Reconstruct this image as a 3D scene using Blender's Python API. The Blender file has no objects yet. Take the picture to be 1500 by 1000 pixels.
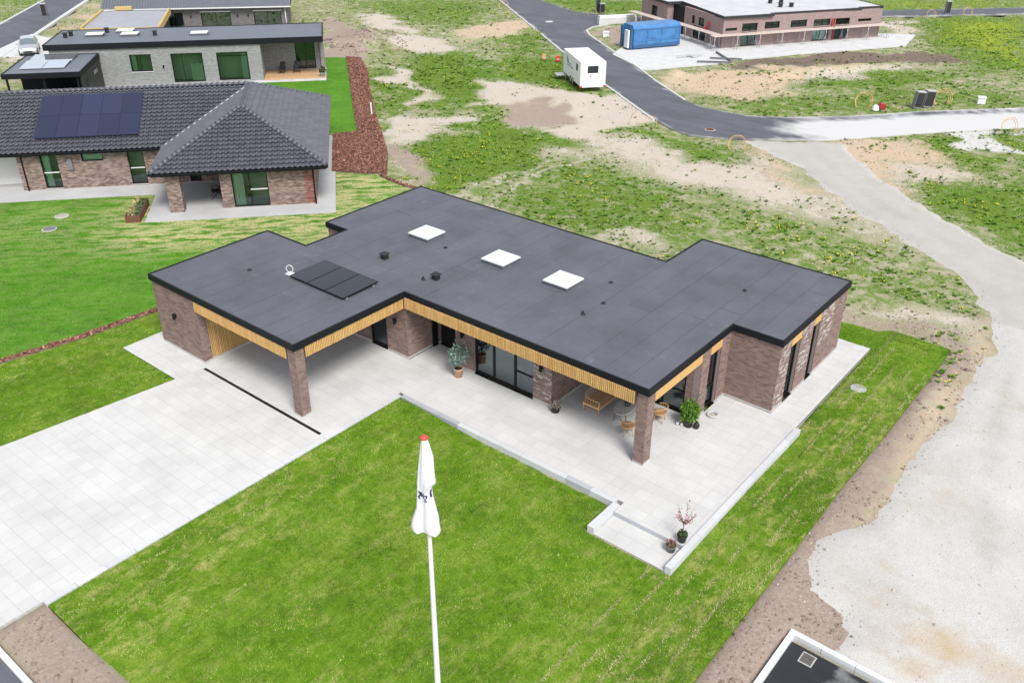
import bpy, bmesh, math, random
import numpy as np
from mathutils import Vector, Matrix

random.seed(7)
rng = np.random.default_rng(7)
scene = bpy.context.scene
COL = scene.collection

# ------------------------------------------------------------------ camera, sky, sun, exposure
cam_d = bpy.data.cameras.new("camera")
cam = bpy.data.objects.new("camera", cam_d)
COL.objects.link(cam)
cam.matrix_world = Matrix(((0.773982, -0.314619, 0.549515, 34.7229),
                           (0.633203, 0.380908, -0.673768, -17.4598),
                           (0.002666, 0.869439, 0.494033, 20.1691),
                           (0, 0, 0, 1)))
cam_d.sensor_width = 36.0
cam_d.lens = 31.56
cam_d.clip_start = 0.5
cam_d.clip_end = 2000.0
scene.camera = cam

SUN_DIR = Vector((0.80, -0.42, 1.10)).normalized()      # towards the bright part of the overcast sky
world = bpy.data.worlds.new("World")
scene.world = world
world.use_nodes = True
wn = world.node_tree
wn.nodes.clear()
w_out = wn.nodes.new("ShaderNodeOutputWorld")
w_bg = wn.nodes.new("ShaderNodeBackground")
w_hsv = wn.nodes.new("ShaderNodeHueSaturation")
w_sky = wn.nodes.new("ShaderNodeTexSky")
w_sky.sky_type = 'NISHITA'
w_sky.sun_disc = False
w_sky.sun_elevation = math.asin(SUN_DIR.z)
w_sky.sun_rotation = math.atan2(SUN_DIR.x, SUN_DIR.y)
w_sky.air_density = 1.0
w_sky.dust_density = 1.2
w_sky.ozone_density = 1.0
w_hsv.inputs["Saturation"].default_value = 0.32
w_bg.inputs["Strength"].default_value = 0.11
wn.links.new(w_sky.outputs[0], w_hsv.inputs["Color"])
wn.links.new(w_hsv.outputs[0], w_bg.inputs["Color"])
wn.links.new(w_bg.outputs[0], w_out.inputs[0])

sun_d = bpy.data.lights.new("sun", 'SUN')
sun_d.energy = 1.7
sun_d.angle = math.radians(20)
sun_d.color = (1.0, 0.965, 0.91)
sun = bpy.data.objects.new("sun", sun_d)
sun.rotation_euler = SUN_DIR.to_track_quat('Z', 'Y').to_euler()
sun.location = (40, -20, 60)
COL.objects.link(sun)

vs = scene.view_settings
vs.view_transform = 'Standard'
vs.look = 'None'
vs.exposure = 1.14
vs.gamma = 1.0
vs.use_curve_mapping = False

# ------------------------------------------------------------------ numpy noise
def _hash(ix, iy, seed):
    h = (ix.astype(np.int64) * 374761393 + iy.astype(np.int64) * 668265263 + seed * 974634777) & 0x7fffffff
    h = ((h ^ (h >> 13)) * 1274126177) & 0x7fffffff
    h = (h ^ (h >> 16)) & 0xffff
    return h / 65535.0

def vnoise(x, y, seed=0):
    x = np.asarray(x, float); y = np.asarray(y, float)
    ix = np.floor(x); iy = np.floor(y)
    fx = x - ix; fy = y - iy
    fx = fx * fx * (3 - 2 * fx); fy = fy * fy * (3 - 2 * fy)
    a = _hash(ix, iy, seed); b = _hash(ix + 1, iy, seed)
    c = _hash(ix, iy + 1, seed); d = _hash(ix + 1, iy + 1, seed)
    return (a * (1 - fx) + b * fx) * (1 - fy) + (c * (1 - fx) + d * fx) * fy

def fbm(x, y, seed=0, octv=4):
    s = 0; a = 0.5; t = 0
    x = np.asarray(x, float); y = np.asarray(y, float)
    for k in range(octv):
        s = s + a * vnoise(x, y, seed + k * 17); t += a
        x = x * 2.03 + 3.7; y = y * 2.03 - 1.9; a *= 0.5
    return s / t

def sdf(x, y, poly):
    """signed distance to a polygon, positive inside"""
    x = np.asarray(x, float); y = np.asarray(y, float)
    best = np.full(x.shape, 1e18); ins = np.zeros(x.shape, bool)
    n = len(poly)
    for i in range(n):
        ax, ay = poly[i]; bx, by = poly[(i + 1) % n]
        ex, ey = bx - ax, by - ay
        L = ex * ex + ey * ey + 1e-12
        t = np.clip(((x - ax) * ex + (y - ay) * ey) / L, 0, 1)
        best = np.minimum(best, (x - ax - t * ex) ** 2 + (y - ay - t * ey) ** 2)
        cond = (ay > y) != (by > y)
        xi = ax + (y - ay) * ex / (ey if abs(ey) > 1e-12 else 1e-12)
        ins ^= cond & (x < xi)
    d = np.sqrt(best)
    return np.where(ins, d, -d)

def smooth(a, b, x):
    t = np.clip((x - a) / (b - a), 0, 1)
    return t * t * (3 - 2 * t)

# ------------------------------------------------------------------ materials
MATS = {}
def nodes_of(m):
    return m.node_tree.nodes, m.node_tree.links

def new_mat(name):
    m = bpy.data.materials.new(name)
    m.use_nodes = True
    MATS[name] = m
    return m, m.node_tree.nodes, m.node_tree.links, m.node_tree.nodes["Principled BSDF"]

def ramp(n, stops):
    r = n.new("ShaderNodeValToRGB")
    el = r.color_ramp.elements
    el[0].position = stops[0][0]; el[0].color = (*stops[0][1], 1)
    el[1].position = stops[-1][0]; el[1].color = (*stops[-1][1], 1)
    for p, c in stops[1:-1]:
        e = el.new(p); e.color = (*c, 1)
    return r

def noise(n, l, scale, detail=4, rough=0.55, vec=None):
    t = n.new("ShaderNodeTexNoise")
    t.inputs["Scale"].default_value = scale
    t.inputs["Detail"].default_value = detail
    t.inputs["Roughness"].default_value = rough
    if vec is not None:
        l.new(vec, t.inputs["Vector"])
    return t

def pos(n):
    return n.new("ShaderNodeNewGeometry").outputs["Position"]

def mix(n, l, fac, a, b, blend='MIX'):
    m = n.new("ShaderNodeMix"); m.data_type = 'RGBA'; m.blend_type = blend
    for s, v in ((m.inputs[0], fac), (m.inputs[6], a), (m.inputs[7], b)):
        if hasattr(v, "links") or isinstance(v, bpy.types.NodeSocket):
            l.new(v, s)
        elif isinstance(v, (int, float)):
            s.default_value = v
        else:
            s.default_value = (*v, 1)
    return m.outputs[2]

def math_n(n, l, op, a, b=0.5, clamp=False):
    m = n.new("ShaderNodeMath"); m.operation = op; m.use_clamp = clamp
    for s, v in ((m.inputs[0], a), (m.inputs[1], b)):
        if isinstance(v, (int, float)):
            s.default_value = v
        else:
            l.new(v, s)
    return m.outputs[0]

def mapr(n, l, v, a, b, c=0.0, d=1.0):
    m = n.new("ShaderNodeMapRange")
    l.new(v, m.inputs[0])
    for i, x in zip((1, 2, 3, 4), (a, b, c, d)):
        m.inputs[i].default_value = x
    return m.outputs[0]

def bump(n, l, height, strength=0.3, dist=0.02):
    b = n.new("ShaderNodeBump")
    b.inputs["Strength"].default_value = strength
    b.inputs["Distance"].default_value = dist
    l.new(height, b.inputs["Height"])
    return b.outputs[0]

def attr(n, name):
    a = n.new("ShaderNodeAttribute"); a.attribute_name = name
    return a

def piece_random(n, l):
    """one random number per loose piece and per object"""
    g = n.new("ShaderNodeAttribute"); g.attribute_name = "rnd"; o = n.new("ShaderNodeObjectInfo")
    s = math_n(n, l, 'ADD', g.outputs["Fac"], o.outputs["Random"])
    return math_n(n, l, 'FRACT', s, 0.0)

def plain(name, col, rough=0.6, metal=0.0, var=0.12, scale=6.0, spec=0.5, bmp=0.0, bscale=80):
    m, n, l, b = new_mat(name)
    p = pos(n)
    t = noise(n, l, scale, 5, 0.6, p)
    r = mapr(n, l, t.outputs[0], 0.3, 0.7, 1 - var, 1 + var)
    c = n.new("ShaderNodeVectorMath"); c.operation = 'SCALE'
    c.inputs[0].default_value = col
    l.new(r, c.inputs["Scale"])
    l.new(c.outputs[0], b.inputs["Base Color"])
    b.inputs["Roughness"].default_value = rough
    b.inputs["Metallic"].default_value = metal
    b.inputs["Specular IOR Level"].default_value = spec
    if bmp:
        t2 = noise(n, l, bscale, 4, 0.6, p)
        l.new(bump(n, l, t2.outputs[0], bmp, 0.01), b.inputs["Normal"])
    return m

def brick_mat(name, stops, white=0.0, mort_like=0.0):
    m, n, l, b = new_mat(name)
    rnd = piece_random(n, l)
    r = ramp(n, stops); l.new(rnd, r.inputs[0])
    p = pos(n)
    t = noise(n, l, 22, 4, 0.65, p)
    c = mix(n, l, 1.0, r.outputs[0], mix(n, l, mapr(n, l, t.outputs[0], 0.3, 0.75), (0.72, 0.72, 0.72), (1.2, 1.18, 1.16)), 'MULTIPLY')
    if white:
        t2 = noise(n, l, 1.3, 5, 0.7, p)
        t3 = noise(n, l, 30, 3, 0.7, p)
        f = math_n(n, l, 'MULTIPLY', mapr(n, l, t2.outputs[0], 0.56, 0.68), mapr(n, l, t3.outputs[0], 0.42, 0.62))
        f = math_n(n, l, 'MULTIPLY', f, white)
        c = mix(n, l, f, c, (0.55, 0.54, 0.55))
    l.new(c, b.inputs["Base Color"])
    b.inputs["Roughness"].default_value = 0.85
    b.inputs["Specular IOR Level"].default_value = 0.25
    l.new(bump(n, l, t.outputs[0], 0.35, 0.006), b.inputs["Normal"])
    return m

brick_mat("brick_plum", [(0, (0.165, 0.108, 0.095)), (0.2, (0.205, 0.138, 0.123)), (0.6, (0.25, 0.176, 0.158)), (0.85, (0.285, 0.207, 0.188)), (1, (0.22, 0.146, 0.126))], white=0.10)
brick_mat("brick_chalky", [(0, (0.2, 0.14, 0.13)), (0.45, (0.27, 0.2, 0.19)), (0.7, (0.4, 0.345, 0.335)), (1, (0.5, 0.47, 0.465))], white=0.8)
brick_mat("brick_rose", [(0, (0.13, 0.095, 0.083)), (0.25, (0.19, 0.138, 0.118)), (0.45, (0.245, 0.18, 0.154)), (0.75, (0.3, 0.225, 0.196)), (1, (0.36, 0.285, 0.252))])
brick_mat("brick_red", [(0, (0.18, 0.06, 0.045)), (1, (0.32, 0.13, 0.1))])
plain("mortar_warm", (0.23, 0.185, 0.17), 0.95, var=0.15, scale=14)
plain("mortar_dark", (0.16, 0.125, 0.11), 0.95, var=0.2, scale=10)
plain("plinth", (0.42, 0.405, 0.385), 0.9, var=0.12, scale=3, bmp=0.2)
plain("black_metal", (0.007, 0.008, 0.011), 0.6, var=0.1, spec=0.22)
plain("black_frame", (0.008, 0.009, 0.011), 0.5, var=0.1, spec=0.25)
plain("black_plastic", (0.016, 0.016, 0.017), 0.5, var=0.2)
plain("white_paint", (0.7, 0.7, 0.71), 0.45, var=0.03, scale=2)
plain("white_acryl", (0.66, 0.67, 0.69), 0.25, var=0.03, scale=3)
plain("white_steel", (0.62, 0.63, 0.64), 0.4, var=0.04)
plain("galvanised", (0.45, 0.46, 0.47), 0.4, metal=0.6, var=0.12, scale=8)
plain("glass_dark", (0.02, 0.024, 0.026), 0.06, spec=0.6, var=0.05)
plain("concrete_pale", (0.5, 0.5, 0.5), 0.9, var=0.1, scale=1.2, bmp=0.15)
plain("concrete_grey", (0.4, 0.4, 0.4), 0.9, var=0.14, scale=0.8, bmp=0.2)
plain("underlay", (0.028, 0.028, 0.032), 0.9)
plain("joint_sand", (0.39, 0.38, 0.365), 0.95, var=0.2, scale=9)
plain("interior_wall", (0.62, 0.61, 0.58), 0.9, var=0.03)
plain("interior_floor", (0.3, 0.25, 0.19), 0.6, var=0.15, scale=3)
plain("curtain", (0.75, 0.76, 0.74), 0.9, var=0.06, scale=12)
plain("teak", (0.5, 0.3, 0.16), 0.55, var=0.22, scale=14)
plain("rattan", (0.45, 0.26, 0.13), 0.6, var=0.2, scale=16)
plain("rope", (0.33, 0.31, 0.28), 0.8, var=0.2, scale=30)
plain("table_stone", (0.42, 0.39, 0.36), 0.6, var=0.1, scale=10)
plain("basket", (0.5, 0.33, 0.21), 0.9, var=0.2, scale=18, bmp=0.4)
plain("potting_soil", (0.03, 0.022, 0.017), 0.95)
plain("bark_stem", (0.11, 0.075, 0.055), 0.9, var=0.3, scale=30)
plain("orange_plastic", (0.6, 0.36, 0.15), 0.5, var=0.12)
plain("red_plastic", (0.33, 0.035, 0.03), 0.45, var=0.1)
plain("red_paint", (0.62, 0.05, 0.045), 0.4, var=0.08)
plain("rubber", (0.02, 0.02, 0.02), 0.8)
plain("osb", (0.5, 0.36, 0.14), 0.8, var=0.2, scale=25)
plain("deck_wood", (0.5, 0.31, 0.17), 0.7, var=0.15, scale=9)
plain("scaffold_wood", (0.5, 0.42, 0.38), 0.85, var=0.2, scale=7)
plain("blue_steel", (0.045, 0.16, 0.36), 0.42, var=0.22, scale=1.4)
plain("dark_blue_steel", (0.025, 0.09, 0.2), 0.5, var=0.2)
plain("logo_teal", (0.03, 0.2, 0.24), 0.5, var=0.02)
plain("logo_navy", (0.015, 0.02, 0.08), 0.6, var=0.02)
plain("car_silver", (0.5, 0.52, 0.54), 0.28, metal=0.5, var=0.02)
plain("car_glass", (0.12, 0.16, 0.17), 0.05, spec=0.9, var=0.05)
plain("tail_red", (0.5, 0.02, 0.02), 0.3)
plain("corten", (0.13, 0.055, 0.03), 0.85, var=0.3, scale=15)
plain("stone_dark", (0.16, 0.16, 0.17), 0.8, var=0.2, scale=10)
plain("cast_iron", (0.19, 0.17, 0.16), 0.7, var=0.25, scale=12, metal=0.2)
plain("clod", (0.2, 0.145, 0.118), 0.95, var=0.35, scale=4)
plain("stone", (0.36, 0.33, 0.29), 0.9, var=0.3, scale=3)
plain("flag_cloth", (0.64, 0.64, 0.68), 0.85, var=0.03, scale=4)
plain("dandelion", (0.75, 0.55, 0.01), 0.8, var=0.15)
plain("mast_white", (0.7, 0.7, 0.71), 0.3, var=0.02)
plain("dirt_brown", (0.2, 0.15, 0.125), 0.95, var=0.3, scale=2, bmp=0.5, bscale=12)
plain("vent_black", (0.012, 0.012, 0.014), 0.6, var=0.15)
plain("soffit", (0.05, 0.045, 0.04), 0.8)
plain("asphalt_dust", (0.3, 0.29, 0.28), 0.9)

def wood_mat(name, a, b, c):
    m, n, l, bs = new_mat(name)
    rnd = piece_random(n, l)
    r = ramp(n, [(0, a), (0.5, b), (1, c)]); l.new(rnd, r.inputs[0])
    mp = n.new("ShaderNodeMapping"); mp.inputs["Scale"].default_value = (14, 14, 1.6)
    l.new(pos(n), mp.inputs[0])
    t = noise(n, l, 5, 4, 0.6, mp.outputs[0])
    col = mix(n, l, mapr(n, l, t.outputs[0], 0.35, 0.7), r.outputs[0], mix(n, l, 1.0, r.outputs[0], (0.72, 0.62, 0.5), 'MULTIPLY'))
    t2 = noise(n, l, 9, 2, 0.5, pos(n))
    col = mix(n, l, mapr(n, l, t2.outputs[0], 0.70, 0.76, 0, 0.7), col, (0.16, 0.07, 0.025))
    l.new(col, bs.inputs["Base Color"])
    bs.inputs["Roughness"].default_value = 0.7
    return m
wood_mat("larch", (0.56, 0.345, 0.125), (0.68, 0.455, 0.19), (0.6, 0.36, 0.13))

def felt_mat(name, col, var, chalk=0.5):
    m, n, l, b = new_mat(name)
    rnd = piece_random(n, l)
    p = pos(n)
    t = noise(n, l, 0.55, 6, 0.65, p)
    t2 = noise(n, l, 60, 2, 0.6, p)
    v = math_n(n, l, 'ADD', mapr(n, l, t.outputs[0], 0.3, 0.7, 1 - var, 1 + var), mapr(n, l, rnd, 0, 1, -0.035, 0.035))
    v = math_n(n, l, 'ADD', v, mapr(n, l, t2.outputs[0], 0.3, 0.7, -0.09, 0.09))
    c = n.new("ShaderNodeVectorMath"); c.operation = 'SCALE'
    c.inputs[0].default_value = col
    l.new(v, c.inputs["Scale"])
    t3 = noise(n, l, 0.9, 6, 0.72, p)
    t4 = noise(n, l, 9, 3, 0.7, p)
    f = math_n(n, l, 'MULTIPLY', mapr(n, l, t3.outputs[0], 0.58, 0.75), mapr(n, l, t4.outputs[0], 0.4, 0.75))
    cc = mix(n, l, math_n(n, l, 'MULTIPLY', f, chalk), c.outputs[0], (0.36, 0.36, 0.38))
    l.new(cc, b.inputs["Base Color"])
    b.inputs["Roughness"].default_value = 0.8
    b.inputs["Specular IOR Level"].default_value = 0.35
    l.new(bump(n, l, t2.outputs[0], 0.2, 0.004), b.inputs["Normal"])
    return m
felt_mat("roof_felt", (0.094, 0.097, 0.116), 0.16)
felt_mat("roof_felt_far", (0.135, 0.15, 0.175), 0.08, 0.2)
felt_mat("roof_felt_pale", (0.46, 0.46, 0.48), 0.1, 0.3)
felt_mat("roof_felt_osb", (0.3, 0.31, 0.34), 0.08, 0.3)

def tile_mat(name, col):
    m, n, l, b = new_mat(name)
    rnd = piece_random(n, l)
    t = noise(n, l, 3, 3, 0.6, pos(n))
    v = math_n(n, l, 'ADD', mapr(n, l, rnd, 0, 1, 0.88, 1.12), mapr(n, l, t.outputs[0], 0.3, 0.7, -0.06, 0.06))
    c = n.new("ShaderNodeVectorMath"); c.operation = 'SCALE'
    c.inputs[0].default_value = col
    l.new(v, c.inputs["Scale"])
    l.new(c.outputs[0], b.inputs["Base Color"])
    b.inputs["Roughness"].default_value = 0.38
    b.inputs["Specular IOR Level"].default_value = 0.5
    return m
tile_mat("roof_tile", (0.088, 0.091, 0.108))
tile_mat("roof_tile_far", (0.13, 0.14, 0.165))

def paver_mat(name, col, var=0.05, tone=0.06):
    m, n, l, b = new_mat(name)
    rnd = piece_random(n, l)
    p = pos(n)
    t = noise(n, l, 0.5, 5, 0.65, p)
    t2 = noise(n, l, 35, 3, 0.6, p)
    t3 = noise(n, l, 5, 4, 0.7, p)
    v = math_n(n, l, 'ADD', mapr(n, l, rnd, 0, 1, 1 - var, 1 + var), mapr(n, l, t.outputs[0], 0.3, 0.7, -tone, tone))
    v = math_n(n, l, 'ADD', v, mapr(n, l, t2.outputs[0], 0.3, 0.7, -0.04, 0.04))
    v = math_n(n, l, 'ADD', v, mapr(n, l, t3.outputs[0], 0.6, 0.8, 0.0, -0.09))
    c = n.new("ShaderNodeVectorMath"); c.operation = 'SCALE'
    c.inputs[0].default_value = col
    l.new(v, c.inputs["Scale"])
    l.new(c.outputs[0], b.inputs["Base Color"])
    b.inputs["Roughness"].default_value = 0.85
    b.inputs["Specular IOR Level"].default_value = 0.3
    l.new(bump(n, l, t2.outputs[0], 0.12, 0.004), b.inputs["Normal"])
    return m
paver_mat("paver", (0.50, 0.495, 0.485), 0.03, 0.09)
paver_mat("paver_grey", (0.42, 0.42, 0.42), 0.06, 0.1)
paver_mat("edge_stone", (0.50, 0.505, 0.52))
paver_mat("edge_stone_dark", (0.36, 0.37, 0.39))

def glass_mat(name, tint, ior=1.75):
    m, n, l, b = new_mat(name)
    n.remove(b)
    out = [x for x in n if x.type == 'OUTPUT_MATERIAL'][0]
    fr = n.new("ShaderNodeFresnel"); fr.inputs["IOR"].default_value = ior
    tr = n.new("ShaderNodeBsdfTransparent"); tr.inputs[0].default_value = (*tint, 1)
    gl = n.new("ShaderNodeBsdfGlossy"); gl.inputs["Roughness"].default_value = 0.015; gl.inputs[0].default_value = (0.8, 0.93, 1.0, 1)
    wv = noise(n, l, 0.8, 2, 0.5, pos(n))
    l.new(bump(n, l, wv.outputs[0], 0.05, 0.02), gl.inputs["Normal"])
    mx = n.new("ShaderNodeMixShader")
    l.new(fr.outputs[0], mx.inputs[0]); l.new(tr.outputs[0], mx.inputs[1]); l.new(gl.outputs[0], mx.inputs[2])
    l.new(mx.outputs[0], out.inputs[0])
    return m
glass_mat("glass", (0.55, 0.64, 0.66), 2.5)
glass_mat("glass_green", (0.74, 0.84, 0.76), 1.6)

def solar_mat(name, col, nx, ny, line, rough=0.12, lw=0.02):
    m, n, l, b = new_mat(name)
    tc = n.new("ShaderNodeTexCoord")
    sp = n.new("ShaderNodeSeparateXYZ"); l.new(tc.outputs["Generated"], sp.inputs[0])
    fs = []
    for ax, k in (("X", nx), ("Y", ny)):
        f = math_n(n, l, 'FRACT', math_n(n, l, 'MULTIPLY', sp.outputs[ax], k), 0)
        fs.append(math_n(n, l, 'LESS_THAN', f, lw))
    f = math_n(n, l, 'MAXIMUM', fs[0], fs[1])
    rnd = piece_random(n, l)
    c = mix(n, l, f, mix(n, l, rnd, col, tuple(x * 1.35 for x in col)), line)
    l.new(c, b.inputs["Base Color"])
    b.inputs["Roughness"].default_value = rough
    b.inputs["Specular IOR Level"].default_value = 0.6
    return m
solar_mat("solar_black", (0.012, 0.013, 0.017), 6, 12, (0.02, 0.021, 0.026))
solar_mat("solar_blue", (0.016, 0.02, 0.048), 1, 1, (0.016, 0.02, 0.048), 0.3)
solar_mat("solar_sky_sheen", (0.42, 0.44, 0.47), 6, 10, (0.5, 0.5, 0.5), 0.04)  # pale colour stands in for bright sky mirrored in the panels
MATS["solar_sky_sheen"].node_tree.nodes["Principled BSDF"].inputs["Metallic"].default_value = 0.75

def leaf_mat(name):
    """colour comes from each blade's own tint"""
    m, n, l, b = new_mat(name)
    a = attr(n, "tint")
    l.new(a.outputs["Color"], b.inputs["Base Color"])
    b.inputs["Roughness"].default_value = 0.7
    b.inputs["Specular IOR Level"].default_value = 0.2
    return m
leaf_mat("blade")

def lawn_mat(name, greens, straw, s_lo, s_hi, rot=0.0, stretch=1.0):
    m, n, l, b = new_mat(name)
    p = pos(n)
    t = noise(n, l, 0.35, 6, 0.65, p)
    t2 = noise(n, l, 3.2, 6, 0.72, p)
    r = ramp(n, [(0.36, greens[0]), (0.5, greens[1]), (0.64, greens[2])])
    v = math_n(n, l, 'ADD', math_n(n, l, 'MULTIPLY', t.outputs[0], 0.5), math_n(n, l, 'MULTIPLY', t2.outputs[0], 0.5))
    l.new(v, r.inputs[0])
    st = attr(n, "straw")
    mp = n.new('ShaderNodeMapping'); mp.inputs['Rotation'].default_value = (0, 0, -rot); mp.inputs['Scale'].default_value = (1 / stretch, 1, 1)
    mp.vector_type = 'TEXTURE'; mp.inputs['Rotation'].default_value = (0, 0, rot); mp.inputs['Scale'].default_value = (stretch, 1, 1)
    l.new(p, mp.inputs[0])
    t3 = noise(n, l, 2.0 if stretch > 1 else 2.6, 5, 0.75, mp.outputs[0])
    f = math_n(n, l, 'ADD', mapr(n, l, t3.outputs[0], s_lo, s_hi), 0.0)
    f = math_n(n, l, 'MULTIPLY', f, st.outputs["Fac"], True)
    c = mix(n, l, f, r.outputs[0], straw)
    l.new(c, b.inputs["Base Color"])
    b.inputs["Roughness"].default_value = 0.9
    b.inputs["Specular IOR Level"].default_value = 0.15
    l.new(bump(n, l, t2.outputs[0], 0.6, 0.04), b.inputs["Normal"])
    return m
lawn_mat("lawn_olive", [(0.046, 0.115, 0.004), (0.09, 0.182, 0.007), (0.172, 0.25, 0.03)], (0.31, 0.31, 0.095), 0.5, 0.66, math.radians(90), 1.8)
lawn_mat("lawn_bright", [(0.035, 0.125, 0.006), (0.062, 0.185, 0.008), (0.095, 0.225, 0.015)], (0.40, 0.38, 0.18), 0.42, 0.54, math.radians(48.7), 3.5)
plain("turf_soil", (0.16, 0.19, 0.045), 0.95, var=0.25, scale=4)

def ground_mat():
    m, n, l, b = new_mat("field")
    p = pos(n)
    big = noise(n, l, 0.16, 5, 0.6, p)
    mid = noise(n, l, 1.1, 6, 0.7, p)
    fine = noise(n, l, 9, 5, 0.7, p)
    base = mix(n, l, mapr(n, l, big.outputs[0], 0.35, 0.65), (0.31, 0.275, 0.19), (0.38, 0.345, 0.25))
    def layer(c0, name, ca, cb, lo, hi, nz=0.55):
        a = attr(n, name).outputs["Fac"]
        v = math_n(n, l, 'ADD', a, math_n(n, l, 'MULTIPLY', math_n(n, l, 'SUBTRACT', mid.outputs[0], 0.5), nz * 2.7))
        v = math_n(n, l, 'ADD', v, math_n(n, l, 'MULTIPLY', math_n(n, l, 'SUBTRACT', fine.outputs[0], 0.5), nz * 1.5))
        f = mapr(n, l, v, lo, hi)
        col = mix(n, l, mapr(n, l, fine.outputs[0], 0.3, 0.7), ca, cb)
        return mix(n, l, f, c0, col)
    c = layer(base, "green", (0.07, 0.145, 0.012), (0.135, 0.205, 0.03), 0.25, 0.75, 0.9)
    c = layer(c, "yellow", (0.2, 0.27, 0.02), (0.26, 0.3, 0.03), 0.4, 0.7, 0.8)
    c = layer(c, "sand", (0.42, 0.37, 0.31), (0.50, 0.45, 0.385), 0.3, 0.8, 0.9)
    c = layer(c, "orange", (0.43, 0.32, 0.225), (0.52, 0.41, 0.30), 0.3, 0.8, 0.8)
    c = layer(c, "brown", (0.24, 0.18, 0.148), (0.37, 0.30, 0.255), 0.3, 0.75, 0.8)
    c = layer(c, "dark", (0.13, 0.1, 0.085), (0.2, 0.15, 0.125), 0.35, 0.75)
    c = layer(c, "white", (0.45, 0.44, 0.43), (0.55, 0.54, 0.52), 0.35, 0.7)
    grit = noise(n, l, 28, 3, 0.7, p)
    c = mix(n, l, 1.0, c, mix(n, l, mapr(n, l, grit.outputs[0], 0.3, 0.7), (0.84, 0.84, 0.84), (1.14, 1.14, 1.14)), 'MULTIPLY')
    l.new(c, b.inputs["Base Color"])
    b.inputs["Roughness"].default_value = 0.95
    b.inputs["Specular IOR Level"].default_value = 0.1
    h = math_n(n, l, 'ADD', fine.outputs[0], math_n(n, l, 'MULTIPLY', grit.outputs[0], 0.4))
    l.new(bump(n, l, h, 0.55, 0.06), b.inputs["Normal"])
ground_mat()

def gravel_mat(name, ca, cb, stain):
    m, n, l, b = new_mat(name)
    p = pos(n)
    t = noise(n, l, 0.25, 6, 0.7, p); t2 = noise(n, l, 14, 4, 0.75, p)
    t3 = noise(n, l, 0.33, 7, 0.72, p)
    vo = n.new("ShaderNodeTexVoronoi"); vo.inputs["Scale"].default_value = 22; l.new(p, vo.inputs["Vector"])
    c = mix(n, l, mapr(n, l, t.outputs[0], 0.3, 0.7), ca, cb)
    c = mix(n, l, mapr(n, l, t3.outputs[0], 0.54, 0.72, 0, 0.75), c, stain)
    e = attr(n, "edge")
    ev = math_n(n, l, 'ADD', e.outputs["Fac"], math_n(n, l, 'SUBTRACT', t3.outputs[0], 0.5))
    c = mix(n, l, mapr(n, l, ev, 0.45, 1.0, 0, 0.7), c, (0.52, 0.505, 0.475))
    sn = attr(n, 'stain')
    sv = math_n(n, l, 'ADD', sn.outputs['Fac'], math_n(n, l, 'MULTIPLY', math_n(n, l, 'SUBTRACT', t3.outputs[0], 0.5), 1.4))
    c = mix(n, l, mapr(n, l, sv, 0.35, 0.8, 0, 0.85), c, (0.42, 0.325, 0.21))
    tk = attr(n, 'track'); tv = math_n(n, l, 'MULTIPLY', tk.outputs['Fac'], mapr(n, l, t3.outputs[0], 0.35, 0.6))
    c = mix(n, l, math_n(n, l, 'MULTIPLY', tv, 0.55), c, (0.33, 0.31, 0.285))
    c = mix(n, l, 1.0, c, mix(n, l, mapr(n, l, t2.outputs[0], 0.3, 0.72), (0.9, 0.9, 0.9), (1.07, 1.07, 1.07)), 'MULTIPLY')
    c = mix(n, l, 1.0, c, mix(n, l, mapr(n, l, vo.outputs["Color"], 0, 1), (0.93, 0.93, 0.93), (1.05, 1.05, 1.05)), 'MULTIPLY')
    l.new(c, b.inputs["Base Color"])
    b.inputs["Roughness"].default_value = 0.95
    b.inputs["Specular IOR Level"].default_value = 0.1
    l.new(bump(n, l, vo.outputs["Distance"], 0.4, 0.02), b.inputs["Normal"])
gravel_mat("gravel", (0.42, 0.40, 0.375), (0.515, 0.505, 0.49), (0.38, 0.32, 0.255))
gravel_mat("path_gravel", (0.375, 0.36, 0.335), (0.425, 0.41, 0.385), (0.36, 0.32, 0.275))

def asphalt_mat(name, col, dusty=True):
    m, n, l, b = new_mat(name)
    p = pos(n)
    t = noise(n, l, 0.3, 6, 0.7, p); t2 = noise(n, l, 40, 3, 0.7, p)
    mp = n.new("ShaderNodeMapping"); mp.inputs["Scale"].default_value = (0.12, 1.0, 1)
    mp.inputs["Rotation"].default_value = (0, 0, math.radians(38))
    l.new(p, mp.inputs[0])
    t3 = noise(n, l, 0.9, 5, 0.7, mp.outputs[0])
    v = math_n(n, l, 'ADD', mapr(n, l, t.outputs[0], 0.3, 0.7, 0.85, 1.2), mapr(n, l, t2.outputs[0], 0.3, 0.7, -0.15, 0.15))
    v = math_n(n, l, 'ADD', v, mapr(n, l, t3.outputs[0], 0.45, 0.75, -0.08, 0.4))
    c = n.new("ShaderNodeVectorMath"); c.operation = 'SCALE'
    c.inputs[0].default_value = col
    l.new(v, c.inputs["Scale"])
    cc = c.outputs[0]
    a = attr(n, "dust")
    f = math_n(n, l, 'ADD', a.outputs["Fac"], math_n(n, l, 'MULTIPLY', math_n(n, l, 'SUBTRACT', t.outputs[0], 0.5), 0.9))
    f = math_n(n, l, 'ADD', f, math_n(n, l, 'MULTIPLY', math_n(n, l, 'SUBTRACT', t3.outputs[0], 0.5), 0.7))
    cc = mix(n, l, mapr(n, l, f, 0.3, 0.75), cc, (0.5, 0.495, 0.49))
    l.new(cc, b.inputs["Base Color"])
    b.inputs["Roughness"].default_value = 0.75
    b.inputs["Specular IOR Level"].default_value = 0.4
    l.new(bump(n, l, t2.outputs[0], 0.3, 0.006), b.inputs["Normal"])
asphalt_mat("asphalt", (0.085, 0.088, 0.105))
asphalt_mat("asphalt_fresh", (0.018, 0.019, 0.024))

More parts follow.
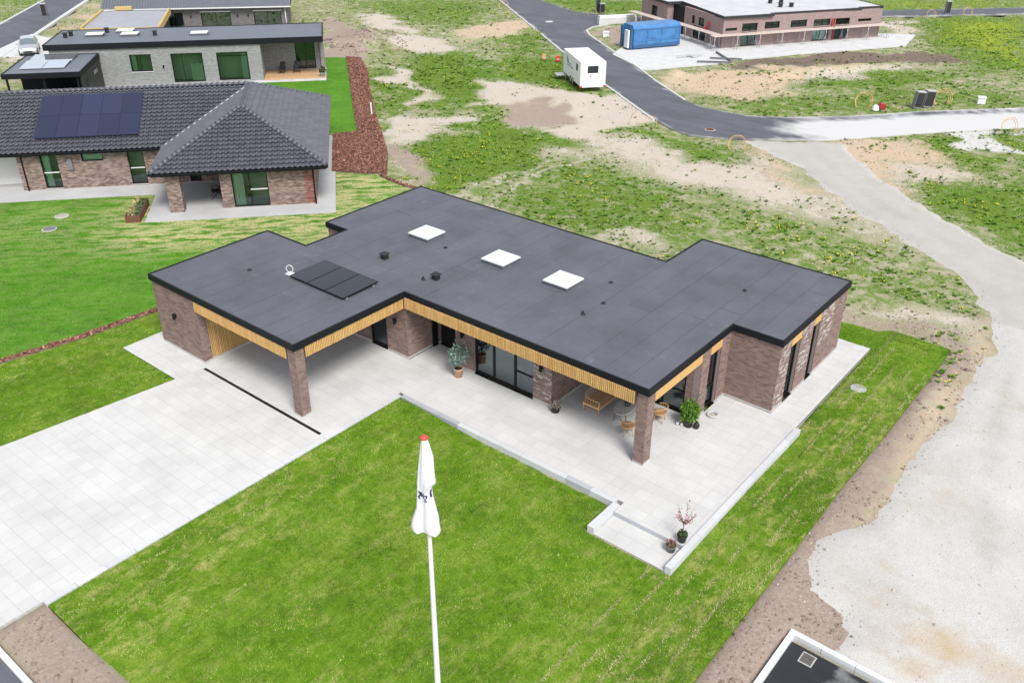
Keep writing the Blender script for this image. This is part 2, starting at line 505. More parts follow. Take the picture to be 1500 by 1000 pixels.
def far_brick_mat(name, ca, cb, mortar, scale):
    """brickwork too far away to tell the bricks apart"""
    m, n, l, b = new_mat(name)
    tc = n.new("ShaderNodeTexCoord")
    sp = n.new("ShaderNodeSeparateXYZ"); l.new(tc.outputs["Object"], sp.inputs[0])
    cb_ = n.new("ShaderNodeCombineXYZ")
    l.new(math_n(n, l, 'ADD', sp.outputs[0], sp.outputs[1]), cb_.inputs[0]); l.new(sp.outputs[2], cb_.inputs[1])
    bt = n.new("ShaderNodeTexBrick")
    bt.inputs["Color1"].default_value = (*ca, 1); bt.inputs["Color2"].default_value = (*cb, 1)
    bt.inputs["Mortar"].default_value = (*mortar, 1)
    bt.inputs["Scale"].default_value = scale
    bt.inputs["Mortar Size"].default_value = 0.012
    bt.inputs["Brick Width"].default_value = 0.24; bt.inputs["Row Height"].default_value = 0.0667
    l.new(cb_.outputs[0], bt.inputs["Vector"])
    mp = n.new("ShaderNodeMapping"); mp.inputs["Scale"].default_value = (1.2, 4.5, 1)
    l.new(cb_.outputs[0], mp.inputs[0])
    t = noise(n, l, 1.6, 5, 0.7, mp.outputs[0])
    c = mix(n, l, 1.0, bt.outputs[0], mix(n, l, mapr(n, l, t.outputs[0], 0.3, 0.7), (0.78, 0.78, 0.78), (1.18, 1.18, 1.18)), 'MULTIPLY')
    l.new(c, b.inputs["Base Color"])
    b.inputs["Roughness"].default_value = 0.9
    b.inputs["Specular IOR Level"].default_value = 0.2
far_brick_mat("brick_ash", (0.19, 0.19, 0.192), (0.30, 0.3, 0.298), (0.25, 0.25, 0.25), 1.0)
far_brick_mat("brick_slate", (0.11, 0.105, 0.11), (0.17, 0.16, 0.165), (0.15, 0.145, 0.15), 1.0)
far_brick_mat("brick_far_red", (0.26, 0.185, 0.178), (0.305, 0.22, 0.212), (0.28, 0.215, 0.205), 1.0)
# ------------------------------------------------------------------ mesh helpers
def tag(o, label=None, cat=None, group=None, kind=None):
    if label: o["label"] = label
    if cat: o["category"] = cat
    if group: o["group"] = group
    if kind: o["kind"] = kind
    return o

def link(name, me, parent=None, kind=None, label=None, cat=None, group=None):
    o = bpy.data.objects.new(name, me)
    COL.objects.link(o)
    if parent is not None:
        o.parent = parent
    return tag(o, label, cat, group, kind)

def thing(name, label, cat, loc=(0, 0, 0), rotz=0.0, group=None):
    o = link(name, None, None, None, label, cat, group)
    o.empty_display_size = 0.2
    o.location = loc
    o.rotation_euler = (0, 0, rotz)
    return o

def copy_thing(o, loc, rotz=None, label=None, group=None):
    r = o.copy(); COL.objects.link(r)
    r.location = loc
    if rotz is not None: r.rotation_euler = (0, 0, rotz)
    if label: r["label"] = label
    if group: r["group"] = group
    for ch in list(o.children):
        c = ch.copy(); COL.objects.link(c); c.parent = r
        for g in list(ch.children):
            d = g.copy(); COL.objects.link(d); d.parent = c
    return r

class MB:
    def __init__(self):
        self.v = []; self.f = []; self.m = []; self.mats = []; self.smooth = []; self.r = []; self.cur = random.random()
    def mi(self, mat):
        if mat not in self.mats: self.mats.append(mat)
        return self.mats.index(mat)
    def poly(self, pts, mat, smooth=False):
        i = len(self.v)
        self.v.extend([tuple(p) for p in pts])
        self.f.append(tuple(range(i, i + len(pts))))
        self.m.append(self.mi(mat)); self.smooth.append(smooth); self.r.append(self.cur)
    def hexa(self, c, mat, skip=()):
        """c: 8 corners, bottom ring then top ring"""
        a = Vector(c[1]) - Vector(c[0]); b = Vector(c[3]) - Vector(c[0]); d = Vector(c[4]) - Vector(c[0])
        flip = a.cross(b).dot(d) < 0
        self.cur = random.random()
        i = len(self.v); self.v.extend([tuple(p) for p in c])
        fs = {'bot': (0, 3, 2, 1), 'top': (4, 5, 6, 7), 's0': (0, 1, 5, 4), 's1': (1, 2, 6, 5), 's2': (2, 3, 7, 6), 's3': (3, 0, 4, 7)}
        k = self.mi(mat)
        for nme, q in fs.items():
            if nme in skip: continue
            q = tuple(i + j for j in (q[::-1] if flip else q))
            self.f.append(q); self.m.append(k); self.smooth.append(False); self.r.append(self.cur)
    def box(self, x0, y0, z0, x1, y1, z1, mat, skip=()):
        self.hexa([(x0, y0, z0), (x1, y0, z0), (x1, y1, z0), (x0, y1, z0), (x0, y0, z1), (x1, y0, z1), (x1, y1, z1), (x0, y1, z1)], mat, skip)
    def wbox(self, W, s0, s1, t0, t1, z0, z1, mat, skip=()):
        """box in a wall frame: s along the wall, t outwards"""
        P, d, n = W
        q = lambda s, t, z: (P[0] + d[0] * s + n[0] * t, P[1] + d[1] * s + n[1] * t, z)
        self.hexa([q(s0, t1, z0), q(s1, t1, z0), q(s1, t0, z0), q(s0, t0, z0), q(s0, t1, z1), q(s1, t1, z1), q(s1, t0, z1), q(s0, t0, z1)], mat, skip)
    def bar(self, p0, p1, w, h, mat, up=(0, 0, 1)):
        p0 = Vector(p0); p1 = Vector(p1)
        d = (p1 - p0).normalized(); u = Vector(up)
        if abs(d.dot(u)) > 0.95: u = Vector((1, 0, 0))
        s = d.cross(u).normalized() * w / 2; t = s.cross(d).normalized() * h / 2
        self.hexa([p0 - s - t, p0 + s - t, p1 + s - t, p1 - s - t, p0 - s + t, p0 + s + t, p1 + s + t, p1 - s + t], mat)
    def tube(self, pts, r, mat, seg=8, cap=True, closed=False):
        pts = [Vector(p) for p in pts]
        rs = r if isinstance(r, (list, tuple)) else [r] * len(pts)
        n = len(pts); rings = []
        prev = None
        for i, p in enumerate(pts):
            if closed: d = pts[(i + 1) % n] - pts[i - 1]
            else: d = pts[min(i + 1, n - 1)] - pts[max(i - 1, 0)]
            d.normalize()
            if prev is None:
                u = Vector((0, 0, 1)) if abs(d.z) < 0.9 else Vector((1, 0, 0))
            else: u = prev
            s = d.cross(u)
            if s.length < 1e-6: s = d.cross(Vector((0, 1, 0)))
            s.normalize(); t = s.cross(d).normalized(); prev = t
            i0 = len(self.v); rings.append(i0)
            for k in range(seg):
                a = 2 * math.pi * k / seg
                self.v.append(tuple(p + s * (rs[i] * math.cos(a)) + t * (rs[i] * math.sin(a))))
        m = self.mi(mat)
        for j in range(n if closed else n - 1):
            a0 = rings[j]; b0 = rings[(j + 1) % n]
            for k in range(seg):
                k2 = (k + 1) % seg
                self.f.append((a0 + k, a0 + k2, b0 + k2, b0 + k)); self.m.append(m); self.smooth.append(True); self.r.append(self.cur)
        if cap and not closed:
            self.f.append(tuple(rings[0] + k for k in range(seg))[::-1]); self.m.append(m); self.smooth.append(False); self.r.append(self.cur)
            self.f.append(tuple(rings[-1] + k for k in range(seg))); self.m.append(m); self.smooth.append(False); self.r.append(self.cur)
    def lathe(self, c, prof, mat, seg=16, smooth=True):
        rings = []
        for r, z in prof:
            rings.append(len(self.v))
            for k in range(seg):
                a = 2 * math.pi * k / seg
                self.v.append((c[0] + r * math.cos(a), c[1] + r * math.sin(a), c[2] + z))
        m = self.mi(mat)
        for j in range(len(prof) - 1):
            for k in range(seg):
                k2 = (k + 1) % seg
                self.f.append((rings[j] + k, rings[j] + k2, rings[j + 1] + k2, rings[j + 1] + k)); self.m.append(m); self.smooth.append(smooth); self.r.append(self.cur)
        self.f.append(tuple(rings[0] + k for k in range(seg))[::-1]); self.m.append(m); self.smooth.append(False); self.r.append(self.cur)
        self.f.append(tuple(rings[-1] + k for k in range(seg))); self.m.append(m); self.smooth.append(False); self.r.append(self.cur)
    def prism(self, poly, z0, z1, mat, side=None):
        """z0, z1: numbers or functions of x, y; poly counter-clockwise"""
        if poly_area(poly) < 0: poly = poly[::-1]
        self.cur = random.random()
        f0 = z0 if callable(z0) else (lambda x, y: z0)
        f1 = z1 if callable(z1) else (lambda x, y: z1)
        self.poly([(x, y, f1(x, y)) for x, y in poly], mat)
        n = len(poly)
        for i in range(n):
            (ax, ay), (bx, by) = poly[i], poly[(i + 1) % n]
            self.poly([(ax, ay, f0(ax, ay)), (bx, by, f0(bx, by)), (bx, by, f1(bx, by)), (ax, ay, f1(ax, ay))], side or mat)
    def mesh(self, name):
        me = bpy.data.meshes.new(name)
        me.from_pydata(self.v, [], self.f)
        for k in self.mats: me.materials.append(MATS[k])
        me.polygons.foreach_set("material_index", self.m)
        me.polygons.foreach_set("use_smooth", self.smooth)
        at = me.attributes.new("rnd", 'FLOAT', 'FACE'); at.data.foreach_set("value", np.array(self.r, np.float32))
        me.update()
        return me
    def build(self, name, parent=None, kind=None, label=None, cat=None, group=None):
        return link(name, self.mesh(name), parent, kind, label, cat, group)

def poly_area(p):
    return 0.5 * sum(p[i][0] * p[(i + 1) % len(p)][1] - p[(i + 1) % len(p)][0] * p[i][1] for i in range(len(p)))

def clip_half(poly, a, b, c):
    """keep a*x + b*y <= c; points may carry more coordinates"""
    out = []
    n = len(poly)
    for i in range(n):
        p, q = poly[i], poly[(i + 1) % n]
        dp = a * p[0] + b * p[1] - c; dq = a * q[0] + b * q[1] - c
        if dp <= 0: out.append(p)
        if (dp < 0 < dq) or (dq < 0 < dp):
            t = dp / (dp - dq)
            out.append(tuple(p[k] + (q[k] - p[k]) * t for k in range(len(p))))
    return out

def clip_rect(poly, x0, y0, x1, y1):
    for a, b, c in ((-1, 0, -x0), (1, 0, x1), (0, -1, -y0), (0, 1, y1)):
        if len(poly) < 3: return []
        poly = clip_half(poly, a, b, c)
    return poly if len(poly) >= 3 else []

def clean(poly, eps=1e-4):
    out = []
    for p in poly:
        if not out or math.hypot(p[0] - out[-1][0], p[1] - out[-1][1]) > eps: out.append(p)
    if len(out) > 1 and math.hypot(out[0][0] - out[-1][0], out[0][1] - out[-1][1]) <= eps: out.pop()
    return out

def sheet(name, poly, res, zf, mat, attrs=None, skirt=0.0, kind='structure', label=None, cat=None, parent=None):
    """a surface over a polygon, cut in cells so that height and attributes can vary"""
    xs = [p[0] for p in poly]; ys = [p[1] for p in poly]
    nx = max(1, int((max(xs) - min(xs)) / res) + 1); ny = max(1, int((max(ys) - min(ys)) / res) + 1)
    gx = min(xs) + np.arange(nx) * res; gy = min(ys) + np.arange(ny) * res
    CX, CY = np.meshgrid(gx + res / 2, gy + res / 2, indexing='ij')
    S = sdf(CX, CY, poly)
    V = []; F = []; idx = {}
    def vid(x, y):
        k = (round(x, 4), round(y, 4))
        if k not in idx:
            idx[k] = len(V); V.append(k)
        return idx[k]
    for i in range(nx):
        for j in range(ny):
            if S[i, j] < -res: continue
            x0, y0 = gx[i], gy[j]
            if S[i, j] > res:
                q = [(x0, y0), (x0 + res, y0), (x0 + res, y0 + res), (x0, y0 + res)]
            else:
                q = clean(clip_rect(poly, x0, y0, x0 + res, y0 + res))
                if len(q) < 3 or abs(poly_area(q)) < 1e-6: continue
                if poly_area(q) < 0: q = q[::-1]
            F.append(tuple(vid(*p) for p in q))
    A = np.array(V)
    z = zf(A[:, 0], A[:, 1])
    V3 = np.column_stack([A, z]).tolist()
    if skirt:
        P = poly if poly_area(poly) > 0 else poly[::-1]
        n = len(P)
        for i in range(n):
            (ax, ay), (bx, by) = P[i], P[(i + 1) % n]
            m = max(1, int(math.hypot(bx - ax, by - ay) / res))
            for k in range(m):
                pa = (ax + (bx - ax) * k / m, ay + (by - ay) * k / m); pb = (ax + (bx - ax) * (k + 1) / m, ay + (by - ay) * (k + 1) / m)
                za, zb = (float(zf(np.array([p[0]]), np.array([p[1]]))[0]) for p in (pa, pb))
                i0 = len(V3)
                V3 += [[*pa, za - skirt], [*pb, zb - skirt], [*pb, zb], [*pa, za]]
                F.append((i0, i0 + 1, i0 + 2, i0 + 3))
    me = bpy.data.meshes.new(name)
    me.from_pydata(V3, [], F)
    me.materials.append(MATS[mat])
    B = np.array(V3)
    for an, fn in (attrs or {}).items():
        at = me.attributes.new(an, 'FLOAT', 'POINT')
        at.data.foreach_set("value", np.asarray(fn(B[:, 0], B[:, 1]), dtype=np.float32))
    me.polygons.foreach_set("use_smooth", [True] * len(me.polygons))
    return link(name, me, parent, kind, label, cat)

def tri_cloud(name, V, tints, mat, kind='stuff', parent=None, label=None, cat=None, quads=False):
    """V: (N, 3 or 4, 3) loose triangles or quads, tints: (N, 3)"""
    N, K = V.shape[0], V.shape[1]
    me = bpy.data.meshes.new(name)
    me.vertices.add(N * K); me.loops.add(N * K); me.polygons.add(N)
    me.vertices.foreach_set("co", V.reshape(-1).astype(np.float32))
    me.loops.foreach_set("vertex_index", np.arange(N * K, dtype=np.int32))
    me.polygons.foreach_set("loop_start", np.arange(0, N * K, K, dtype=np.int32))
    me.materials.append(MATS[mat])
    if tints is not None:
        at = me.attributes.new("tint", 'FLOAT_COLOR', 'POINT')
        c = np.ones((N, K, 4), np.float32); c[:, :, :3] = tints[:, None, :]
        at.data.foreach_set("color", c.reshape(-1))
    me.update(calc_edges=True)
    return link(name, me, parent, kind, label, cat)

def blade_tris(x, y, z, length, width, lean, rng_):
    n = len(x)
    a = rng_.uniform(0, 2 * np.pi, n); b = rng_.uniform(0, 2 * np.pi, n)
    V = np.empty((n, 3, 3))
    V[:, 0] = np.column_stack([x - np.cos(a) * width / 2, y - np.sin(a) * width / 2, z])
    V[:, 1] = np.column_stack([x + np.cos(a) * width / 2, y + np.sin(a) * width / 2, z])
    V[:, 2] = np.column_stack([x + np.cos(b) * length * lean, y + np.sin(b) * length * lean, z + length * np.sqrt(np.clip(1 - lean ** 2, 0.02, 1))])
    return V

def palette(n, cols, rng_, jit=0.18):
    cols = np.array(cols)
    c = cols[rng_.integers(0, len(cols), n)]
    return np.clip(c * rng_.uniform(1 - jit, 1 + jit, (n, 1)) * rng_.uniform(0.94, 1.06, (n, 3)), 0, 1)

# ------------------------------------------------------------------ outlines of the place (metres, house corner at 0,0)
PATCHES = [
 ('B', 1.0, 0.3, [(27.6, -12), (29.6, -12), (29.6, 2), (31.5, 3.5), (30.2, 6), (30, 10), (30.2, 20), (29.6, 24.5), (27.6, 22.4)]),
 ('B', 1.0, 0.4, [(28, 1.5), (29, 2.05), (33.5, 1.9), (34, 3.5), (28.5, 4.8)]),
 ('B', 1.0, 0.5, [(11.3, -12.8), (29, -12.8), (29, -11.0), (11.3, -11.0)]),
 ('G', 1, 1.2, [(-34.0, 51.2), (-29.7, 53.5), (-21.6, 50.4), (-14.6, 44.5), (-12.3, 39.2), (-15.2, 38.2), (-18.8, 38.0), (-26.7, 42.5)]),
 ('G', 1, 1.2, [(-11.6, 28.1), (-14.3, 37.0), (-9.6, 37.1), (-4.3, 36.1), (-3.1, 35.2), (-2.5, 31.9), (-1.9, 28.2), (-1.7, 22.8), (-4.7, 23.1)]),
 ('G', 0.6, 1.5, [(0.1, 23.8), (-1.0, 32.1), (2.7, 32.8), (6.7, 31.7), (9.9, 30.4), (13.3, 26.8), (13.6, 23.1), (10.2, 23.0), (4.3, 23.1)]),
 ('G', 0.3, 2, [(10.6, 30.9), (13.5, 33.4), (18.5, 31.8), (23.8, 29.0), (27.2, 27.7), (28.3, 25.8), (25.1, 25.0), (21.8, 26.3), (13.3, 26.8)]),
 ('G', 0.7, 1, [(-32.4, 43.1), (-26.7, 42.5), (-20.3, 36.8), (-17.9, 30.7), (-23.3, 34.2)]),
 ('G', 0.6, 2, [(-64.3, 69.6), (-49.3, 82.3), (-40.5, 66.8), (-47.7, 63.6), (-53.0, 64.0)]),
 ('G', 0.8, 2, [(-36.0, 67.7), (-30.3, 67.1), (-22.1, 59.9), (-25.3, 59.4), (-29.7, 60.2)]),
 ('G', 0.9, 1, [(-20.6, 59.0), (-24.8, 57.6), (-24.5, 51.8), (-18.8, 49.1), (-13.6, 48.5), (-8.5, 49.6), (-12.4, 51.1)]),
 ('G', 0.8, 0.8, [(-8.1, 46.9), (-6.4, 49.8), (-3.9, 46.3), (-4.7, 43.0)]),
 ('G', 0.8, 1, [(-2.3, 43.7), (3.2, 42.3), (6.5, 42.9), (7.5, 41.6), (5.6, 37.1), (0.5, 39.0)]),
 ('S', 1, 0.8, [(-57.1, 63.1), (-53.7, 64.7), (-41.9, 60.0), (-41.7, 57.5), (-49.9, 58.8)]),
 ('S', 1, 1, [(-43.8, 55.8), (-37.9, 58.1), (-32.5, 55.6), (-32.3, 52.2), (-38.1, 50.9)]),
 ('O', 0.8, 1, [(-38.1, 60.6), (-40.0, 70.0), (-36.1, 74.6), (-32.2, 70.9), (-32.1, 63.1), (-34.3, 58.7)]),
 ('S', 1, 0.6, [(-32.5, 44.6), (-30.6, 45.5), (-25.5, 42.4), (-20.3, 38.2), (-19.9, 36.5), (-24.8, 40.7), (-28.7, 41.9)]),
 ('S', 0.9, 0.8, [(-17.9, 30.2), (-19.1, 34.9), (-16.6, 35.6), (-13.0, 35.8), (-11.4, 30.1), (-12.6, 27.0)]),
 ('B', 0.9, 0.8, [(-14.0, 26.9), (-12.0, 28.6), (-6.0, 23.7), (-4.3, 21.7), (-7.2, 22.4)]),
 ('S', 1, 0.8, [(-21.8, 47.6), (-15.8, 47.3), (-11.0, 48.1), (-6.8, 50.4), (-2.1, 47.7), (-2.0, 42.7), (-2.0, 38.0), (-3.0, 35.0), (-7.2, 37.2), (-12.3, 39.2), (-16.6, 39.8)]),
 ('B', 1, 0.6, [(-13.8, 39.4), (-13.3, 43.2), (-9.7, 44.2), (-7.0, 42.4), (-7.7, 38.7), (-10.2, 37.6)]),
 ('S', 0.9, 1.5, [(-3.7, 37.8), (-0.5, 40.4), (5.6, 38.0), (8.3, 44.4), (12.5, 41.9), (18.0, 36.3), (21.8, 32.6), (18.7, 33.4), (14.5, 34.2), (10.4, 33.1), (5.3, 34.0), (1.9, 34.0), (-1.6, 34.0)]),
 ('O', 0.7, 0.8, [(6.1, 44.8), (7.7, 45.6), (16.9, 36.9), (15.7, 36.7), (11.0, 39.7)]),
 ('S', 0.7, 0.3, [(-1.8, 22.8), (-2.1, 28.4), (-2.0, 33.7), (-2.7, 40.9), (-2.2, 40.6), (-1.4, 33.3), (-1.5, 28.0), (-1.2, 22.5)]),
 ('S', 0.7, 0.3, [(-0.2, 22.0), (-0.5, 27.4), (-0.2, 32.9), (-0.9, 40.1), (-0.3, 39.8), (0.4, 32.4), (0.1, 27.1), (0.3, 21.8)]),
 ('B', 1, 0.6, [(-57.6, 58.2), (-51.7, 57.2), (-39.5, 49.7), (-36.6, 45.6), (-40.1, 43.9)]),
 ('S', 1, 0.8, [(-19.7, 62.7), (-17.4, 63.8), (-17.5, 67.2), (-16.6, 62.4), (-17.4, 60.5)]),
 ('S', 0.8, 0.6, [(-21.9, 64.5), (-18.8, 62.6), (-13.0, 57.6), (-20.6, 59.0)]),
 ('B', 0.9, 0.5, [(-27.9, 73.4), (-26.7, 77.8), (-23.1, 79.7), (-15.8, 74.3), (-12.3, 68.1), (-17.0, 66.3), (-22.8, 68.4)]),
 ('O', 0.9, 1, [(-9.4, 58.7), (-6.0, 65.3), (0.2, 73.6), (5.8, 77.1), (3.2, 66.5), (2.2, 58.5), (0.0, 53.7), (-4.4, 54.5)]),
 ('S', 0.8, 1, [(0.7, 69.1), (5.8, 77.1), (9.7, 81.6), (5.3, 69.3), (3.0, 63.9)]),
 ('D', 1, 0.6, [(-7.2, 67.4), (-4.1, 75.0), (3.6, 83.6), (9.1, 88.3), (11.0, 84.3), (5.5, 78.1), (-1.7, 69.7), (-5.3, 65.9)]),
 ('S', 1, 0.6, [(-3.4, 101.0), (-0.8, 103.2), (3.7, 96.8), (3.7, 89.7), (0.3, 92.9)]),
 ('G', 1, 2.5, [(-1.1, 104.1), (9.7, 115.1), (17.1, 82.7), (12.6, 80.8), (9.1, 88.3), (4.5, 96.4)]),
 ('Y', 0.8, 3, [(1.8, 105.4), (10.3, 112.5), (16.7, 84.3), (12.3, 86.6)]),
 ('G', 0.8, 1, [(3.2, 66.5), (6.8, 74.2), (12.4, 77.0), (10.6, 68.7), (4.7, 64.4)]),
 ('G', 0.5, 1.5, [(0.0, 53.7), (3.1, 59.3), (14.0, 71.5), (19.3, 72.8), (20.2, 69.1), (9.8, 57.7), (4.4, 52.4)]),
 ('O', 1, 1, [(11.1, 48.2), (14.5, 52.4), (18.6, 52.9), (21.1, 49.9), (19.3, 45.1), (19.8, 40.9), (17.8, 41.7), (14.1, 45.1)]),
 ('S', 0.8, 0.8, [(15.4, 48.2), (20.2, 49.6), (20.7, 45.0), (19.8, 40.9)]),
 ('G', 1, 0.8, [(16.2, 52.5), (18.0, 55.8), (20.4, 52.4), (22.0, 51.7), (22.2, 49.0), (19.5, 49.0), (17.4, 50.5)]),
 ('W', 1, 0.5, [(17.9, 56.1), (19.2, 58.4), (21.9, 61.4), (22.2, 60.2), (20.1, 57.1), (22.4, 56.2), (21.4, 53.8), (19.4, 54.3)]),
 ('G', 1, 1.2, [(20.3, 41.4), (22.3, 45.5), (24.8, 49.0), (27.9, 35.2), (26.3, 36.3), (23.4, 38.6)]),
 ('G', 0.9, 1, [(20.1, 59.9), (22.3, 60.0), (24.0, 52.4), (22.1, 54.8)]),
 ('B', 1, 0.7, [(22.4, 22.6), (23.0, 23.3), (27.9, 22.9), (28.1, 26.6), (29.1, 26.4), (29.6, 24.3), (28.9, 19.3), (29.4, 11.8), (29.5, 9.4), (28.2, 5.7), (30.0, 3.4), (29.5, 2.0), (29.2, -0.4), (27.9, -1.8), (27.9, 1.7), (27.9, 10.6), (27.8, 18.3), (27.9, 22.0)]),
 ('O', 0.9, 0.5, [(28.5, 25.1), (29.2, 24.8), (29.2, 19.4), (29.5, 15.8), (29.3, 12.2), (29.6, 10.0), (29.2, 8.3), (29.0, 11.0), (28.7, 16.4), (28.6, 20.4)]),
 ('S', 0.8, 0.8, [(7.8, 22.3), (11.1, 24.4), (13.1, 22.9), (11.3, 21.9)]),
 ('S', 0.8, 0.8, [(22.2, 24.0), (25.2, 24.6), (28.6, 26.0), (28.6, 23.5), (24.7, 23.1)]),
 ('G', 0.6, 2, [(-101.1, 38.5), (-96.7, 42.2), (-83.0, 30.3)]),
 ('G', 0.8, 2, [(-44.3, 86.6), (-33.1, 96.0), (-27.0, 86.0), (-28.1, 83.8), (-35.6, 82.6)]),
 ('G', 0.9, 3, [(-15.4, 111.0), (6.4, 129.5), (7.6, 124.0), (-6.4, 109.4)]),
 ('Y', 0.7, 3, [(-12.5, 113.5), (6.4, 129.5), (7.5, 124.6), (-6.2, 111.5)]),
 ('O', 0.8, 1, [(-72.0, 31.0), (-80.6, 37.0), (-86.7, 43.4), (-89.8, 48.0), (-82.0, 44.1), (-74.1, 35.6), (-73.2, 33.6)]),
 ('S', 0.9, 0.6, [(-63.1, 21.3), (-74.5, 29.9), (-75.5, 31.7), (-63.0, 25.5), (-61.5, 21.9)]),
 ('O', 0.85, 0.6, [(28.5, 5.5), (28.6, 7.2), (29.2, 9.8), (28.8, 12), (29.1, 16), (28.9, 20), (28.9, 24), (29.8, 24), (29.8, 10), (28.9, 6)]),
]
H2O, H2A = (-24.18, 5.24), math.radians(48.7)
H3O, H3A = (-45.27, 22.92), math.radians(49.6)
H4O, H4A = (-66.67, 41.85), math.radians(49.6)
H5O, H5A = (-10.66, 73.44), math.radians(58.2)
def loc2w(O, A, pts):
    c, s = math.cos(A), math.sin(A)
    return [(O[0] + c * x - s * y, O[1] + s * x + c * y) for x, y in pts]

FRONT_LAWN = [(11.66, -11.15), (28.02, -11.15), (28.0, -1.3), (27.95, 4.7), (27.9, 10.0), (27.96, 13.9), (27.98, 18.75), (27.95, 22.1), (23.74, 22.2), (22.0, 21.7), (21.9, 19.85), (25.13, 19.85), (25.13, 11.79), (25.36, 11.77), (25.36, 1.95), (22.12, 1.95), (22.12, 3.55), (11.66, 3.55)]
SIDE_LAWN = [(-0.82, -1.5), (3.34, -1.51), (2.5, -8.41), (1.6, -15.8), (-4.3, -15.8), (-3.62, -5.49), (-2.97, -2.09), (-2.74, 1.53), (-2.6, 6.4), (-0.82, 6.4)]
DRIVE = [(-0.8, -1.5), (3.34, -1.5), (2.5, -8.41), (1.6, -15.8), (11.42, -15.8), (11.42, -0.28), (-0.8, -0.28)]
NEIGH_LAWN = [(-5.1, -15.8), (-3.95, -5.49), (-3.32, -2.09), (-3.1, 1.53), (-2.7, 7), (-2.6, 11.5), (0.2, 13.5), (0.2, 17.5), (-4.6, 21.75), (-6.6, 21.6), (-9.0, 22.1), (-11.83, 20.3)] + loc2w(H2O, H2A, [(19.65, 6.0), (19.7, -6.85), (8.57, -6.75), (8.37, -1.93), (-0.9, -1.96), (-22, -1.96), (-22, -26)])
BACK_LAWN = [(-39.67, 43.4), (-38.1, 44.75), (-17.65, 27.7), (-19.3, 26.1)] + loc2w(H2O, H2A, [(19.6, 9.25), (15, 10.65), (-22, 10.65)]) + loc2w(H3O, H3A, [(-8, -12), (0.65, -7.1), (0.65, -0.95), (13.6, -0.8), (19.35, -0.8), (19.35, 9.0)])
BARK = [(-38.31, 44.99), (-36.71, 45.5), (-32.0, 42.2), (-27.27, 37.97), (-18.3, 30.6), (-15.74, 28.62), (-12.0, 25.6), (-8.68, 22.35), (-12.0, 20.4), (-18.62, 26.2), (-17.6, 27.75)]
BARK_EDGE = [(-8.9, 22.1), (-6.5, 21.75), (-4.5, 21.8), (-2.0, 19.6), (-2.4, 19.3), (-4.7, 21.5), (-6.5, 21.4), (-8.9, 21.8)]
BARK_STRIP = [(-4.95, -15.8), (-4.35, -15.8), (-3.62, -5.49), (-2.97, -2.09), (-2.74, 1.53), (-2.6, 6.4), (-2.62, 9), (-2.74, 9), (-2.82, 6.4), (-3.12, 1.53), (-3.34, -2.09), (-3.97, -5.49)]
ROAD = [(-110.0, 131.0), (-49.07, 82.53), (-34.01, 70.49), (-22.79, 61.46), (-12.47, 53.37), (-6.06, 48.63), (-1.72, 45.43), (0.6, 44.0), (2.55, 43.39), (4.8, 44.2), (7.44, 46.09), (11.08, 48.91), (14.97, 53.97), (17.93, 57.61), (21.75, 62.24), (40.0, 84.5),
        (36.5, 88.0), (20.35, 68.40), (14.03, 61.75), (10.2, 56.67), (6.07, 52.71), (3.6, 51.3), (1.25, 51.15), (-0.9, 51.3), (-3.14, 52.24), (-8.29, 56.19), (-13.21, 60.41), (-18.09, 64.1), (-25.58, 70.06), (-27.6, 72.1), (-28.2, 74.6), (-27.7, 77.8), (-24.26, 81.59), (-4.39, 103.8), (9.05, 117.7), (40, 150), (36.5, 153), (7.2, 121.8), (-6.52, 107.4), (-26.3, 85.6), (-28.2, 83.6), (-30.5, 82.2), (-35.73, 81.6), (-45.2, 86.2), (-105, 134.5)]
WEST_ROAD = [(-40, -8.8), (-46.0, -3.4), (-82.58, 30.11), (-110, 54.8), (-150, 90), (-145, 95), (-104, 57.0), (-92.05, 46.11), (-82.46, 37.6), (-74.42, 30.5), (-64.9, 21.9), (-38, -2.5), (-35, -5.2)]
PATH = [(5.9, 45.0), (7.44, 46.09), (11.08, 48.91), (12.4, 49.2), (17.87, 42.69), (22.76, 38.4), (26.89, 35.23), (30.5, 33.2), (44, 28), (52, 10), (52, 2.2), (30.2, 2.2), (30.4, 2.9), (29.58, 3.42), (28.76, 3.83), (28.2, 5.2), (28.14, 6.4), (29.1, 8.3), (29.35, 9.81), (29.05, 12.08), (29.5, 16.43), (29.23, 20.2), (29.2, 23.2), (28.6, 26.2), (25.9, 30.3), (21.45, 33.6), (16.66, 37.4), (11.8, 41.7)]
SLAB5 = loc2w(H5O, H5A, [(-12.3, -6.5), (-7.3, -6.5), (-3.4, -6.2), (-1.4, -5.2), (19.9, -5.0), (25, -0.5), (21.5, 1.5), (20, 8), (-3, 12), (-12.3, 0.9)])
TERR2 = loc2w(H2O, H2A, [(-22, -1.96), (8.37, -1.93), (8.57, -6.75), (19.7, -6.85), (19.6, 9.2), (15, 10.6), (-22, 10.6)])
SLAB3 = loc2w(H3O, H3A, [(-6.6, -7.4), (-4, -10.5), (0.6, -7.0), (0.6, -0.9), (13.6, -0.75), (19.3, -0.75), (19.3, 4), (14, 7.5), (-4.6, 7.5)])
HOUSE = [(0, -1.5), (11.6, -1.5), (11.6, 3.6), (22.1, 3.6), (22.1, 1.9), (25.4, 1.9), (25.4, 13.0), (25.2, 19.8), (16.7, 18.9), (16.7, 15.6), (1.3, 15.6), (1.3, 9), (-0.8, 6.4)]
WALLSIDE = [(25.0, 1.6), (25.9, 1.6), (26.2, 9.5), (26.5, 12.4), (25.0, 13.0)]
SMALL_ROAD = [(29.5, -16), (29.45, 1.82), (52, 1.6), (52, -16)]
FRONT_ROAD = [(11.0, -12.95), (29.3, -12.95), (29.3, -22), (11.0, -22)]

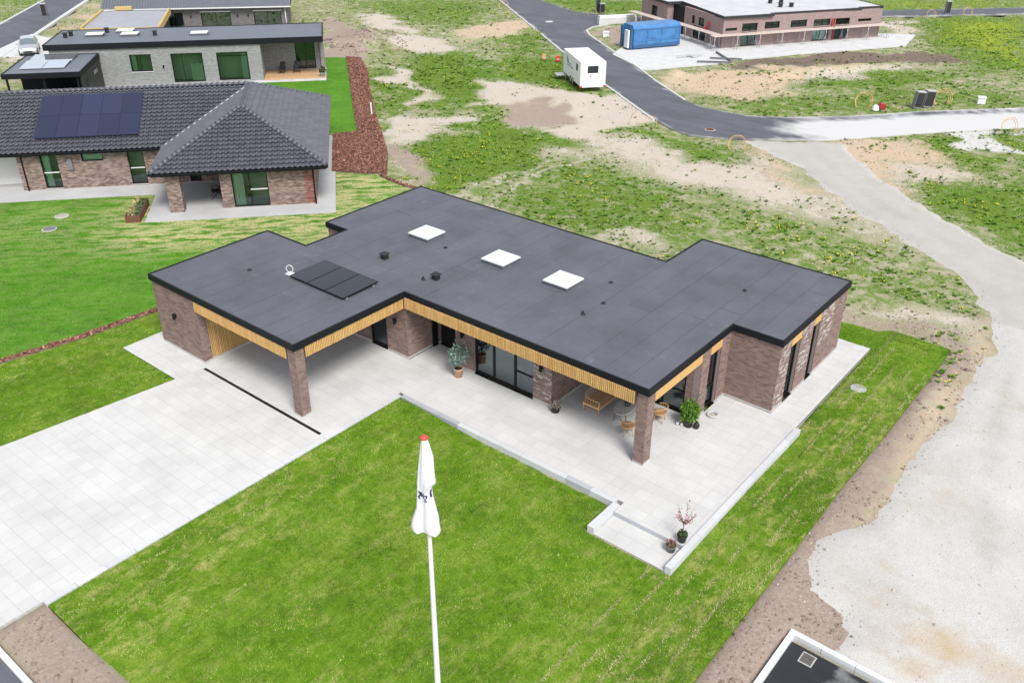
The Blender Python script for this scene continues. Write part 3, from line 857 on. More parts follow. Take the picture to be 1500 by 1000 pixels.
def own_lawn_z(u, v):
    g = -0.03 - 0.2 * smooth(11.6, 16.5, u)
    fr = np.interp(v, [-12, 2, 5, 8, 10.0, 11.4, 12.6, 14, 25], [-0.23, -0.23, -0.15, -0.12, -0.19, -0.24, -0.07, -0.02, -0.02])
    k = smooth(26.0, 28.0, u)
    fr = fr * (1 - k) - 0.05 * k
    w = smooth(24.9, 25.4, u)
    z = g * (1 - w) + fr * w
    return np.where(u < 8, -0.025, z) + 0.012 * (fbm(u * 1.2, v * 1.2, 5) - 0.5)

MOUNDS = [(-41.5, 50.5, 4.5, 3.2, 0.9, 0.6), (-44.5, 54.0, 3.0, 2.6, 0.7, 0.2), (-10.5, 44.6, 2.6, 0.7, 0.3, -0.4), (-31.9, 67.3, 1.6, 1.0, 0.5, 0),
          (2.0, 70.5, 8.0, 1.2, 0.55, 1.02), (-8.5, 60.2, 1.3, 0.9, 0.45, 0), (24.5, 25.2, 4.0, 0.8, 0.22, 0.0), (29.0, 29.0, 1.2, 3.0, 0.2, 0)]
HOLES = [FRONT_LAWN, SIDE_LAWN, DRIVE, HOUSE, TERR2, BACK_LAWN, SLAB5, SLAB3, NEIGH_LAWN, ROAD, WEST_ROAD, SMALL_ROAD, FRONT_ROAD]
def ground_z(u, v, near=True):
    u = np.asarray(u, float); v = np.asarray(v, float)
    z = -0.075 + 0.14 * (fbm(u * 0.35, v * 0.35, 3, 5) - 0.5) + 0.05 * (fbm(u * 2.2, v * 2.2, 9, 3) - 0.5)
    for cx, cy, rx, ry, h, a in MOUNDS:
        c, s = math.cos(a), math.sin(a)
        x = ((u - cx) * c + (v - cy) * s) / rx; y = (-(u - cx) * s + (v - cy) * c) / ry
        q = np.exp(-(x * x + y * y) * 1.2)
        z = z + h * q * (0.6 + 0.8 * fbm(u * 1.1, v * 1.1, 21, 4))
    gs = sdf(u, v, PATH)
    z = np.where(gs > -0.5, z * (1 - smooth(-0.5, 0.3, gs)) - 0.10 * smooth(-0.5, 0.3, gs), z)
    for P in HOLES + [WALLSIDE]:
        sd = sdf(u, v, P)
        if P is SMALL_ROAD or P is FRONT_ROAD or P is WALLSIDE: sd = sd + 0.35
        z = z - 0.38 * smooth(0.0, 0.35, sd)
    return z

# ------------------------------------------------------------------ ground sheet
def axis(lo, a, b, hi, fine, coarse):
    left = []; x = a; st = fine
    while x > lo:
        st = min(st * 1.35, coarse); x -= st; left.append(x)
    mid = list(np.arange(a, b, fine))
    right = []; x = b; st = fine
    while x < hi:
        right.append(x); st = min(st * 1.35, coarse); x += st
    return np.array(left[::-1] + mid + right)
GX = axis(-700, -62, 36, 500, 0.34, 40); GY = axis(-120, -16, 98, 900, 0.34, 40)
U, Vv = np.meshgrid(GX, GY, indexing='ij')
masks = {k: np.zeros(U.shape) for k in "GSOBDWY"}
fw_ = smooth(10, 26, np.hypot(U - 34.7, Vv + 17.5) - 22)
wu = U + (1.0 + 5.0 * fw_) * (fbm(U * 0.3, Vv * 0.3, 31, 5) - 0.5); wv = Vv + (1.0 + 5.0 * fw_) * (fbm(U * 0.3, Vv * 0.3, 57, 5) - 0.5)
masks["G"] += 0.42 + 0.4 * (fbm(U * 0.22, Vv * 0.22, 77) - 0.5)
for t, st, so, poly in PATCHES:
    x0, x1 = min(p[0] for p in poly) - 6, max(p[0] for p in poly) + 6
    y0, y1 = min(p[1] for p in poly) - 6, max(p[1] for p in poly) + 6
    so *= 1.9
    sel = (U > x0) & (U < x1) & (Vv > y0) & (Vv < y1)
    if not sel.any(): continue
    a = smooth(-so, so, sdf(wu[sel], wv[sel], poly)) * st
    if t == "G":
        masks["G"][sel] = np.maximum(masks["G"][sel], 0.45 + 0.55 * a)
        for k in "SOBDW": masks[k][sel] *= 1 - 0.5 * a
    else:
        masks[t][sel] = np.maximum(masks[t][sel], a)
        if t != "Y":
            for k in "SOBDW":
                if k != t: masks[k][sel] *= 1 - 0.85 * a
            masks["G"][sel] = np.minimum(masks["G"][sel], 1 - 0.93 * a)
far = smooth(60, 200, Vv) * smooth(-20, 30, Vv - np.abs(U))
masks["G"] = np.maximum(masks["G"], 0.55 * smooth(100, 130, Vv))
Z = ground_z(U, Vv)
gme = bpy.data.meshes.new("ground")
nU, nV = U.shape
ii = np.arange(nU * nV).reshape(nU, nV)
F = np.stack([ii[:-1, :-1], ii[1:, :-1], ii[1:, 1:], ii[:-1, 1:]], -1).reshape(-1, 4)
gme.vertices.add(nU * nV)
gme.vertices.foreach_set("co", np.stack([U, Vv, Z], -1).reshape(-1).astype(np.float32))
gme.loops.add(F.size); gme.polygons.add(len(F))
gme.loops.foreach_set("vertex_index", F.reshape(-1).astype(np.int32))
gme.polygons.foreach_set("loop_start", np.arange(0, F.size, 4, dtype=np.int32))
gme.polygons.foreach_set("use_smooth", np.ones(len(F), bool))
gme.materials.append(MATS["field"])
for k, nme in (("G", "green"), ("S", "sand"), ("O", "orange"), ("B", "brown"), ("D", "dark"), ("W", "white"), ("Y", "yellow")):
    at = gme.attributes.new(nme, 'FLOAT', 'POINT'); at.data.foreach_set("value", masks[k].reshape(-1).astype(np.float32))
gme.update(calc_edges=True)
link("ground", gme, None, 'structure', "patchy building-plot ground of weeds, pale sand and brown soil", "ground")

def grid_sample(arr, u, v):
    i = np.clip(np.searchsorted(GX, u) - 1, 0, len(GX) - 2); j = np.clip(np.searchsorted(GY, v) - 1, 0, len(GY) - 2)
    fx = np.clip((u - GX[i]) / (GX[i + 1] - GX[i]), 0, 1); fy = np.clip((v - GY[j]) / (GY[j + 1] - GY[j]), 0, 1)
    return (arr[i, j] * (1 - fx) + arr[i + 1, j] * fx) * (1 - fy) + (arr[i, j + 1] * (1 - fx) + arr[i + 1, j + 1] * fx) * fy

# ------------------------------------------------------------------ roads, gravel, slabs
def dust_main(x, y):
    # sand carried onto the right-hand arm of the junction and along its edges
    d = smooth(-2.0, 6.0, (x - 4.5) * 0.62 + (y - 49.5) * 0.78)
    lane = smooth(0.2, 2.6, sdf(x, y, [(20.35, 68.4), (14.03, 61.75), (10.2, 56.67), (6.07, 52.71), (1.25, 51.15), (4, 45), (12, 48), (24, 62), (40, 84), (36, 88)]))
    edge = 0.45 * smooth(0.5, 0.0, np.abs(sdf(x, y, ROAD)))
    return np.clip(d * (0.25 + 0.75 * lane) * smooth(130, 80, y) * (x > 0), 0, 1) + edge
sheet("road", ROAD, 0.8, lambda x, y: np.full(x.shape, 0.0), "asphalt", {"dust": dust_main}, skirt=0.2, label="winding grey asphalt road with a junction, dusted white on its right arm", cat="road")
sheet("road", WEST_ROAD, 1.5, lambda x, y: np.full(x.shape, -0.01), "asphalt", {"dust": lambda x, y: 0.3 * smooth(0.8, 0.0, np.abs(sdf(x, y, WEST_ROAD)))}, skirt=0.2, label="straight asphalt road in the top left corner beyond the parked car", cat="road")
def small_dust(x, y): return 0.42 * smooth(0.5, 0.75, fbm(x * 0.9, y * 0.9, 4, 5)) + 0.04 + 0.1 * smooth(0.35, 0.0, np.abs(sdf(x, y, SMALL_ROAD)))
sheet("road", SMALL_ROAD, 0.5, lambda x, y: np.full(x.shape, -0.12), "asphalt_fresh", {"dust": small_dust}, skirt=0.2, label="dark fresh asphalt inside the white kerb corner at bottom right", cat="road")
sheet("road", FRONT_ROAD, 1.0, lambda x, y: np.full(x.shape, -0.12), "asphalt", {"dust": lambda x, y: 0.25 * fbm(x, y, 8)}, skirt=0.2, label="grey asphalt road beyond the white kerb at bottom left", cat="road")

def yard_sdf(x, y):
    s = np.array(sdf(x, y, PATH))
    k = np.abs(s) < 1.6
    if k.any(): s[k] = sdf(x[k], y[k], JAG)
    return s
def path_z(x, y):
    s = yard_sdf(x, y) - 0.02
    return -0.135 + 0.15 * smooth(-0.05, 0.5, s) + 0.03 * (fbm(x * 0.9, y * 0.9, 41) - 0.5) * smooth(0, 0.8, s) - 0.02 * smooth(0.8, 0.0, np.abs(y - 47.5))
def path_edge(x, y):
    s = yard_sdf(x, y)
    return smooth(1.3, 0.2, s) * 0.75
LINES = [[(9.3, 47.6), (14.2, 41.4), (19.0, 37.2), (24.0, 33.6), (28.5, 30.0), (32.0, 25.0), (35.0, 18.0), (37.0, 8.0), (38.0, 2.0)], [(28.5, 31.0), (31.0, 24.0), (32.0, 16.0), (34.0, 8.0), (39.0, 3.0)], [(31.0, 27.0), (36.0, 20.0), (44.0, 14.0)]]
def tracks(x, y):
    t = np.zeros(x.shape)
    for ln in LINES:
        d = np.full(x.shape, 1e9)
        for (ax, ay), (bx, by) in zip(ln[:-1], ln[1:]):
            ex, ey = bx - ax, by - ay; k = np.clip(((x - ax) * ex + (y - ay) * ey) / (ex * ex + ey * ey), 0, 1)
            d = np.minimum(d, np.hypot(x - ax - k * ex, y - ay - k * ey))
        d = d + 0.5 * (fbm(x * 0.25, y * 0.25, 63, 3) - 0.5)
        t = np.maximum(t, np.exp(-((d - 0.85) / 0.28) ** 2))
    return t
def stains(x, y):
    t = np.zeros(x.shape)
    for cx, cy, r, a in ((32.9, 4.3, 0.7, 0.8), (34.6, 4.4, 0.9, 0.65), (32.6, 2.9, 0.5, 0.75), (31.0, 11.5, 1.0, 0.5), (30.5, 6.4, 0.6, 0.4)):
        t = np.maximum(t, a * np.exp(-((x - cx) ** 2 + (y - cy) ** 2) / (2 * r * r)))
    return t
JAG = []
for i in range(len(PATH)):
    (ax, ay), (bx, by) = PATH[i], PATH[(i + 1) % len(PATH)]
    L = math.hypot(bx - ax, by - ay); m = max(1, int(L / 0.25)) if (ax < 35 and bx < 35) else 1
    for k in range(m):
        x, y = ax + (bx - ax) * k / m, ay + (by - ay) * k / m
        w = 1.3 * (float(fbm(np.array([x * 0.9]), np.array([y * 0.9]), 12, 5)[0]) - 0.5) + 0.3 * (float(fbm(np.array([x * 4.0]), np.array([y * 4.0]), 19, 3)[0]) - 0.5) + random.uniform(-0.03, 0.03) if m > 1 else 0
        JAG.append((x - (by - ay) / L * w, y + (bx - ax) / L * w))
mid = [p for p in JAG if p[1] >= 27]; low = [p for p in JAG if p[1] < 27]
PATH_TOP = clip_half(JAG, 0, -1, -26.0); YARD = clip_half(JAG, 0, 1, 26.0)
sheet("gravel_path", PATH_TOP, 0.45, path_z, "path_gravel", {"edge": path_edge, "track": tracks, "stain": stains}, label="grey compacted gravel path running from the road junction", cat="path")
sheet("gravel_yard", YARD, 0.35, path_z, "gravel", {"edge": path_edge, "track": tracks, "stain": stains}, label="wide pale gravel yard on the right beside the lawn", cat="gravel yard")

def kerb(name, pts, w, h, z0, mat, label, stone=1.0, cat="kerb", top=None):
    """a row of kerbstones along a line; each stone is a part"""
    root = thing(name, label, cat, (pts[0][0], pts[0][1], 0))
    root["kind"] = 'structure'
    ox, oy = pts[0]
    count = 0; rest = MB()
    for (ax, ay), (bx, by) in zip(pts[:-1], pts[1:]):
        L = math.hypot(bx - ax, by - ay); n = max(1, round(L / stone))
        d = ((bx - ax) / L, (by - ay) / L); nn = (d[1], -d[0])
        for k in range(n):
            m = MB() if count < 300 else rest
            s0, s1 = L * k / n + 0.006, L * (k + 1) / n - 0.006
            zt = h + random.uniform(-0.004, 0.004)
            m.wbox(((ax - ox, ay - oy), d, nn), s0, s1, -w / 2, w / 2, z0, zt, mat if not isinstance(mat, tuple) else random.choice(mat))
            if m is not rest: m.build("kerbstone", root)
            count += 1
    if rest.v: rest.build("kerbstones", root, 'stuff')
    return root
kerb("kerb", [(11.3, -12.86), (29.2, -12.86)], 0.16, -0.01, -0.3, "white_steel", "white kerb between the brown soil and the road at bottom left")
kerb("kerb", [(29.37, -16), (29.37, 1.98)], 0.17, 0.0, -0.3, "white_steel", "white kerb along the left side of the dark asphalt at bottom right")
kerb("kerb", [(29.27, 2.07), (50, 1.87)], 0.17, 0.0, -0.3, "white_steel", "white kerb along the far side of the dark asphalt at bottom right")
kerb("kerb", [(-109.6, 130.6), (-49.15, 82.4), (-34.1, 70.38), (-22.87, 61.34), (-12.55, 53.25), (-6.14, 48.51), (-1.8, 45.3)], 0.18, 0.03, -0.2, "concrete_pale", "pale concrete kerb along the left side of the winding road", 2.0)
kerb("kerb", [(-3.06, 52.36), (-8.2, 56.31), (-13.11, 60.53), (-17.99, 64.22), (-25.48, 70.2), (-27.4, 72.25), (-28.0, 74.6), (-27.5, 77.7), (-24.1, 81.5), (-4.3, 103.7)], 0.2, 0.04, -0.2, "concrete_pale", "pale concrete kerb curving round the building site corner", 2.0)
kerb("kerb", [(-46.1, -3.5), (-82.7, 30.0), (-110.2, 54.6)], 0.3, 0.05, -0.2, "concrete_pale", "pale kerb along the grass side of the top left road", 3.0)
kerb("kerb", [(-91.9, 46.0), (-82.3, 37.5), (-74.2, 30.4), (-64.8, 21.8), (-38, -2.6)], 0.5, 0.04, -0.2, "concrete_pale", "pale kerb on the house side of the top left road", 3.0)

sheet("paved_yard", SLAB5, 1.0, lambda x, y: 0.015 + 0.02 * (fbm(x * .5, y * .5, 6) - .5), "concrete_pale", None, 0.2, label="pale sanded yard around the building under scaffolding", cat="yard")
sheet("paved_yard", SLAB3, 1.0, lambda x, y: np.full(x.shape, 0.012), "concrete_pale", None, 0.2, label="white concrete plinth path around the grey brick house", cat="path")
sheet("paved_yard", [(-66.5, 21.0), (-61.0, 26.2), (-63.5, 30.2), (-74.5, 30.0)], 1.0, lambda x, y: np.full(x.shape, 0.012), "concrete_pale", None, 0.2, label="white driveway where the silver car is parked", cat="driveway")

# ------------------------------------------------------------------ paving slabs
def slabs(root, polys, u0, v0, size, gap, top, thick, mat, name="paving_slab", tilt=None, score=None):
    cells = []
    for poly in polys:
        xs = [p[0] for p in poly]; ys = [p[1] for p in poly]
        i0 = int(math.floor((min(xs) - u0) / size)); i1 = int(math.ceil((max(xs) - u0) / size))
        j0 = int(math.floor((min(ys) - v0) / size)); j1 = int(math.ceil((max(ys) - v0) / size))
        for i in range(i0, i1):
            for j in range(j0, j1):
                x0, y0 = u0 + i * size, v0 + j * size
                q = clean(clip_rect(poly, x0 + gap / 2, y0 + gap / 2, x0 + size - gap / 2, y0 + size - gap / 2))
                if len(q) < 3 or abs(poly_area(q)) < 0.006: continue
                if poly_area(q) < 0: q = q[::-1]
                cells.append(q)
    cx = cam.matrix_world.translation
    def sc(q):
        x, y = q[0]
        return (x - cx.x) ** 2 + (y - cx.y) ** 2 + (1e6 if score and score(x, y) else 0)
    cells.sort(key=sc)
    rest = MB(); share = {}
    zt = tilt or (lambda x, y: 0.0)
    for k, q in enumerate(cells):
        dz = random.uniform(-0.0025, 0.0025)
        if k < 300:
            cxq = sum(p[0] for p in q) / len(q); cyq = sum(p[1] for p in q) / len(q)
            rel = [(p[0] - cxq, p[1] - cyq) for p in q]
            key = tuple((round(a, 3), round(b, 3)) for a, b in rel) if not tilt else None
            me = share.get(key) if key else None
            if me is None:
                m = MB()
                if tilt: m.prism(rel, lambda x, y: zt(x + cxq, y + cyq) - thick, lambda x, y: zt(x + cxq, y + cyq), mat)
                else: m.prism(rel, -thick, 0.0, mat)
                me = m.mesh(name)
                if key: share[key] = me
            o = link(name, me, root)
            o.location = (cxq, cyq, top + dz)
        else:
            rest.prism(q, lambda x, y: zt(x, y) + top + dz - thick, lambda x, y: zt(x, y) + top + dz, mat)
    if rest.v: rest.build("paving_slabs", root, 'stuff')

base = MB(); base.prism(DRIVE, -0.3, -0.007, "joint_sand")
drive = base.build("driveway", None, 'structure', "broad pale driveway of square concrete slabs in front of the carport", "driveway")
slabs(drive, [DRIVE], 3.42, -0.28, 0.5, 0.010, 0.0, 0.06, "paver")

TERR = [[(3.55, -0.16), (11.42, -0.16), (11.42, 5.93), (3.55, 5.93)], [(3.22, 0.06), (3.55, 0.06), (3.55, 5.93), (3.22, 5.93)], [(9.83, 5.93), (11.42, 5.93), (11.42, 7.8), (9.83, 7.8)],
        [(11.42, 3.8), (25.12, 3.8), (25.12, 6.88), (11.42, 6.88)], [(22.4, 3.205), (25.12, 3.205), (25.12, 3.8), (22.4, 3.8)], [(16.9, 6.88), (25.12, 6.88), (25.12, 9.85), (16.9, 9.85)],
        [(21.82, 9.85), (25.12, 9.85), (25.12, 12.12), (21.82, 12.12)], [(23.94, 12.12), (25.12, 12.12), (25.12, 19.8), (23.94, 19.8)],
        [(21.9, 18.88), (23.94, 18.88), (23.94, 19.8), (21.9, 19.8)], [(-0.8, -0.28), (0.02, -0.28), (0.02, 6.4), (-0.8, 6.4)], [(0.02, -0.28), (3.55, -0.28), (3.55, 0.06), (0.02, 0.06)], [(11.17, -0.28), (11.42, -0.28), (11.42, -0.16), (11.17, -0.16)]]
base = MB()
for q in TERR: base.prism(q, -0.34, -0.005, "joint_sand")
terr = base.build("terrace", None, 'structure', "pale slab terrace wrapping the brick bungalow and running under its carport", "terrace")
def under_roof(x, y):
    return (3.2 < x < 9.5 and 1.2 < y < 6) or (x > 16.9 and x < 21 and y > 7.4 and y < 10)
slabs(terr, TERR, 3.42, -0.16, 0.5, 0.009, 0.0, 0.06, "paver", score=under_roof)
rm = MB(); rm.box(22.4, 1.98, -0.5, 25.12, 3.17, -0.172, "joint_sand"); rm.box(22.4, 3.17, -0.5, 25.12, 3.205, -0.008, "edge_stone_dark")
rampo = rm.build("step", None, 'structure', "broad low slab step at the front corner of the terrace", "step")
slabs(rampo, [[(22.4, 1.98), (25.12, 1.98), (25.12, 3.17), (22.4, 3.17)]], 22.42, 1.98, 0.6, 0.006, -0.165, 0.05, "paver")

# terrace edge stones and the low retaining walls beside the ramp
kerb("edge_stones", [(11.53, -11.17), (11.53, 3.66)], 0.21, 0.004, -0.2, "edge_stone", "pale edge stones along the lawn side of the driveway", 1.0)
kerb("edge_stones", [(11.66, 3.68), (22.16, 3.68)], 0.21, 0.012, -0.5, ("edge_stone", "edge_stone", "edge_stone_dark"), "row of pale edge stones holding up the terrace above the front lawn", 1.0)
kerb("retaining_wall", [(22.26, 1.98), (22.26, 3.57)], 0.26, 0.05, -0.6, "edge_stone", "low white retaining wall on the left of the terrace step", 0.8, "wall")
kerb("retaining_wall", [(25.24, 1.96), (25.24, 11.75)], 0.22, 0.06, -0.6, "edge_stone", "long low white retaining wall on the right of the terrace", 1.0, "wall")

# line drain
d = MB()
d.box(3.56, -0.285, -0.2, 11.16, -0.155, 0.006, "black_plastic")
for k in range(76):
    x = 3.6 + k * 0.1
    d.box(x, -0.275, 0.006, x + 0.05, -0.165, 0.011, "black_metal")
d.build("line_drain", None, None, "long black line drain across the slabs in front of the carport", "drain")

# ------------------------------------------------------------------ lawns
def straw_front(x, y):
    a = smooth(24.6, 25.6, x) * (0.8 + 0.2 * smooth(6, 10, y) * smooth(18.5, 15, y))
    b = 0.75 * smooth(16.5, 12.0, x + 0.35 * (y + 3)) 
    c = 0.35 + 0.2 * smooth(21, 24, x)
    back = smooth(18.4, 19.8, y)
    return np.clip(np.maximum(np.maximum(a, b), c) * (1 - 0.9 * back), 0, 1)
SEAMS = []
def sod(root, poly, zf, straw, mat, w=0.62, l=2.3, phase=0.0):
    xs = [p[0] for p in poly]; ys = [p[1] for p in poly]
    n = int((max(xs) - min(xs)) / w) + 1
    for i in range(n):
        x0 = min(xs) + i * w
        off = random.uniform(0, l)
        for j in range(-1, int((max(ys) - min(ys)) / l) + 2):
            y0 = min(ys) + j * l + off
            g = random.choice((0.008, 0.01, 0.014, 0.022))
            q = clean(clip_rect(poly, x0 + g / 2, y0 + 0.01, x0 + w - g / 2, y0 + l - 0.01))
            if len(q) < 3 or abs(poly_area(q)) < 0.02: continue
            if poly_area(q) < 0: q = q[::-1]
            SEAMS.append((x0, max(y0, min(p[1] for p in q)), min(y0 + l, max(p[1] for p in q)), g)); dz = random.uniform(-0.003, 0.005); sv = random.uniform(-0.12, 0.15)
            # cut the strip across so that it can follow the ground
            V = []; F = []
            ylo = min(p[1] for p in q); yhi = max(p[1] for p in q); m = max(1, int((yhi - ylo) / 0.8 + 0.5))
            for k in range(m):
                qq = clean(clip_rect(q, -1e3, ylo + (yhi - ylo) * k / m, 1e3, ylo + (yhi - ylo) * (k + 1) / m))
                if len(qq) < 3: continue
                i0 = len(V); V += qq; F.append(tuple(range(i0, i0 + len(qq))))
            A = np.array(V); zt = zf(A[:, 0], A[:, 1]) + dz
            i0 = len(V); V3 = [(a[0], a[1], z) for a, z in zip(V, zt)]
            for k in range(len(q)):
                pa, pb = q[k], q[(k + 1) % len(q)]
                za, zb = zf(np.array([pa[0], pb[0]]), np.array([pa[1], pb[1]])) + dz
                i1 = len(V3); V3 += [(*pa, za - 0.07), (*pb, zb - 0.07), (*pb, zb), (*pa, za)]
                F.append((i1, i1 + 1, i1 + 2, i1 + 3))
            me = bpy.data.meshes.new("sod_strip"); me.from_pydata(V3, [], F); me.materials.append(MATS[mat])
            B = np.array(V3); at = me.attributes.new("straw", 'FLOAT', 'POINT')
            at.data.foreach_set("value", np.clip(straw(B[:, 0], B[:, 1]) + sv, 0, 1).astype(np.float32))
            link("sod_strip", me, root)
lawn = sheet("lawn", FRONT_LAWN, 0.6, lambda x, y: own_lawn_z(x, y) - 0.012, "turf_soil", None, 0.15, label="large front lawn of new turf strips bending round the terrace", cat="lawn")
sod(lawn, FRONT_LAWN, own_lawn_z, straw_front, "lawn_olive")
lawn = sheet("lawn", SIDE_LAWN, 0.8, lambda x, y: own_lawn_z(x, y) - 0.012, "turf_soil", None, 0.15, label="narrow olive lawn between the driveway and the bark strip", cat="lawn")
sod(lawn, SIDE_LAWN, own_lawn_z, lambda x, y: 0.25 + 0.45 * smooth(-0.5, -3, x) , "lawn_olive")
def straw_neigh(x, y):
    c, s = math.cos(H2A), math.sin(H2A)
    e1 = (x - H2O[0]) * c + (y - H2O[1]) * s; e2 = -(x - H2O[0]) * s + (y - H2O[1]) * c
    a = smooth(4, 11, e1) * smooth(-13.0, -9.0, e2)
    b = smooth(17, 20, e1) * 0.9
    return np.clip(0.1 + 0.6 * smooth(-15, -6, e2) * smooth(2, -6, e2) * 0.4 + 0.85 * np.maximum(a, b), 0, 1)
def flat_lawn(x, y): return -0.02 + 0.02 * (fbm(x * 0.8, y * 0.8, 66) - 0.5)
sheet("lawn", NEIGH_LAWN, 0.5, flat_lawn, "lawn_bright", {"straw": straw_neigh}, 0.15, label="bright green lawn on the left in front of the tiled house, strawy near the terrace", cat="lawn")
sheet("lawn", BACK_LAWN, 0.5, flat_lawn, "lawn_bright", {"straw": lambda x, y: np.full(x.shape, 0.05)}, 0.15, label="even bright green lawn strip behind the tiled house beside the bark bed", cat="lawn")
# ------------------------------------------------------------------ building helpers
def frame(P0, P1):
    L = math.hypot(P1[0] - P0[0], P1[1] - P0[1])
    d = ((P1[0] - P0[0]) / L, (P1[1] - P0[1]) / L)
    return (P0, d, (d[1], -d[0])), L          # outward side is on the right of P0 -> P1

def wall(parent, P0, P1, z0, z1, openings=(), mort="mortar_warm", brick="brick_plum", thick=0.3, name="wall", parts=0, plinth=0.1, reveal=None):
    """openings: (s0, s1, zlo, zhi). Mortar slab with proud bricks; 'parts' bricks become objects"""
    W, L = frame(P0, P1)
    m = MB()
    xs = sorted({0.003, L - 0.003} | {o[0] for o in openings} | {o[1] for o in openings})
    zs = sorted({z0, z1} | {o[2] for o in openings} | {o[3] for o in openings})
    for a, b in zip(xs[:-1], xs[1:]):
        # merge vertically
        run = None
        for c, d in zip(zs[:-1], zs[1:]):
            mx, mz = (a + b) / 2, (c + d) / 2
            hole = any(o[0] < mx < o[1] and o[2] < mz < o[3] for o in openings)
            if hole:
                if run: m.wbox(W, a, b, -thick, 0, run[0], run[1], mort); run = None
            else: run = (run[0], d) if run else (c, d)
        if run: m.wbox(W, a, b, -thick, 0, run[0], run[1], mort)
    w = m.build(name, parent)
    if plinth:
        p = MB()
        segs = [(0.0, L)]
        for o in openings:
            if o[2] < plinth:
                segs = [s for a, b in segs for s in ((a, min(b, o[0])), (max(a, o[1]), b)) if s[1] - s[0] > 0.02]
        for a, b in segs:
            p = MB(); p.wbox(W, a - 0.004, b + 0.004, -0.05, 0.012, z0, z0 + plinth, "plinth"); p.build("plinth", w)
    if brick is None: return w
    bm = MB(); k = 0
    zc = z0 + plinth + 0.006
    P, dd, nn = W
    while zc + 0.054 < z1 + 0.01:
        mid = zc + 0.027
        free = [(0.0, L)]
        for o in openings:
            if o[2] < mid < o[3]:
                free = [s for a, b in free for s in ((a, min(b, o[0])), (max(a, o[1]), b)) if s[1] - s[0] > 0.03]
        for a, b in free:
            s = a - (0.12 if k % 2 else 0.0)
            while s < b - 0.02:
                c0, c1 = max(s, a), min(s + 0.228, b)
                if c1 - c0 > 0.035:
                    bk = brick if isinstance(brick, str) else brick(c0, mid)
                    bm.wbox(W, c0, c1, -0.02, 0.007 + random.uniform(-0.003, 0.004), zc, zc + 0.054, bk, skip=('s2', 'bot') if False else ())
                s += 0.24
        zc += 0.0667; k += 1
    bm.build("bricks", w, 'stuff')
    return w

def window(parent, P0, P1, s0, s1, z0, z1, vm=(), hm=(), recess=0.11, fw=0.06, glass="glass", mat="black_frame", name="window", hbars=None, mw=0.05, sill=None, depth=0.08):
    """frame is the part, panes are its sub-parts. hm: (height, first pane, last pane)"""
    W, L = frame(P0, P1)
    t1, t0 = -recess, -recess - depth
    m = MB()
    m.wbox(W, s0, s0 + fw, t0, t1, z0, z1, mat); m.wbox(W, s1 - fw, s1, t0, t1, z0, z1, mat)
    m.wbox(W, s0 + fw, s1 - fw, t0, t1, z0, z0 + fw, mat); m.wbox(W, s0 + fw, s1 - fw, t0, t1, z1 - fw, z1, mat)
    xs = [s0 + fw] + list(vm) + [s1 - fw]
    for v in vm: m.wbox(W, v - mw / 2, v + mw / 2, t0 + 0.004, t1 - 0.004, z0 + fw, z1 - fw, mat)
    o = m.build(name, parent)
    P, d, n = W
    for i in range(len(xs) - 1):
        a = xs[i] + (mw / 2 if i else 0); b = xs[i + 1] - (mw / 2 if i < len(xs) - 2 else 0)
        zs = [z0 + fw]
        for h in hm:
            if h[1] <= i <= h[2]: zs.append(h[0])
        zs.append(z1 - fw)
        for k in range(len(zs) - 1):
            c0 = zs[k] + (0.03 if k else 0); c1 = zs[k + 1] - (0.03 if k < len(zs) - 2 else 0)
            g = MB(); tt = (t0 + t1) / 2
            g.wbox(W, a, b, tt - 0.012, tt, c0, c1, glass)
            g.build("pane", o)
            if k:
                r = MB(); r.wbox(W, a, b, t0 + 0.006, t1 - 0.006, zs[k] - 0.03, zs[k] + 0.03, mat if hbars is None else hbars); r.build("glazing_bar", o)
    if sill:
        s = MB(); s.wbox(W, s0 - 0.03, s1 + 0.03, -recess, 0.05, z0 - 0.05, z0 - 0.004, sill); s.build("sill", o)
    return o

def wall_lamp(parent, W, s, z):
    P, d, n = W
    x, y = P[0] + d[0] * s, P[1] + d[1] * s
    m = MB()
    m.wbox(W, s - 0.05, s + 0.05, 0.008, 0.03, z - 0.07, z + 0.07, "black_metal")
    m.wbox(W, s - 0.02, s + 0.02, 0.03, 0.07, z - 0.03, z + 0.03, "black_metal")
    m.lathe((x + n[0] * 0.12, y + n[1] * 0.12, z), [(0.058, -0.13), (0.062, -0.125), (0.062, 0.125), (0.058, 0.13)], "black_metal", 14)
    return m.build("wall_lamp", parent)

# ------------------------------------------------------------------ the brick bungalow
RT = 3.35
house = thing("brick_bungalow", "long flat roofed plum brick bungalow with slatted wooden eaves and carport", "house")
ROOF = [(0, 0), (9.84, 0), (9.84, 5.88), (21.85, 5.88), (21.85, 12.09), (23.97, 12.09), (23.97, 18.87), (16.75, 18.87), (16.75, 15.56), (1.35, 15.56), (1.35, 8.88), (2.86, 8.88), (2.86, 6.37), (0, 6.37)]
def chalky(s0, s1):
    return lambda s, z: "brick_chalky" if (s0 < s < s1 and z > 0.3 and random.random() < 0.45) else "brick_plum"
ZW = 3.09
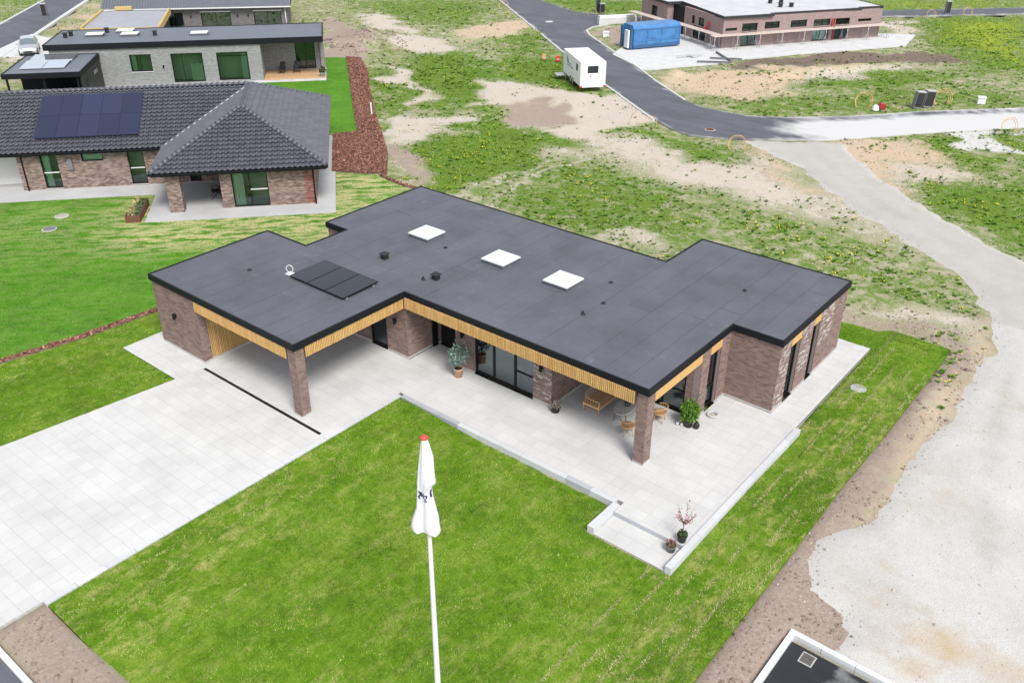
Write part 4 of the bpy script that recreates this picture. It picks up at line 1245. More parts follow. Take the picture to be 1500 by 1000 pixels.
# shed block on the left of the carport, its slatted inner side, carport back wall
wA = wall(house, (0.05, 0.05), (3.24, 0.05), 0, ZW)
wall(house, (3.24, 0.05), (3.24, 0.45), 0, ZW)
wall(house, (0.05, 6.3), (0.05, 0.05), 0, ZW)
m = MB(); m.box(3.0, 0.46, 0.1, 3.19, 5.9, ZW, "soffit"); m.box(3.0, 0.455, 0, 3.225, 5.9, 0.1, "plinth")
wallc = m.build("shed_wall", house)
wB = wall(house, (3.24, 5.95), (9.78, 5.95), 0, ZW, [(4.16, 5.26, 0.0, 2.55)])
window(house, (3.24, 5.95), (9.78, 5.95), 4.16, 5.26, 0.02, 2.54, recess=0.06, fw=0.1, name="glass_door")
wall(house, (9.78, 5.95), (9.78, 7.85), 0, ZW)
wD = wall(house, (9.78, 7.85), (11.78, 7.85), 0, ZW, [(0.12, 1.55, 0.0, 2.55)])
m = MB(); Wd, _ = frame((9.78, 7.85), (11.78, 7.85))
m.wbox(Wd, 0.12, 1.55, -0.14, -0.08, 0.02, 2.54, "black_frame")
for k in range(8): m.wbox(Wd, 0.26 + k * 0.15, 0.39 + k * 0.15, -0.08, -0.072, 0.1, 2.4, "black_metal")
door = m.build("front_door", house)
m = MB(); m.wbox(Wd, 1.25, 1.28, -0.07, -0.02, 0.8, 1.6, "galvanised"); m.build("handle", door)
m = MB(); m.box(9.84, 7.42, 0, 9.9, 7.7, 2.55, "black_frame"); m.build("side_panel", house)
wall(house, (11.78, 7.85), (11.78, 6.9), 0, ZW)
FRO = ((11.75, 6.9), (16.89, 6.9))
wF = wall(house, *FRO, 0, ZW, [(1.02, 4.22, 0.0, 2.57)], brick=chalky(4.2, 5.2))
window(house, *FRO, 1.02, 4.22, 0.02, 2.56, vm=(2.04, 3.18), hm=((0.93, 2, 2),), recess=0.1, fw=0.07, mw=0.1, name="sliding_door")
wall(house, (16.89, 6.9), (16.89, 9.9), 0, ZW)
PB = ((16.89, 9.9), (21.8, 9.9))
wall(house, *PB, 0, ZW, [(1.2, 4.32, 0.0, 2.5)])
window(house, *PB, 1.2, 4.32, 0.02, 2.49, vm=(2.3, 3.3), hm=((0.93, 2, 2),), recess=0.05, fw=0.08, mw=0.09, name="sliding_door")
PS = ((21.8, 9.88), (21.8, 12.16))
wall(house, *PS, 0, ZW, [(0.62, 1.52, 0.0, 2.62)])
window(house, *PS, 0.62, 1.52, 0.02, 2.61, hm=((0.92, 0, 0),), recess=0.13, fw=0.06)
wall(house, (21.8, 12.15), (23.92, 12.15), 0, ZW)
PR = ((23.92, 12.15), (23.92, 18.82))
def chalk_r(s, z):
    near = (s < 0.95) or (1.95 < s < 3.1 and z > 0.9) or (3.85 < s < 5.2 and z > 1.3)
    return "brick_chalky" if near and random.random() < 0.7 else "brick_plum"
wall(house, *PR, 0, ZW, [(0.97, 1.9, 0.0, 2.62), (3.15, 3.85, 0.0, 2.62)], brick=chalk_r)
window(house, *PR, 0.97, 1.9, 0.02, 2.61, hm=((0.8, 0, 0),), recess=0.13, fw=0.06)
window(house, *PR, 3.15, 3.85, 0.02, 2.61, hm=((0.8, 0, 0),), recess=0.13, fw=0.06)
wall(house, (23.92, 18.82), (16.8, 18.82), 0, ZW); wall(house, (16.8, 18.82), (16.8, 15.51), 0, ZW); wall(house, (16.8, 15.51), (1.4, 15.51), 0, ZW)
wall(house, (1.4, 15.51), (1.4, 8.93), 0, ZW); wall(house, (1.4, 8.93), (2.91, 8.93), 0, ZW); wall(house, (2.91, 8.93), (2.91, 6.32), 0, ZW); wall(house, (2.91, 6.32), (0.05, 6.32), 0, ZW)
for (p, s, z) in ((((0.05, 0.05), (3.24, 0.05)), 1.5, 1.78), (((3.24, 5.95), (9.78, 5.95)), 5.9, 1.72), (FRO, 0.45, 1.7), (FRO, 4.66, 1.68)):
    wall_lamp(house, frame(*p)[0], s, z)
# corner columns; the bricks of the nearer one are single pieces
def column(x0, y0, x1, y1, single):
    m = MB(); m.box(x0 + 0.008, y0 + 0.008, 0, x1 - 0.008, y1 - 0.008, ZW, "mortar_warm")
    c = m.build("column", house)
    m = MB(); m.box(x0 - 0.008, y0 - 0.008, 0, x1 + 0.008, y1 + 0.008, 0.07, "plinth"); m.build("plinth", c)
    rest = MB(); k = 0; z = 0.076; n = 0; lw = x1 - x0; lh = y1 - y0
    shares = {}
    while z + 0.054 < ZW + 0.01:
        for side in ("front", "right", "back", "left"):
            L = lw if side in ("front", "back") else lh
            s = 0.0
            cuts = [0, L / 2, L] if k % 2 == 0 else [0, L * 0.25, L * 0.75, L]
            for a, b in zip(cuts[:-1], cuts[1:]):
                a2, b2 = a + 0.006 * (a > 0), b - 0.006 * (b < L)
                o = random.uniform(-0.002, 0.003)
                if side == "front": q = (x0 + a2, y0 - o, x0 + b2, y0 + 0.05)
                elif side == "back": q = (x0 + a2, y1 - 0.05, x0 + b2, y1 + o)
                elif side == "right": q = (x1 - 0.05, y0 + a2 + 0.001, x1 + o, y0 + b2 - 0.001)
                else: q = (x0 - o, y0 + a2 + 0.001, x0 + 0.05, y0 + b2 - 0.001)
                if single and side in ("front", "right") and n < 300:
                    dx, dy = q[2] - q[0], q[3] - q[1]
                    key = (round(dx, 3), round(dy, 3))
                    if key not in shares:
                        mm = MB(); mm.box(0, 0, 0, dx, dy, 0.054, "brick_plum"); shares[key] = mm.mesh("brick")
                    bo = link("brick", shares[key], c); bo.location = (q[0], q[1], z); n += 1
                else: rest.box(q[0], q[1], z, q[2], q[3], z + 0.054, "brick_plum")
        z += 0.0667; k += 1
    rest.build("bricks", c, 'stuff')
column(21.36, 5.94, 21.80, 6.43, True)
column(9.35, 0.05, 9.79, 0.5, False)

# roof deck, black edge, roofing sheets
def edge_strip(m, poly, out, inn, z0, z1, mat):
    n = len(poly)
    def off(d):
        res = []
        for i in range(n):
            a, b, c = poly[i - 1], poly[i], poly[(i + 1) % n]
            l1 = math.hypot(b[0] - a[0], b[1] - a[1]); l2 = math.hypot(c[0] - b[0], c[1] - b[1])
            n1 = ((b[1] - a[1]) / l1, -(b[0] - a[0]) / l1); n2 = ((c[1] - b[1]) / l2, -(c[0] - b[0]) / l2)
            k = 1 + n1[0] * n2[0] + n1[1] * n2[1]
            res.append((b[0] + (n1[0] + n2[0]) / k * d, b[1] + (n1[1] + n2[1]) / k * d))
        return res
    A, B = off(out), off(inn)
    for i in range(n):
        j = (i + 1) % n
        m.poly([(*A[i], z0), (*A[j], z0), (*A[j], z1), (*A[i], z1)], mat)
        m.poly([(*A[i], z1), (*A[j], z1), (*B[j], z1), (*B[i], z1)], mat)
        m.poly([(*B[i], z1), (*B[j], z1), (*B[j], z0), (*B[i], z0)], mat)
        m.poly([(*B[i], z0), (*B[j], z0), (*A[j], z0), (*A[i], z0)], mat)
m = MB()
m.prism(ROOF, 3.1, 3.318, "underlay", "underlay")
m.prism([(x * 1.0, y) for x, y in ROOF], 3.099, 3.1001, "soffit")
roof = m.build("roof", house)
m = MB(); edge_strip(m, ROOF, 0.03, -0.045, 3.075, 3.352, "black_metal"); m.build("roof_edge", roof)
def strips(root, spans, z, mat, w=1.0, seed=3, name="roofing_sheet"):
    r = random.Random(seed)
    for x0, x1, runs in spans:
        n = max(1, round((x1 - x0) / w)); ww = (x1 - x0) / n
        for i in range(n):
            for ya, yb in runs:
                y = ya; first = True
                while y < yb - 0.05:
                    ln = r.uniform(3.2, 7.5) if first else r.uniform(5.5, 7.5)
                    y2 = min(y + ln, yb)
                    if yb - y2 < 0.8: y2 = yb
                    g = r.uniform(0.005, 0.014); a = x0 + i * ww + g / 2; b = x0 + (i + 1) * ww - g / 2
                    zz = z + r.uniform(-0.004, 0.004); tl = r.uniform(0.002, 0.007)
                    mm = MB()
                    c = [(a, y + 0.007, 3.30), (b, y + 0.007, 3.30), (b, y2 - 0.007, 3.30), (a, y2 - 0.007, 3.30), (a, y + 0.007, zz), (b, y + 0.007, zz + tl), (b, y2 - 0.007, zz + tl), (a, y2 - 0.007, zz)]
                    mm.hexa(c, mat, ('bot',)); mm.build(name, root)
                    y = y2; first = False
e = 0.05
strips(roof, [(e, 1.4, [(e, 6.32)]), (1.4, 2.9, [(e, 6.32), (8.93, 15.51)]), (2.9, 9.79, [(e, 15.51)]), (9.79, 16.8, [(5.93, 15.51)]), (16.8, 21.8, [(5.93, 18.82)]), (21.8, 23.92, [(12.14, 18.82)])], 3.327, "roof_felt")

# wooden slats under the roof edge
SL = MB(); slat_n = 0; shares = {}
def slat_row(P0, P1, z0, z1, w=0.052, pitch=0.082, single=True, t=0.03):
    global slat_n
    W, L = frame(P0, P1); P, d, n = W
    m = MB(); m.wbox(W, 0, L, -0.045, -0.006, z0 + 0.01, z1, "soffit"); b = m.build("eaves_board", house)
    k = int(L / pitch); s0 = (L - (k * pitch)) / 2
    for i in range(k):
        s = s0 + i * pitch; zl = z0 + random.uniform(-0.006, 0.006)
        if single and slat_n < 300:
            key = (round(w, 3), round(z1 - z0, 2), P0, P1)
            if key not in shares:
                mm = MB(); mm.wbox(((0, 0), d, n), 0, w, -0.004, t, 0, z1 - z0, "larch"); shares[key] = mm.mesh("slat")
            o = link("slat", shares[key], b); o.location = (P[0] + d[0] * s, P[1] + d[1] * s, zl); slat_n += 1
        else: SL.wbox(W, s, s + w, -0.004, t, zl, z1, "larch")
    return b
slat_row((9.84, 5.84), (21.35, 5.84), 2.58, 3.09)
slat_row((9.80, 0.52), (9.80, 5.84), 2.58, 3.09)
slat_row((3.26, 0.02), (9.34, 0.02), 2.56, 3.09)
slat_row((3.19, 0.46), (3.19, 5.9), 0.11, 3.08, single=False, t=0.03)
SL.build("slats", house, 'stuff')
def plank(P0, P1, zs):
    W, L = frame(P0, P1)
    for a, b in zs:
        m = MB(); m.wbox(W, 0.004, L - 0.004, -0.04, 0.012, a + 0.004, b - 0.004, "larch"); m.build("plank", house)
plank((21.79, 6.45), (21.79, 9.86), [(2.58, 2.84), (2.84, 3.09)])
plank((21.81, 10.5), (21.81, 11.4), [(2.63, 3.08)])
plank((23.93, 13.12), (23.93, 14.05), [(2.63, 3.08)])
plank((23.93, 15.3), (23.93, 16.0), [(2.63, 3.08)])

# skylights
def skylight(parent, x0, y0, x1, y1, z):
    m = MB(); m.box(x0 + 0.04, y0 + 0.04, z, x1 - 0.04, y1 - 0.04, z + 0.17, "roof_felt")
    s = m.build("skylight", parent)
    m = MB(); m.box(x0, y0, z + 0.17, x1, y1, z + 0.23, "white_steel")
    m.build("frame", s)
    m = MB(); g = 6; bx, by = (x1 - x0 - 0.08) / g, (y1 - y0 - 0.08) / g
    h = lambda i, j: z + 0.232 + 0.055 * (max(0, math.sin(math.pi * i / g) * math.sin(math.pi * j / g))) ** 0.45
    for i in range(g):
        for j in range(g):
            xx, yy = x0 + 0.04 + i * bx, y0 + 0.04 + j * by
            m.poly([(xx, yy, h(i, j)), (xx + bx, yy, h(i + 1, j)), (xx + bx, yy + by, h(i + 1, j + 1)), (xx, yy + by, h(i, j + 1))], "white_acryl", True)
    m.build("dome", s)
    m = MB(); m.box(x0 - 0.16, y0 - 0.16, z - 0.004, x1 + 0.16, y1 + 0.16, z + 0.006, "roof_felt"); m.build("flashing", s)
for x in (5.79, 10.4, 13.88): skylight(roof, x, 10.16, x + 1.27, 11.4, 3.33)
# roof vents and pipes
def roof_vent(parent, x, y, s=0.26, z=3.33, h=0.3):
    m = MB(); m.box(x - s / 2, y - s / 2, z, x + s / 2, y + s / 2, z + h * 0.75, "vent_black"); v = m.build("roof_vent", parent)
    m = MB()
    m.hexa([(x - s * .72, y - s * .72, z + h * .78), (x + s * .72, y - s * .72, z + h * .78), (x + s * .72, y + s * .72, z + h * .78), (x - s * .72, y + s * .72, z + h * .78),
            (x - s * .66, y - s * .66, z + h * .9), (x + s * .66, y - s * .66, z + h * .9), (x + s * .66, y + s * .66, z + h * .9), (x - s * .66, y + s * .66, z + h * .9)], "vent_black")
    m.build("cap", v)
roof_vent(roof, 6.75, 7.7); roof_vent(roof, 10.02, 7.62)
for x, y, h in ((9.63, 7.24, 0.12), (16.79, 9.02, 0.12), (8.04, 10.35, 0.05), (16.88, 10.36, 0.05), (20.83, 15.1, 0.06), (16.03, 12.17, 0.05), (3.06, 3.06, 0.05)):
    m = MB(); m.lathe((x, y, 3.33), [(0.11, 0.0), (0.06, 0.02), (0.05, h), (0.06, h + 0.01), (0.05, h + 0.02)], "vent_black", 10); m.build("roof_pipe", roof)
# solar panels lying on the roof and the white cable reel next to them
for k in range(3):
    y0, x0 = 3.68, 5.06 + k * 1.155
    m = MB(); m.hexa([(x0, y0, 3.42), (x0 + 1.14, y0, 3.42), (x0 + 1.14, y0 + 1.98, 3.46), (x0, y0 + 1.98, 3.46), (x0, y0, 3.455), (x0 + 1.14, y0, 3.455), (x0 + 1.14, y0 + 1.98, 3.495), (x0, y0 + 1.98, 3.495)], "black_metal")
    s = m.build("solar_panel", house)
    m = MB(); m.hexa([(x0 + .025, y0 + .025, 3.45), (x0 + 1.115, y0 + .025, 3.45), (x0 + 1.115, y0 + 1.955, 3.49), (x0 + .025, y0 + 1.955, 3.49), (x0 + .025, y0 + .025, 3.458), (x0 + 1.115, y0 + .025, 3.458), (x0 + 1.115, y0 + 1.955, 3.498), (x0 + .025, y0 + 1.955, 3.498)], "solar_black")
    m.build("cells", s)
    m = MB()
    for yy in (y0 + 0.2, y0 + 1.7): m.box(x0 + 0.02, yy, 3.33, x0 + 1.12, yy + 0.06, 3.419, "galvanised")
    m.build("rail", s)
m = MB()
m.tube([(4.75 + 0.15 * math.cos(a) * 0.8, 3.95 + 0.15 * math.cos(a) * 0.6, 3.58 + 0.17 * math.sin(a)) for a in np.linspace(0, 2 * math.pi, 22)[:-1]], 0.017, "white_steel", 8, closed=True)
m.box(4.6, 3.8, 3.33, 4.95, 4.1, 3.37, "white_steel"); m.box(4.72, 3.9, 3.36, 4.8, 3.98, 3.44, "white_steel")
m.build("cable_reel", None, None, "small white ring on a foot beside the bungalow's solar panels", "cable reel")

# rooms behind the glass
m = MB()
m.box(12.05, 7.22, -0.02, 16.55, 15.2, 0.012, "interior_floor"); m.box(16.55, 10.22, -0.02, 21.5, 15.2, 0.012, "interior_floor"); m.box(21.5, 12.5, -0.02, 23.6, 18.5, 0.012, "interior_floor"); m.box(3.3, 8.2, -0.02, 12.05, 15.2, 0.012, "interior_floor"); m.box(3.3, 6.27, -0.02, 9.45, 8.2, 0.012, "interior_floor"); m.build("room_floor", house)
m = MB()
m.box(12.0, 11.0, 0.012, 21.4, 11.12, 3.09, "interior_wall"); m.box(11.9, 7.3, 0.012, 12.0, 11.0, 3.09, "interior_wall"); m.box(17.2, 10.25, 0.012, 17.3, 11.0, 3.09, "interior_wall")
m.box(6.4, 8.0, 0.012, 9.4, 8.1, 3.09, "interior_wall"); m.box(21.1, 12.6, 0.012, 21.2, 18.5, 3.09, "interior_wall"); m.box(21.2, 14.6, 0.012, 23.6, 14.7, 3.09, "interior_wall")
m.build("room_wall", house)
def curtain(parent, x0, y0, x1, y1, z0, z1, mat="curtain"):
    m = MB(); n = 14; P = []
    L = math.hypot(x1 - x0, y1 - y0); nx, ny = -(y1 - y0) / L, (x1 - x0) / L
    for i in range(n + 1):
        t = i / n; o = 0.03 * math.sin(i * 2.1)
        P.append((x0 + (x1 - x0) * t + nx * o, y0 + (y1 - y0) * t + ny * o))
    for a, b in zip(P[:-1], P[1:]): m.poly([(*a, z0), (*b, z0), (*b, z1), (*a, z1)], mat, True)
    m.build("curtain", parent)
curtain(house, 12.85, 7.18, 13.1, 7.18, 0.05, 2.5); curtain(house, 23.62, 13.2, 23.62, 13.62, 0.05, 2.5); curtain(house, 23.62, 15.35, 23.62, 15.75, 0.05, 2.5)
m = MB(); m.box(14.0, 9.0, 0.72, 15.8, 9.9, 0.77, "interior_wall")
for a, b in ((14.1, 9.1), (15.7, 9.1), (15.7, 9.8), (14.1, 9.8)): m.box(a - .03, b - .03, 0.012, a + .03, b + .03, 0.72, "interior_wall")
m.build("dining_table", None, None, "pale dining table indoors behind the bungalow's sliding glass doors", "table")

# ------------------------------------------------------------------ the tiled brick house (left)
house2 = thing("tiled_house", "rose brick house with dark tiled hip roof and blue solar panels", "house", (*H2O, 0), H2A)
MW = dict(mort="mortar_dark", brick="brick_rose", plinth=0.03)
def rosy(s, z): return "brick_red" if s > 4.85 and random.random() < 0.75 else "brick_rose"
A2 = ((0, 0), (11.2, 0))
op = [(1.37, 2.4, 0.1, 2.3), (3.87, 5.18, 1.76, 2.33), (6.65, 7.64, 0.1, 2.3), (10.3, 11.0, 0.1, 2.2)]
wall(house2, *A2, 0, 2.5, op, **MW)
window(house2, *A2, 1.37, 2.4, 0.1, 2.3, hm=((1.1, 0, 0),), glass="glass_green", recess=0.08, hbars="white_steel", sill="plinth")
window(house2, *A2, 3.87, 5.18, 1.76, 2.33, glass="glass_green", recess=0.08)
window(house2, *A2, 6.65, 7.64, 0.1, 2.3, hm=((1.15, 0, 0),), glass="glass_green", recess=0.08, hbars="white_steel", sill="plinth")
window(house2, *A2, 10.3, 11.0, 0.1, 2.2, glass="glass_green", recess=0.08)
wall(house2, (0, 4), (0, 0), 0, 2.5, (), **MW)
wall(house2, (12.95, 0), (12.95, -5.15), 0, 2.5, (), **MW)
wall(house2, (11.2, 0), (12.95, 0), 0, 2.5, (), **MW)
G2 = ((12.95, -5.15), (18.55, -5.15))
wall(house2, *G2, 0, 2.5, [(0.67, 2.8, 0.04, 2.3)], mort="mortar_dark", brick=rosy, plinth=0.03)
window(house2, *G2, 0.67, 2.8, 0.04, 2.3, vm=(1.7,), hm=((1.1, 1, 1),), glass="glass_green", recess=0.08, hbars="white_steel", sill="plinth")
wall(house2, (18.55, -5.15), (18.55, 9.6), 0, 2.5, (), **MW)
wall(house2, (18.55, 9.6), (-12, 9.6), 0, 2.5, (), mort="mortar_dark", brick=None, plinth=0)
m = MB(); m.box(9.86, -5.4, 0, 10.66, -4.75, 2.5, "mortar_dark"); col2 = m.build("column", house2)
m = MB(); k = 0; z = 0.006
while z < 2.45:
    for W, L in (frame((9.86, -5.4), (10.66, -5.4)), frame((10.66, -5.4), (10.66, -4.75)), frame((9.86, -4.75), (9.86, -5.4))):
        s = -0.12 * (k % 2)
        while s < L - 0.03:
            a, b = max(s, 0), min(s + 0.228, L)
            if b - a > 0.04: m.wbox(W, a, b, -0.02, 0.008 + random.uniform(-.003, .003), z, z + 0.054, "brick_rose")
            s += 0.24
    z += 0.0667; k += 1
m.build("bricks", col2, 'stuff')
W2, _ = frame(*A2)
m = MB(); m.wbox(W2, 3.0, 3.28, 0.02, 0.16, 1.3, 2.0, "stone_dark"); m.build("meter_box", house2)
m = MB(); m.tube([(0.12, -0.1, 2.4), (0.3, -0.07, 2.3), (0.3, -0.07, 0.0)], 0.045, "black_metal", 8); m.tube([(18.5, -5.25, 2.4), (18.5, -5.22, 2.25), (18.5, -5.22, 0.0)], 0.045, "black_metal", 8); m.tube([(8.95, -0.1, 2.4), (8.95, -0.07, 0.0)], 0.045, "black_metal", 8); m.build("downpipe", house2)
m = MB(); m.box(-12, 1.5, 0.0, 18.3, 9.3, 0.01, "interior_floor"); m.box(-12, 1.5, 0.01, 12.6, 1.6, 2.5, "interior_wall"); m.box(13.3, -3.5, 0.01, 18.2, -3.4, 2.5, "interior_wall"); m.build("room", house2)
curtain(house2, 1.45, 0.24, 1.85, 0.24, 0.1, 2.3); curtain(house2, 13.68, -4.9, 14.3, -4.9, 0.05, 2.3)
m = MB(); m.box(3.9, 0.22, 1.7, 5.1, 0.23, 2.3, "curtain"); m.build("blind", house2)
# car port part at the far left: dark posts under the same roof
m = MB(); m.box(-6.2, -0.05, 0, -6.0, 0.15, 2.5, "black_metal"); m.build("post", house2)

EZ, RP = 2.57, math.tan(math.radians(25.4))
def roofz(dist): return EZ + dist * RP
WX0, WX1, WY0, WY1 = 9.15, 19.35, -5.75, 10.35       # wing outline at the eaves
MX0, MY0, MY1 = -22.0, -0.45, 10.35                    # main part
hw = (WX1 - WX0) / 2; RX = (WX0 + WX1) / 2; RZ = roofz(hw)
PA, PQ = (RX, WY0 + hw), (RX, WY1 - hw)
slopes = {
 "front": ([(WX0, WY0), (WX1, WY0), PA], (0, -1), lambda x, y: y - WY0),
 "right": ([(WX1, WY0), (WX1, WY1), PQ, PA], (1, 0), lambda x, y: WX1 - x),
 "left": ([PA, PQ, (WX0, MY0), (WX0, WY0)], (-1, 0), lambda x, y: x - WX0),
 "main": ([(MX0, MY0), (WX0, MY0), (PQ[0] - 0.02, MY0 + hw), (MX0, MY0 + hw)], (0, -1), lambda x, y: y - MY0),
 "back": ([(WX1, WY1), (MX0, WY1), (MX0, WY1 - hw), PQ], (0, 1), lambda x, y: WY1 - y),
}
deck = MB()
for poly, dn, df in slopes.values():
    deck.poly([(x, y, roofz(df(x, y)) - 0.02) for x, y in poly], "underlay")
deck.box(WX0 + .1, WY0 + .1, EZ - 0.09, WX1 - .1, MY0 + 1, EZ - 0.05, "soffit"); deck.box(MX0, MY0 + .1, EZ - 0.09, WX1 - .1, WY1 - .1, EZ - 0.051, "soffit")
roof2 = deck.build("roof", house2)
tw, tr = 0.325, 0.37      # tile cover width and gauge (along the slope)
cosp = math.cos(math.radians(25.4))
PROF = [(0.0, 0.0), (0.075, 0.006), (0.15, 0.01), (0.205, 0.055), (0.265, 0.095), (0.315, 0.055), (0.335, 0.004)]
rest = MB(); tile_n = 0; tile_share = {}
for key in ("front", "main", "right", "left", "back"):
    poly, dn, df = slopes[key]
    if poly_area(poly) < 0: poly = poly[::-1]
    ax = (-dn[1], dn[0])                     # along the eaves
    org = poly[0]
    to_st = lambda p: ((p[0] - org[0]) * ax[0] + (p[1] - org[1]) * ax[1], df(p[0], p[1]) / cosp)
    st = [to_st(p) for p in poly]
    if poly_area(st) < 0: st = st[::-1]
    def to3(s, t, h):
        q = t * cosp
        # start on the eaves line and walk up the slope
        e0 = df(*org)
        bx = org[0] + ax[0] * s + dn[0] * e0 - dn[0] * q; by = org[1] + ax[1] * s + dn[1] * e0 - dn[1] * q
        return (bx + dn[0] * h * RP * cosp, by + dn[1] * h * RP * cosp, roofz(q) + h * cosp)
    smin, smax = min(p[0] for p in st), max(p[0] for p in st); tmax = max(p[1] for p in st)
    if key == "main": smin = smax - 18.5 if dn == (0, -1) and False else smin
    for r in range(int(tmax / tr) + 1):
        for c in range(int((smax - smin) / tw) + 1):
            s0 = smin + c * tw; t0 = r * tr - 0.03
            quads = []
            for (a, ha), (b, hb) in zip(PROF[:-1], PROF[1:]):
                quads.append([(s0 + a, t0 - 0.05, ha + 0.105), (s0 + b, t0 - 0.05, hb + 0.105), (s0 + b, t0 + tr + 0.03, hb + 0.004), (s0 + a, t0 + tr + 0.03, ha + 0.004)])
            done = []
            whole = True
            for q in quads:
                cl = q
                for i in range(len(st)):
                    p0, p1 = st[i], st[(i + 1) % len(st)]
                    ex, ey = p1[0] - p0[0], p1[1] - p0[1]
                    if abs(ey) < 1e-6 and p0[1] < 0.1: continue        # the eaves edge may overhang
                    cl = clip_half(cl, ey, -ex, ey * p0[0] - ex * p0[1])
                    if len(cl) < 3: break
                if len(cl) < 3: whole = False; continue
                if len(cl) != 4 or abs(abs(poly_area(cl)) - abs(poly_area(q))) > 1e-5: whole = False
                done.append(cl)
            if not done: continue
            single = key == "front" and tile_n < 300
            mb = MB() if single else rest
            mb.cur = random.random()
            for cl in done:
                mb.poly([to3(*p) for p in cl], "roof_tile", False)
                low = [p for p in cl if abs(p[1] - t0 + 0.05) < 1e-6]
                if len(low) == 2:
                    a, b = low
                    mb.poly([to3(a[0], a[1], a[2] - 0.014), to3(b[0], b[1], b[2] - 0.014), to3(*b), to3(*a)], "roof_tile")
            if single:
                mb.build("roof_tile", roof2); tile_n += 1
rest.build("roof_tiles", roof2, 'stuff')
caps = MB()
def ridge(a, b, za, zb, gap=0.36):
    a3, b3 = Vector((*a, za)), Vector((*b, zb)); L = (b3 - a3).length; n = int(L / gap)
    d = (b3 - a3) / n
    for k in range(n):
        p = a3 + d * k; q = a3 + d * (k + 1.12)
        caps.tube([p + Vector((0, 0, 0.075)), q + Vector((0, 0, 0.045))], [0.14, 0.115], "roof_tile", 8)
ridge((WX0, WY0), PA, EZ + 0.02, RZ + 0.02); ridge((WX1, WY0), PA, EZ + 0.02, RZ + 0.02); ridge(PA, PQ, RZ + 0.02, RZ + 0.02); ridge((WX1, WY1), PQ, EZ, RZ + .02); ridge((MX0, MY0 + hw), PQ, RZ + 0.02, RZ + 0.02)
caps.build("ridge_caps", roof2, 'stuff')
m = MB()
p, q = Vector((WX0, MY0, roofz(0) + 0.13)), Vector((PQ[0], MY0 + hw, RZ + 0.13))
m.bar(p, q, 0.06, 0.05, "white_steel"); m.build("valley_gutter", roof2)
m = MB()
for a, b in (((WX0, WY0), (WX1, WY0)), ((WX1, WY0), (WX1, WY1)), ((MX0, MY0), (WX0, MY0)), ((WX0, MY0), (WX0, WY0))):
    W, L = frame(a, b)
    m.wbox(W, -0.1, L + 0.1, 0.0, 0.12, EZ - 0.1, EZ - 0.005, "black_metal"); m.wbox(W, 0, L, -0.12, -0.005, EZ - 0.2, EZ - 0.03, "black_metal")
m.build("gutter", roof2)
for r in range(2):
    for c in range(5):
        x0 = 1.22 + c * 1.262; y0 = 0.42 + r * 1.84
        y1 = y0 + 1.82; x1 = x0 + 1.25
        za, zb = roofz(y0 - MY0) + 0.29, roofz(y1 - MY0) + 0.29
        m = MB(); m.hexa([(x0, y0, za - .04), (x1, y0, za - .04), (x1, y1, zb - .04), (x0, y1, zb - .04), (x0, y0, za), (x1, y0, za), (x1, y1, zb), (x0, y1, zb)], "solar_blue")
        m.build("solar_panel", house2)
m = MB()
for yy in (0.5, 1.9, 2.4, 3.7):
    z = roofz(yy - MY0) + 0.17; m.box(1.2, yy, z, 7.5, yy + 0.05, z + 0.05, "black_metal")
m.build("panel_rail", house2)
sheet("paved_yard", TERR2, 1.0, lambda x, y: np.full(x.shape, 0.0), "paver_grey", None, 0.2, label="grey slab terrace around the tiled brick house", cat="terrace")

# ------------------------------------------------------------------ grey brick house with flat roof (upper left)
house3 = thing("grey_house", "flat roofed ash grey brick house with big green reflecting windows and wooden deck", "house", (*H3O, 0), H3A)
A3 = ((-4.4, 0), (13.65, 0)); o3 = 4.4
op = [(2.2 + o3, 4.03 + o3, 1.2, 2.7), (5.73 + o3, 8.48 + o3, 0.12, 2.68), (9.7 + o3, 12.46 + o3, 0.15, 2.64)]
FB = dict(mort="brick_ash", brick=None, plinth=0)
wall(house3, *A3, 0, 3.4, op, **FB)
window(house3, *A3, *op[0], vm=(op[0][0] + 0.9,), glass="glass_green", recess=0.1, fw=0.08, sill="white_steel")
window(house3, *A3, *op[1], vm=(op[1][0] + 0.95,), glass="glass_green", recess=0.1, fw=0.1)
window(house3, *A3, *op[2], hm=((2.3, 0, 0),), glass="glass_green", recess=0.1, fw=0.1)
wall(house3, (13.65, 0), (13.65, 3.4), 0, 3.4, (), **FB)
B3 = ((13.65, 3.4), (19.2, 3.4))
wall(house3, *B3, 0, 3.4, [(2.9, 4.75, 0.2, 2.7)], **FB)
window(house3, *B3, 2.9, 4.75, 0.2, 2.7, vm=(3.85,), glass="glass_green", recess=0.08, fw=0.08)
wall(house3, (19.2, 3.1), (19.2, 6.6), 0, 3.4, (), **FB); wall(house3, (-4.4, 6.5), (-4.4, 0), 0, 3.4, (), **FB); wall(house3, (19.2, 6.5), (-4.4, 6.5), 0, 3.4, (), **FB)
wl3 = frame(*A3)[0]; wall_lamp(house3, wl3, 5.0 + o3, 1.6)
m = MB(); R3 = [(-4.75, -0.12), (19.3, -0.12), (19.3, 6.75), (-4.75, 6.75)]
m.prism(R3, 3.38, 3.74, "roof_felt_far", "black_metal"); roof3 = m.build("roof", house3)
m = MB(); edge_strip(m, R3, 0.03, -0.06, 3.3, 3.79, "black_metal"); m.build("roof_edge", roof3)
for x, y, w in ((0.5, 4.6, 1.5), (1.2, 2.9, 1.5), (-1.9, 3.2, 1.5), (7.4, 2.3, 1.5)):
    skylight(roof3, x, y, x + w, y + 1.1, 3.745)
for x, y in ((-3.6, 3.2), (-3.3, 4.0), (-0.4, 5.1), (4.2, 3.0)): roof_vent(roof3, x, y, 0.3, 3.74, 0.5)
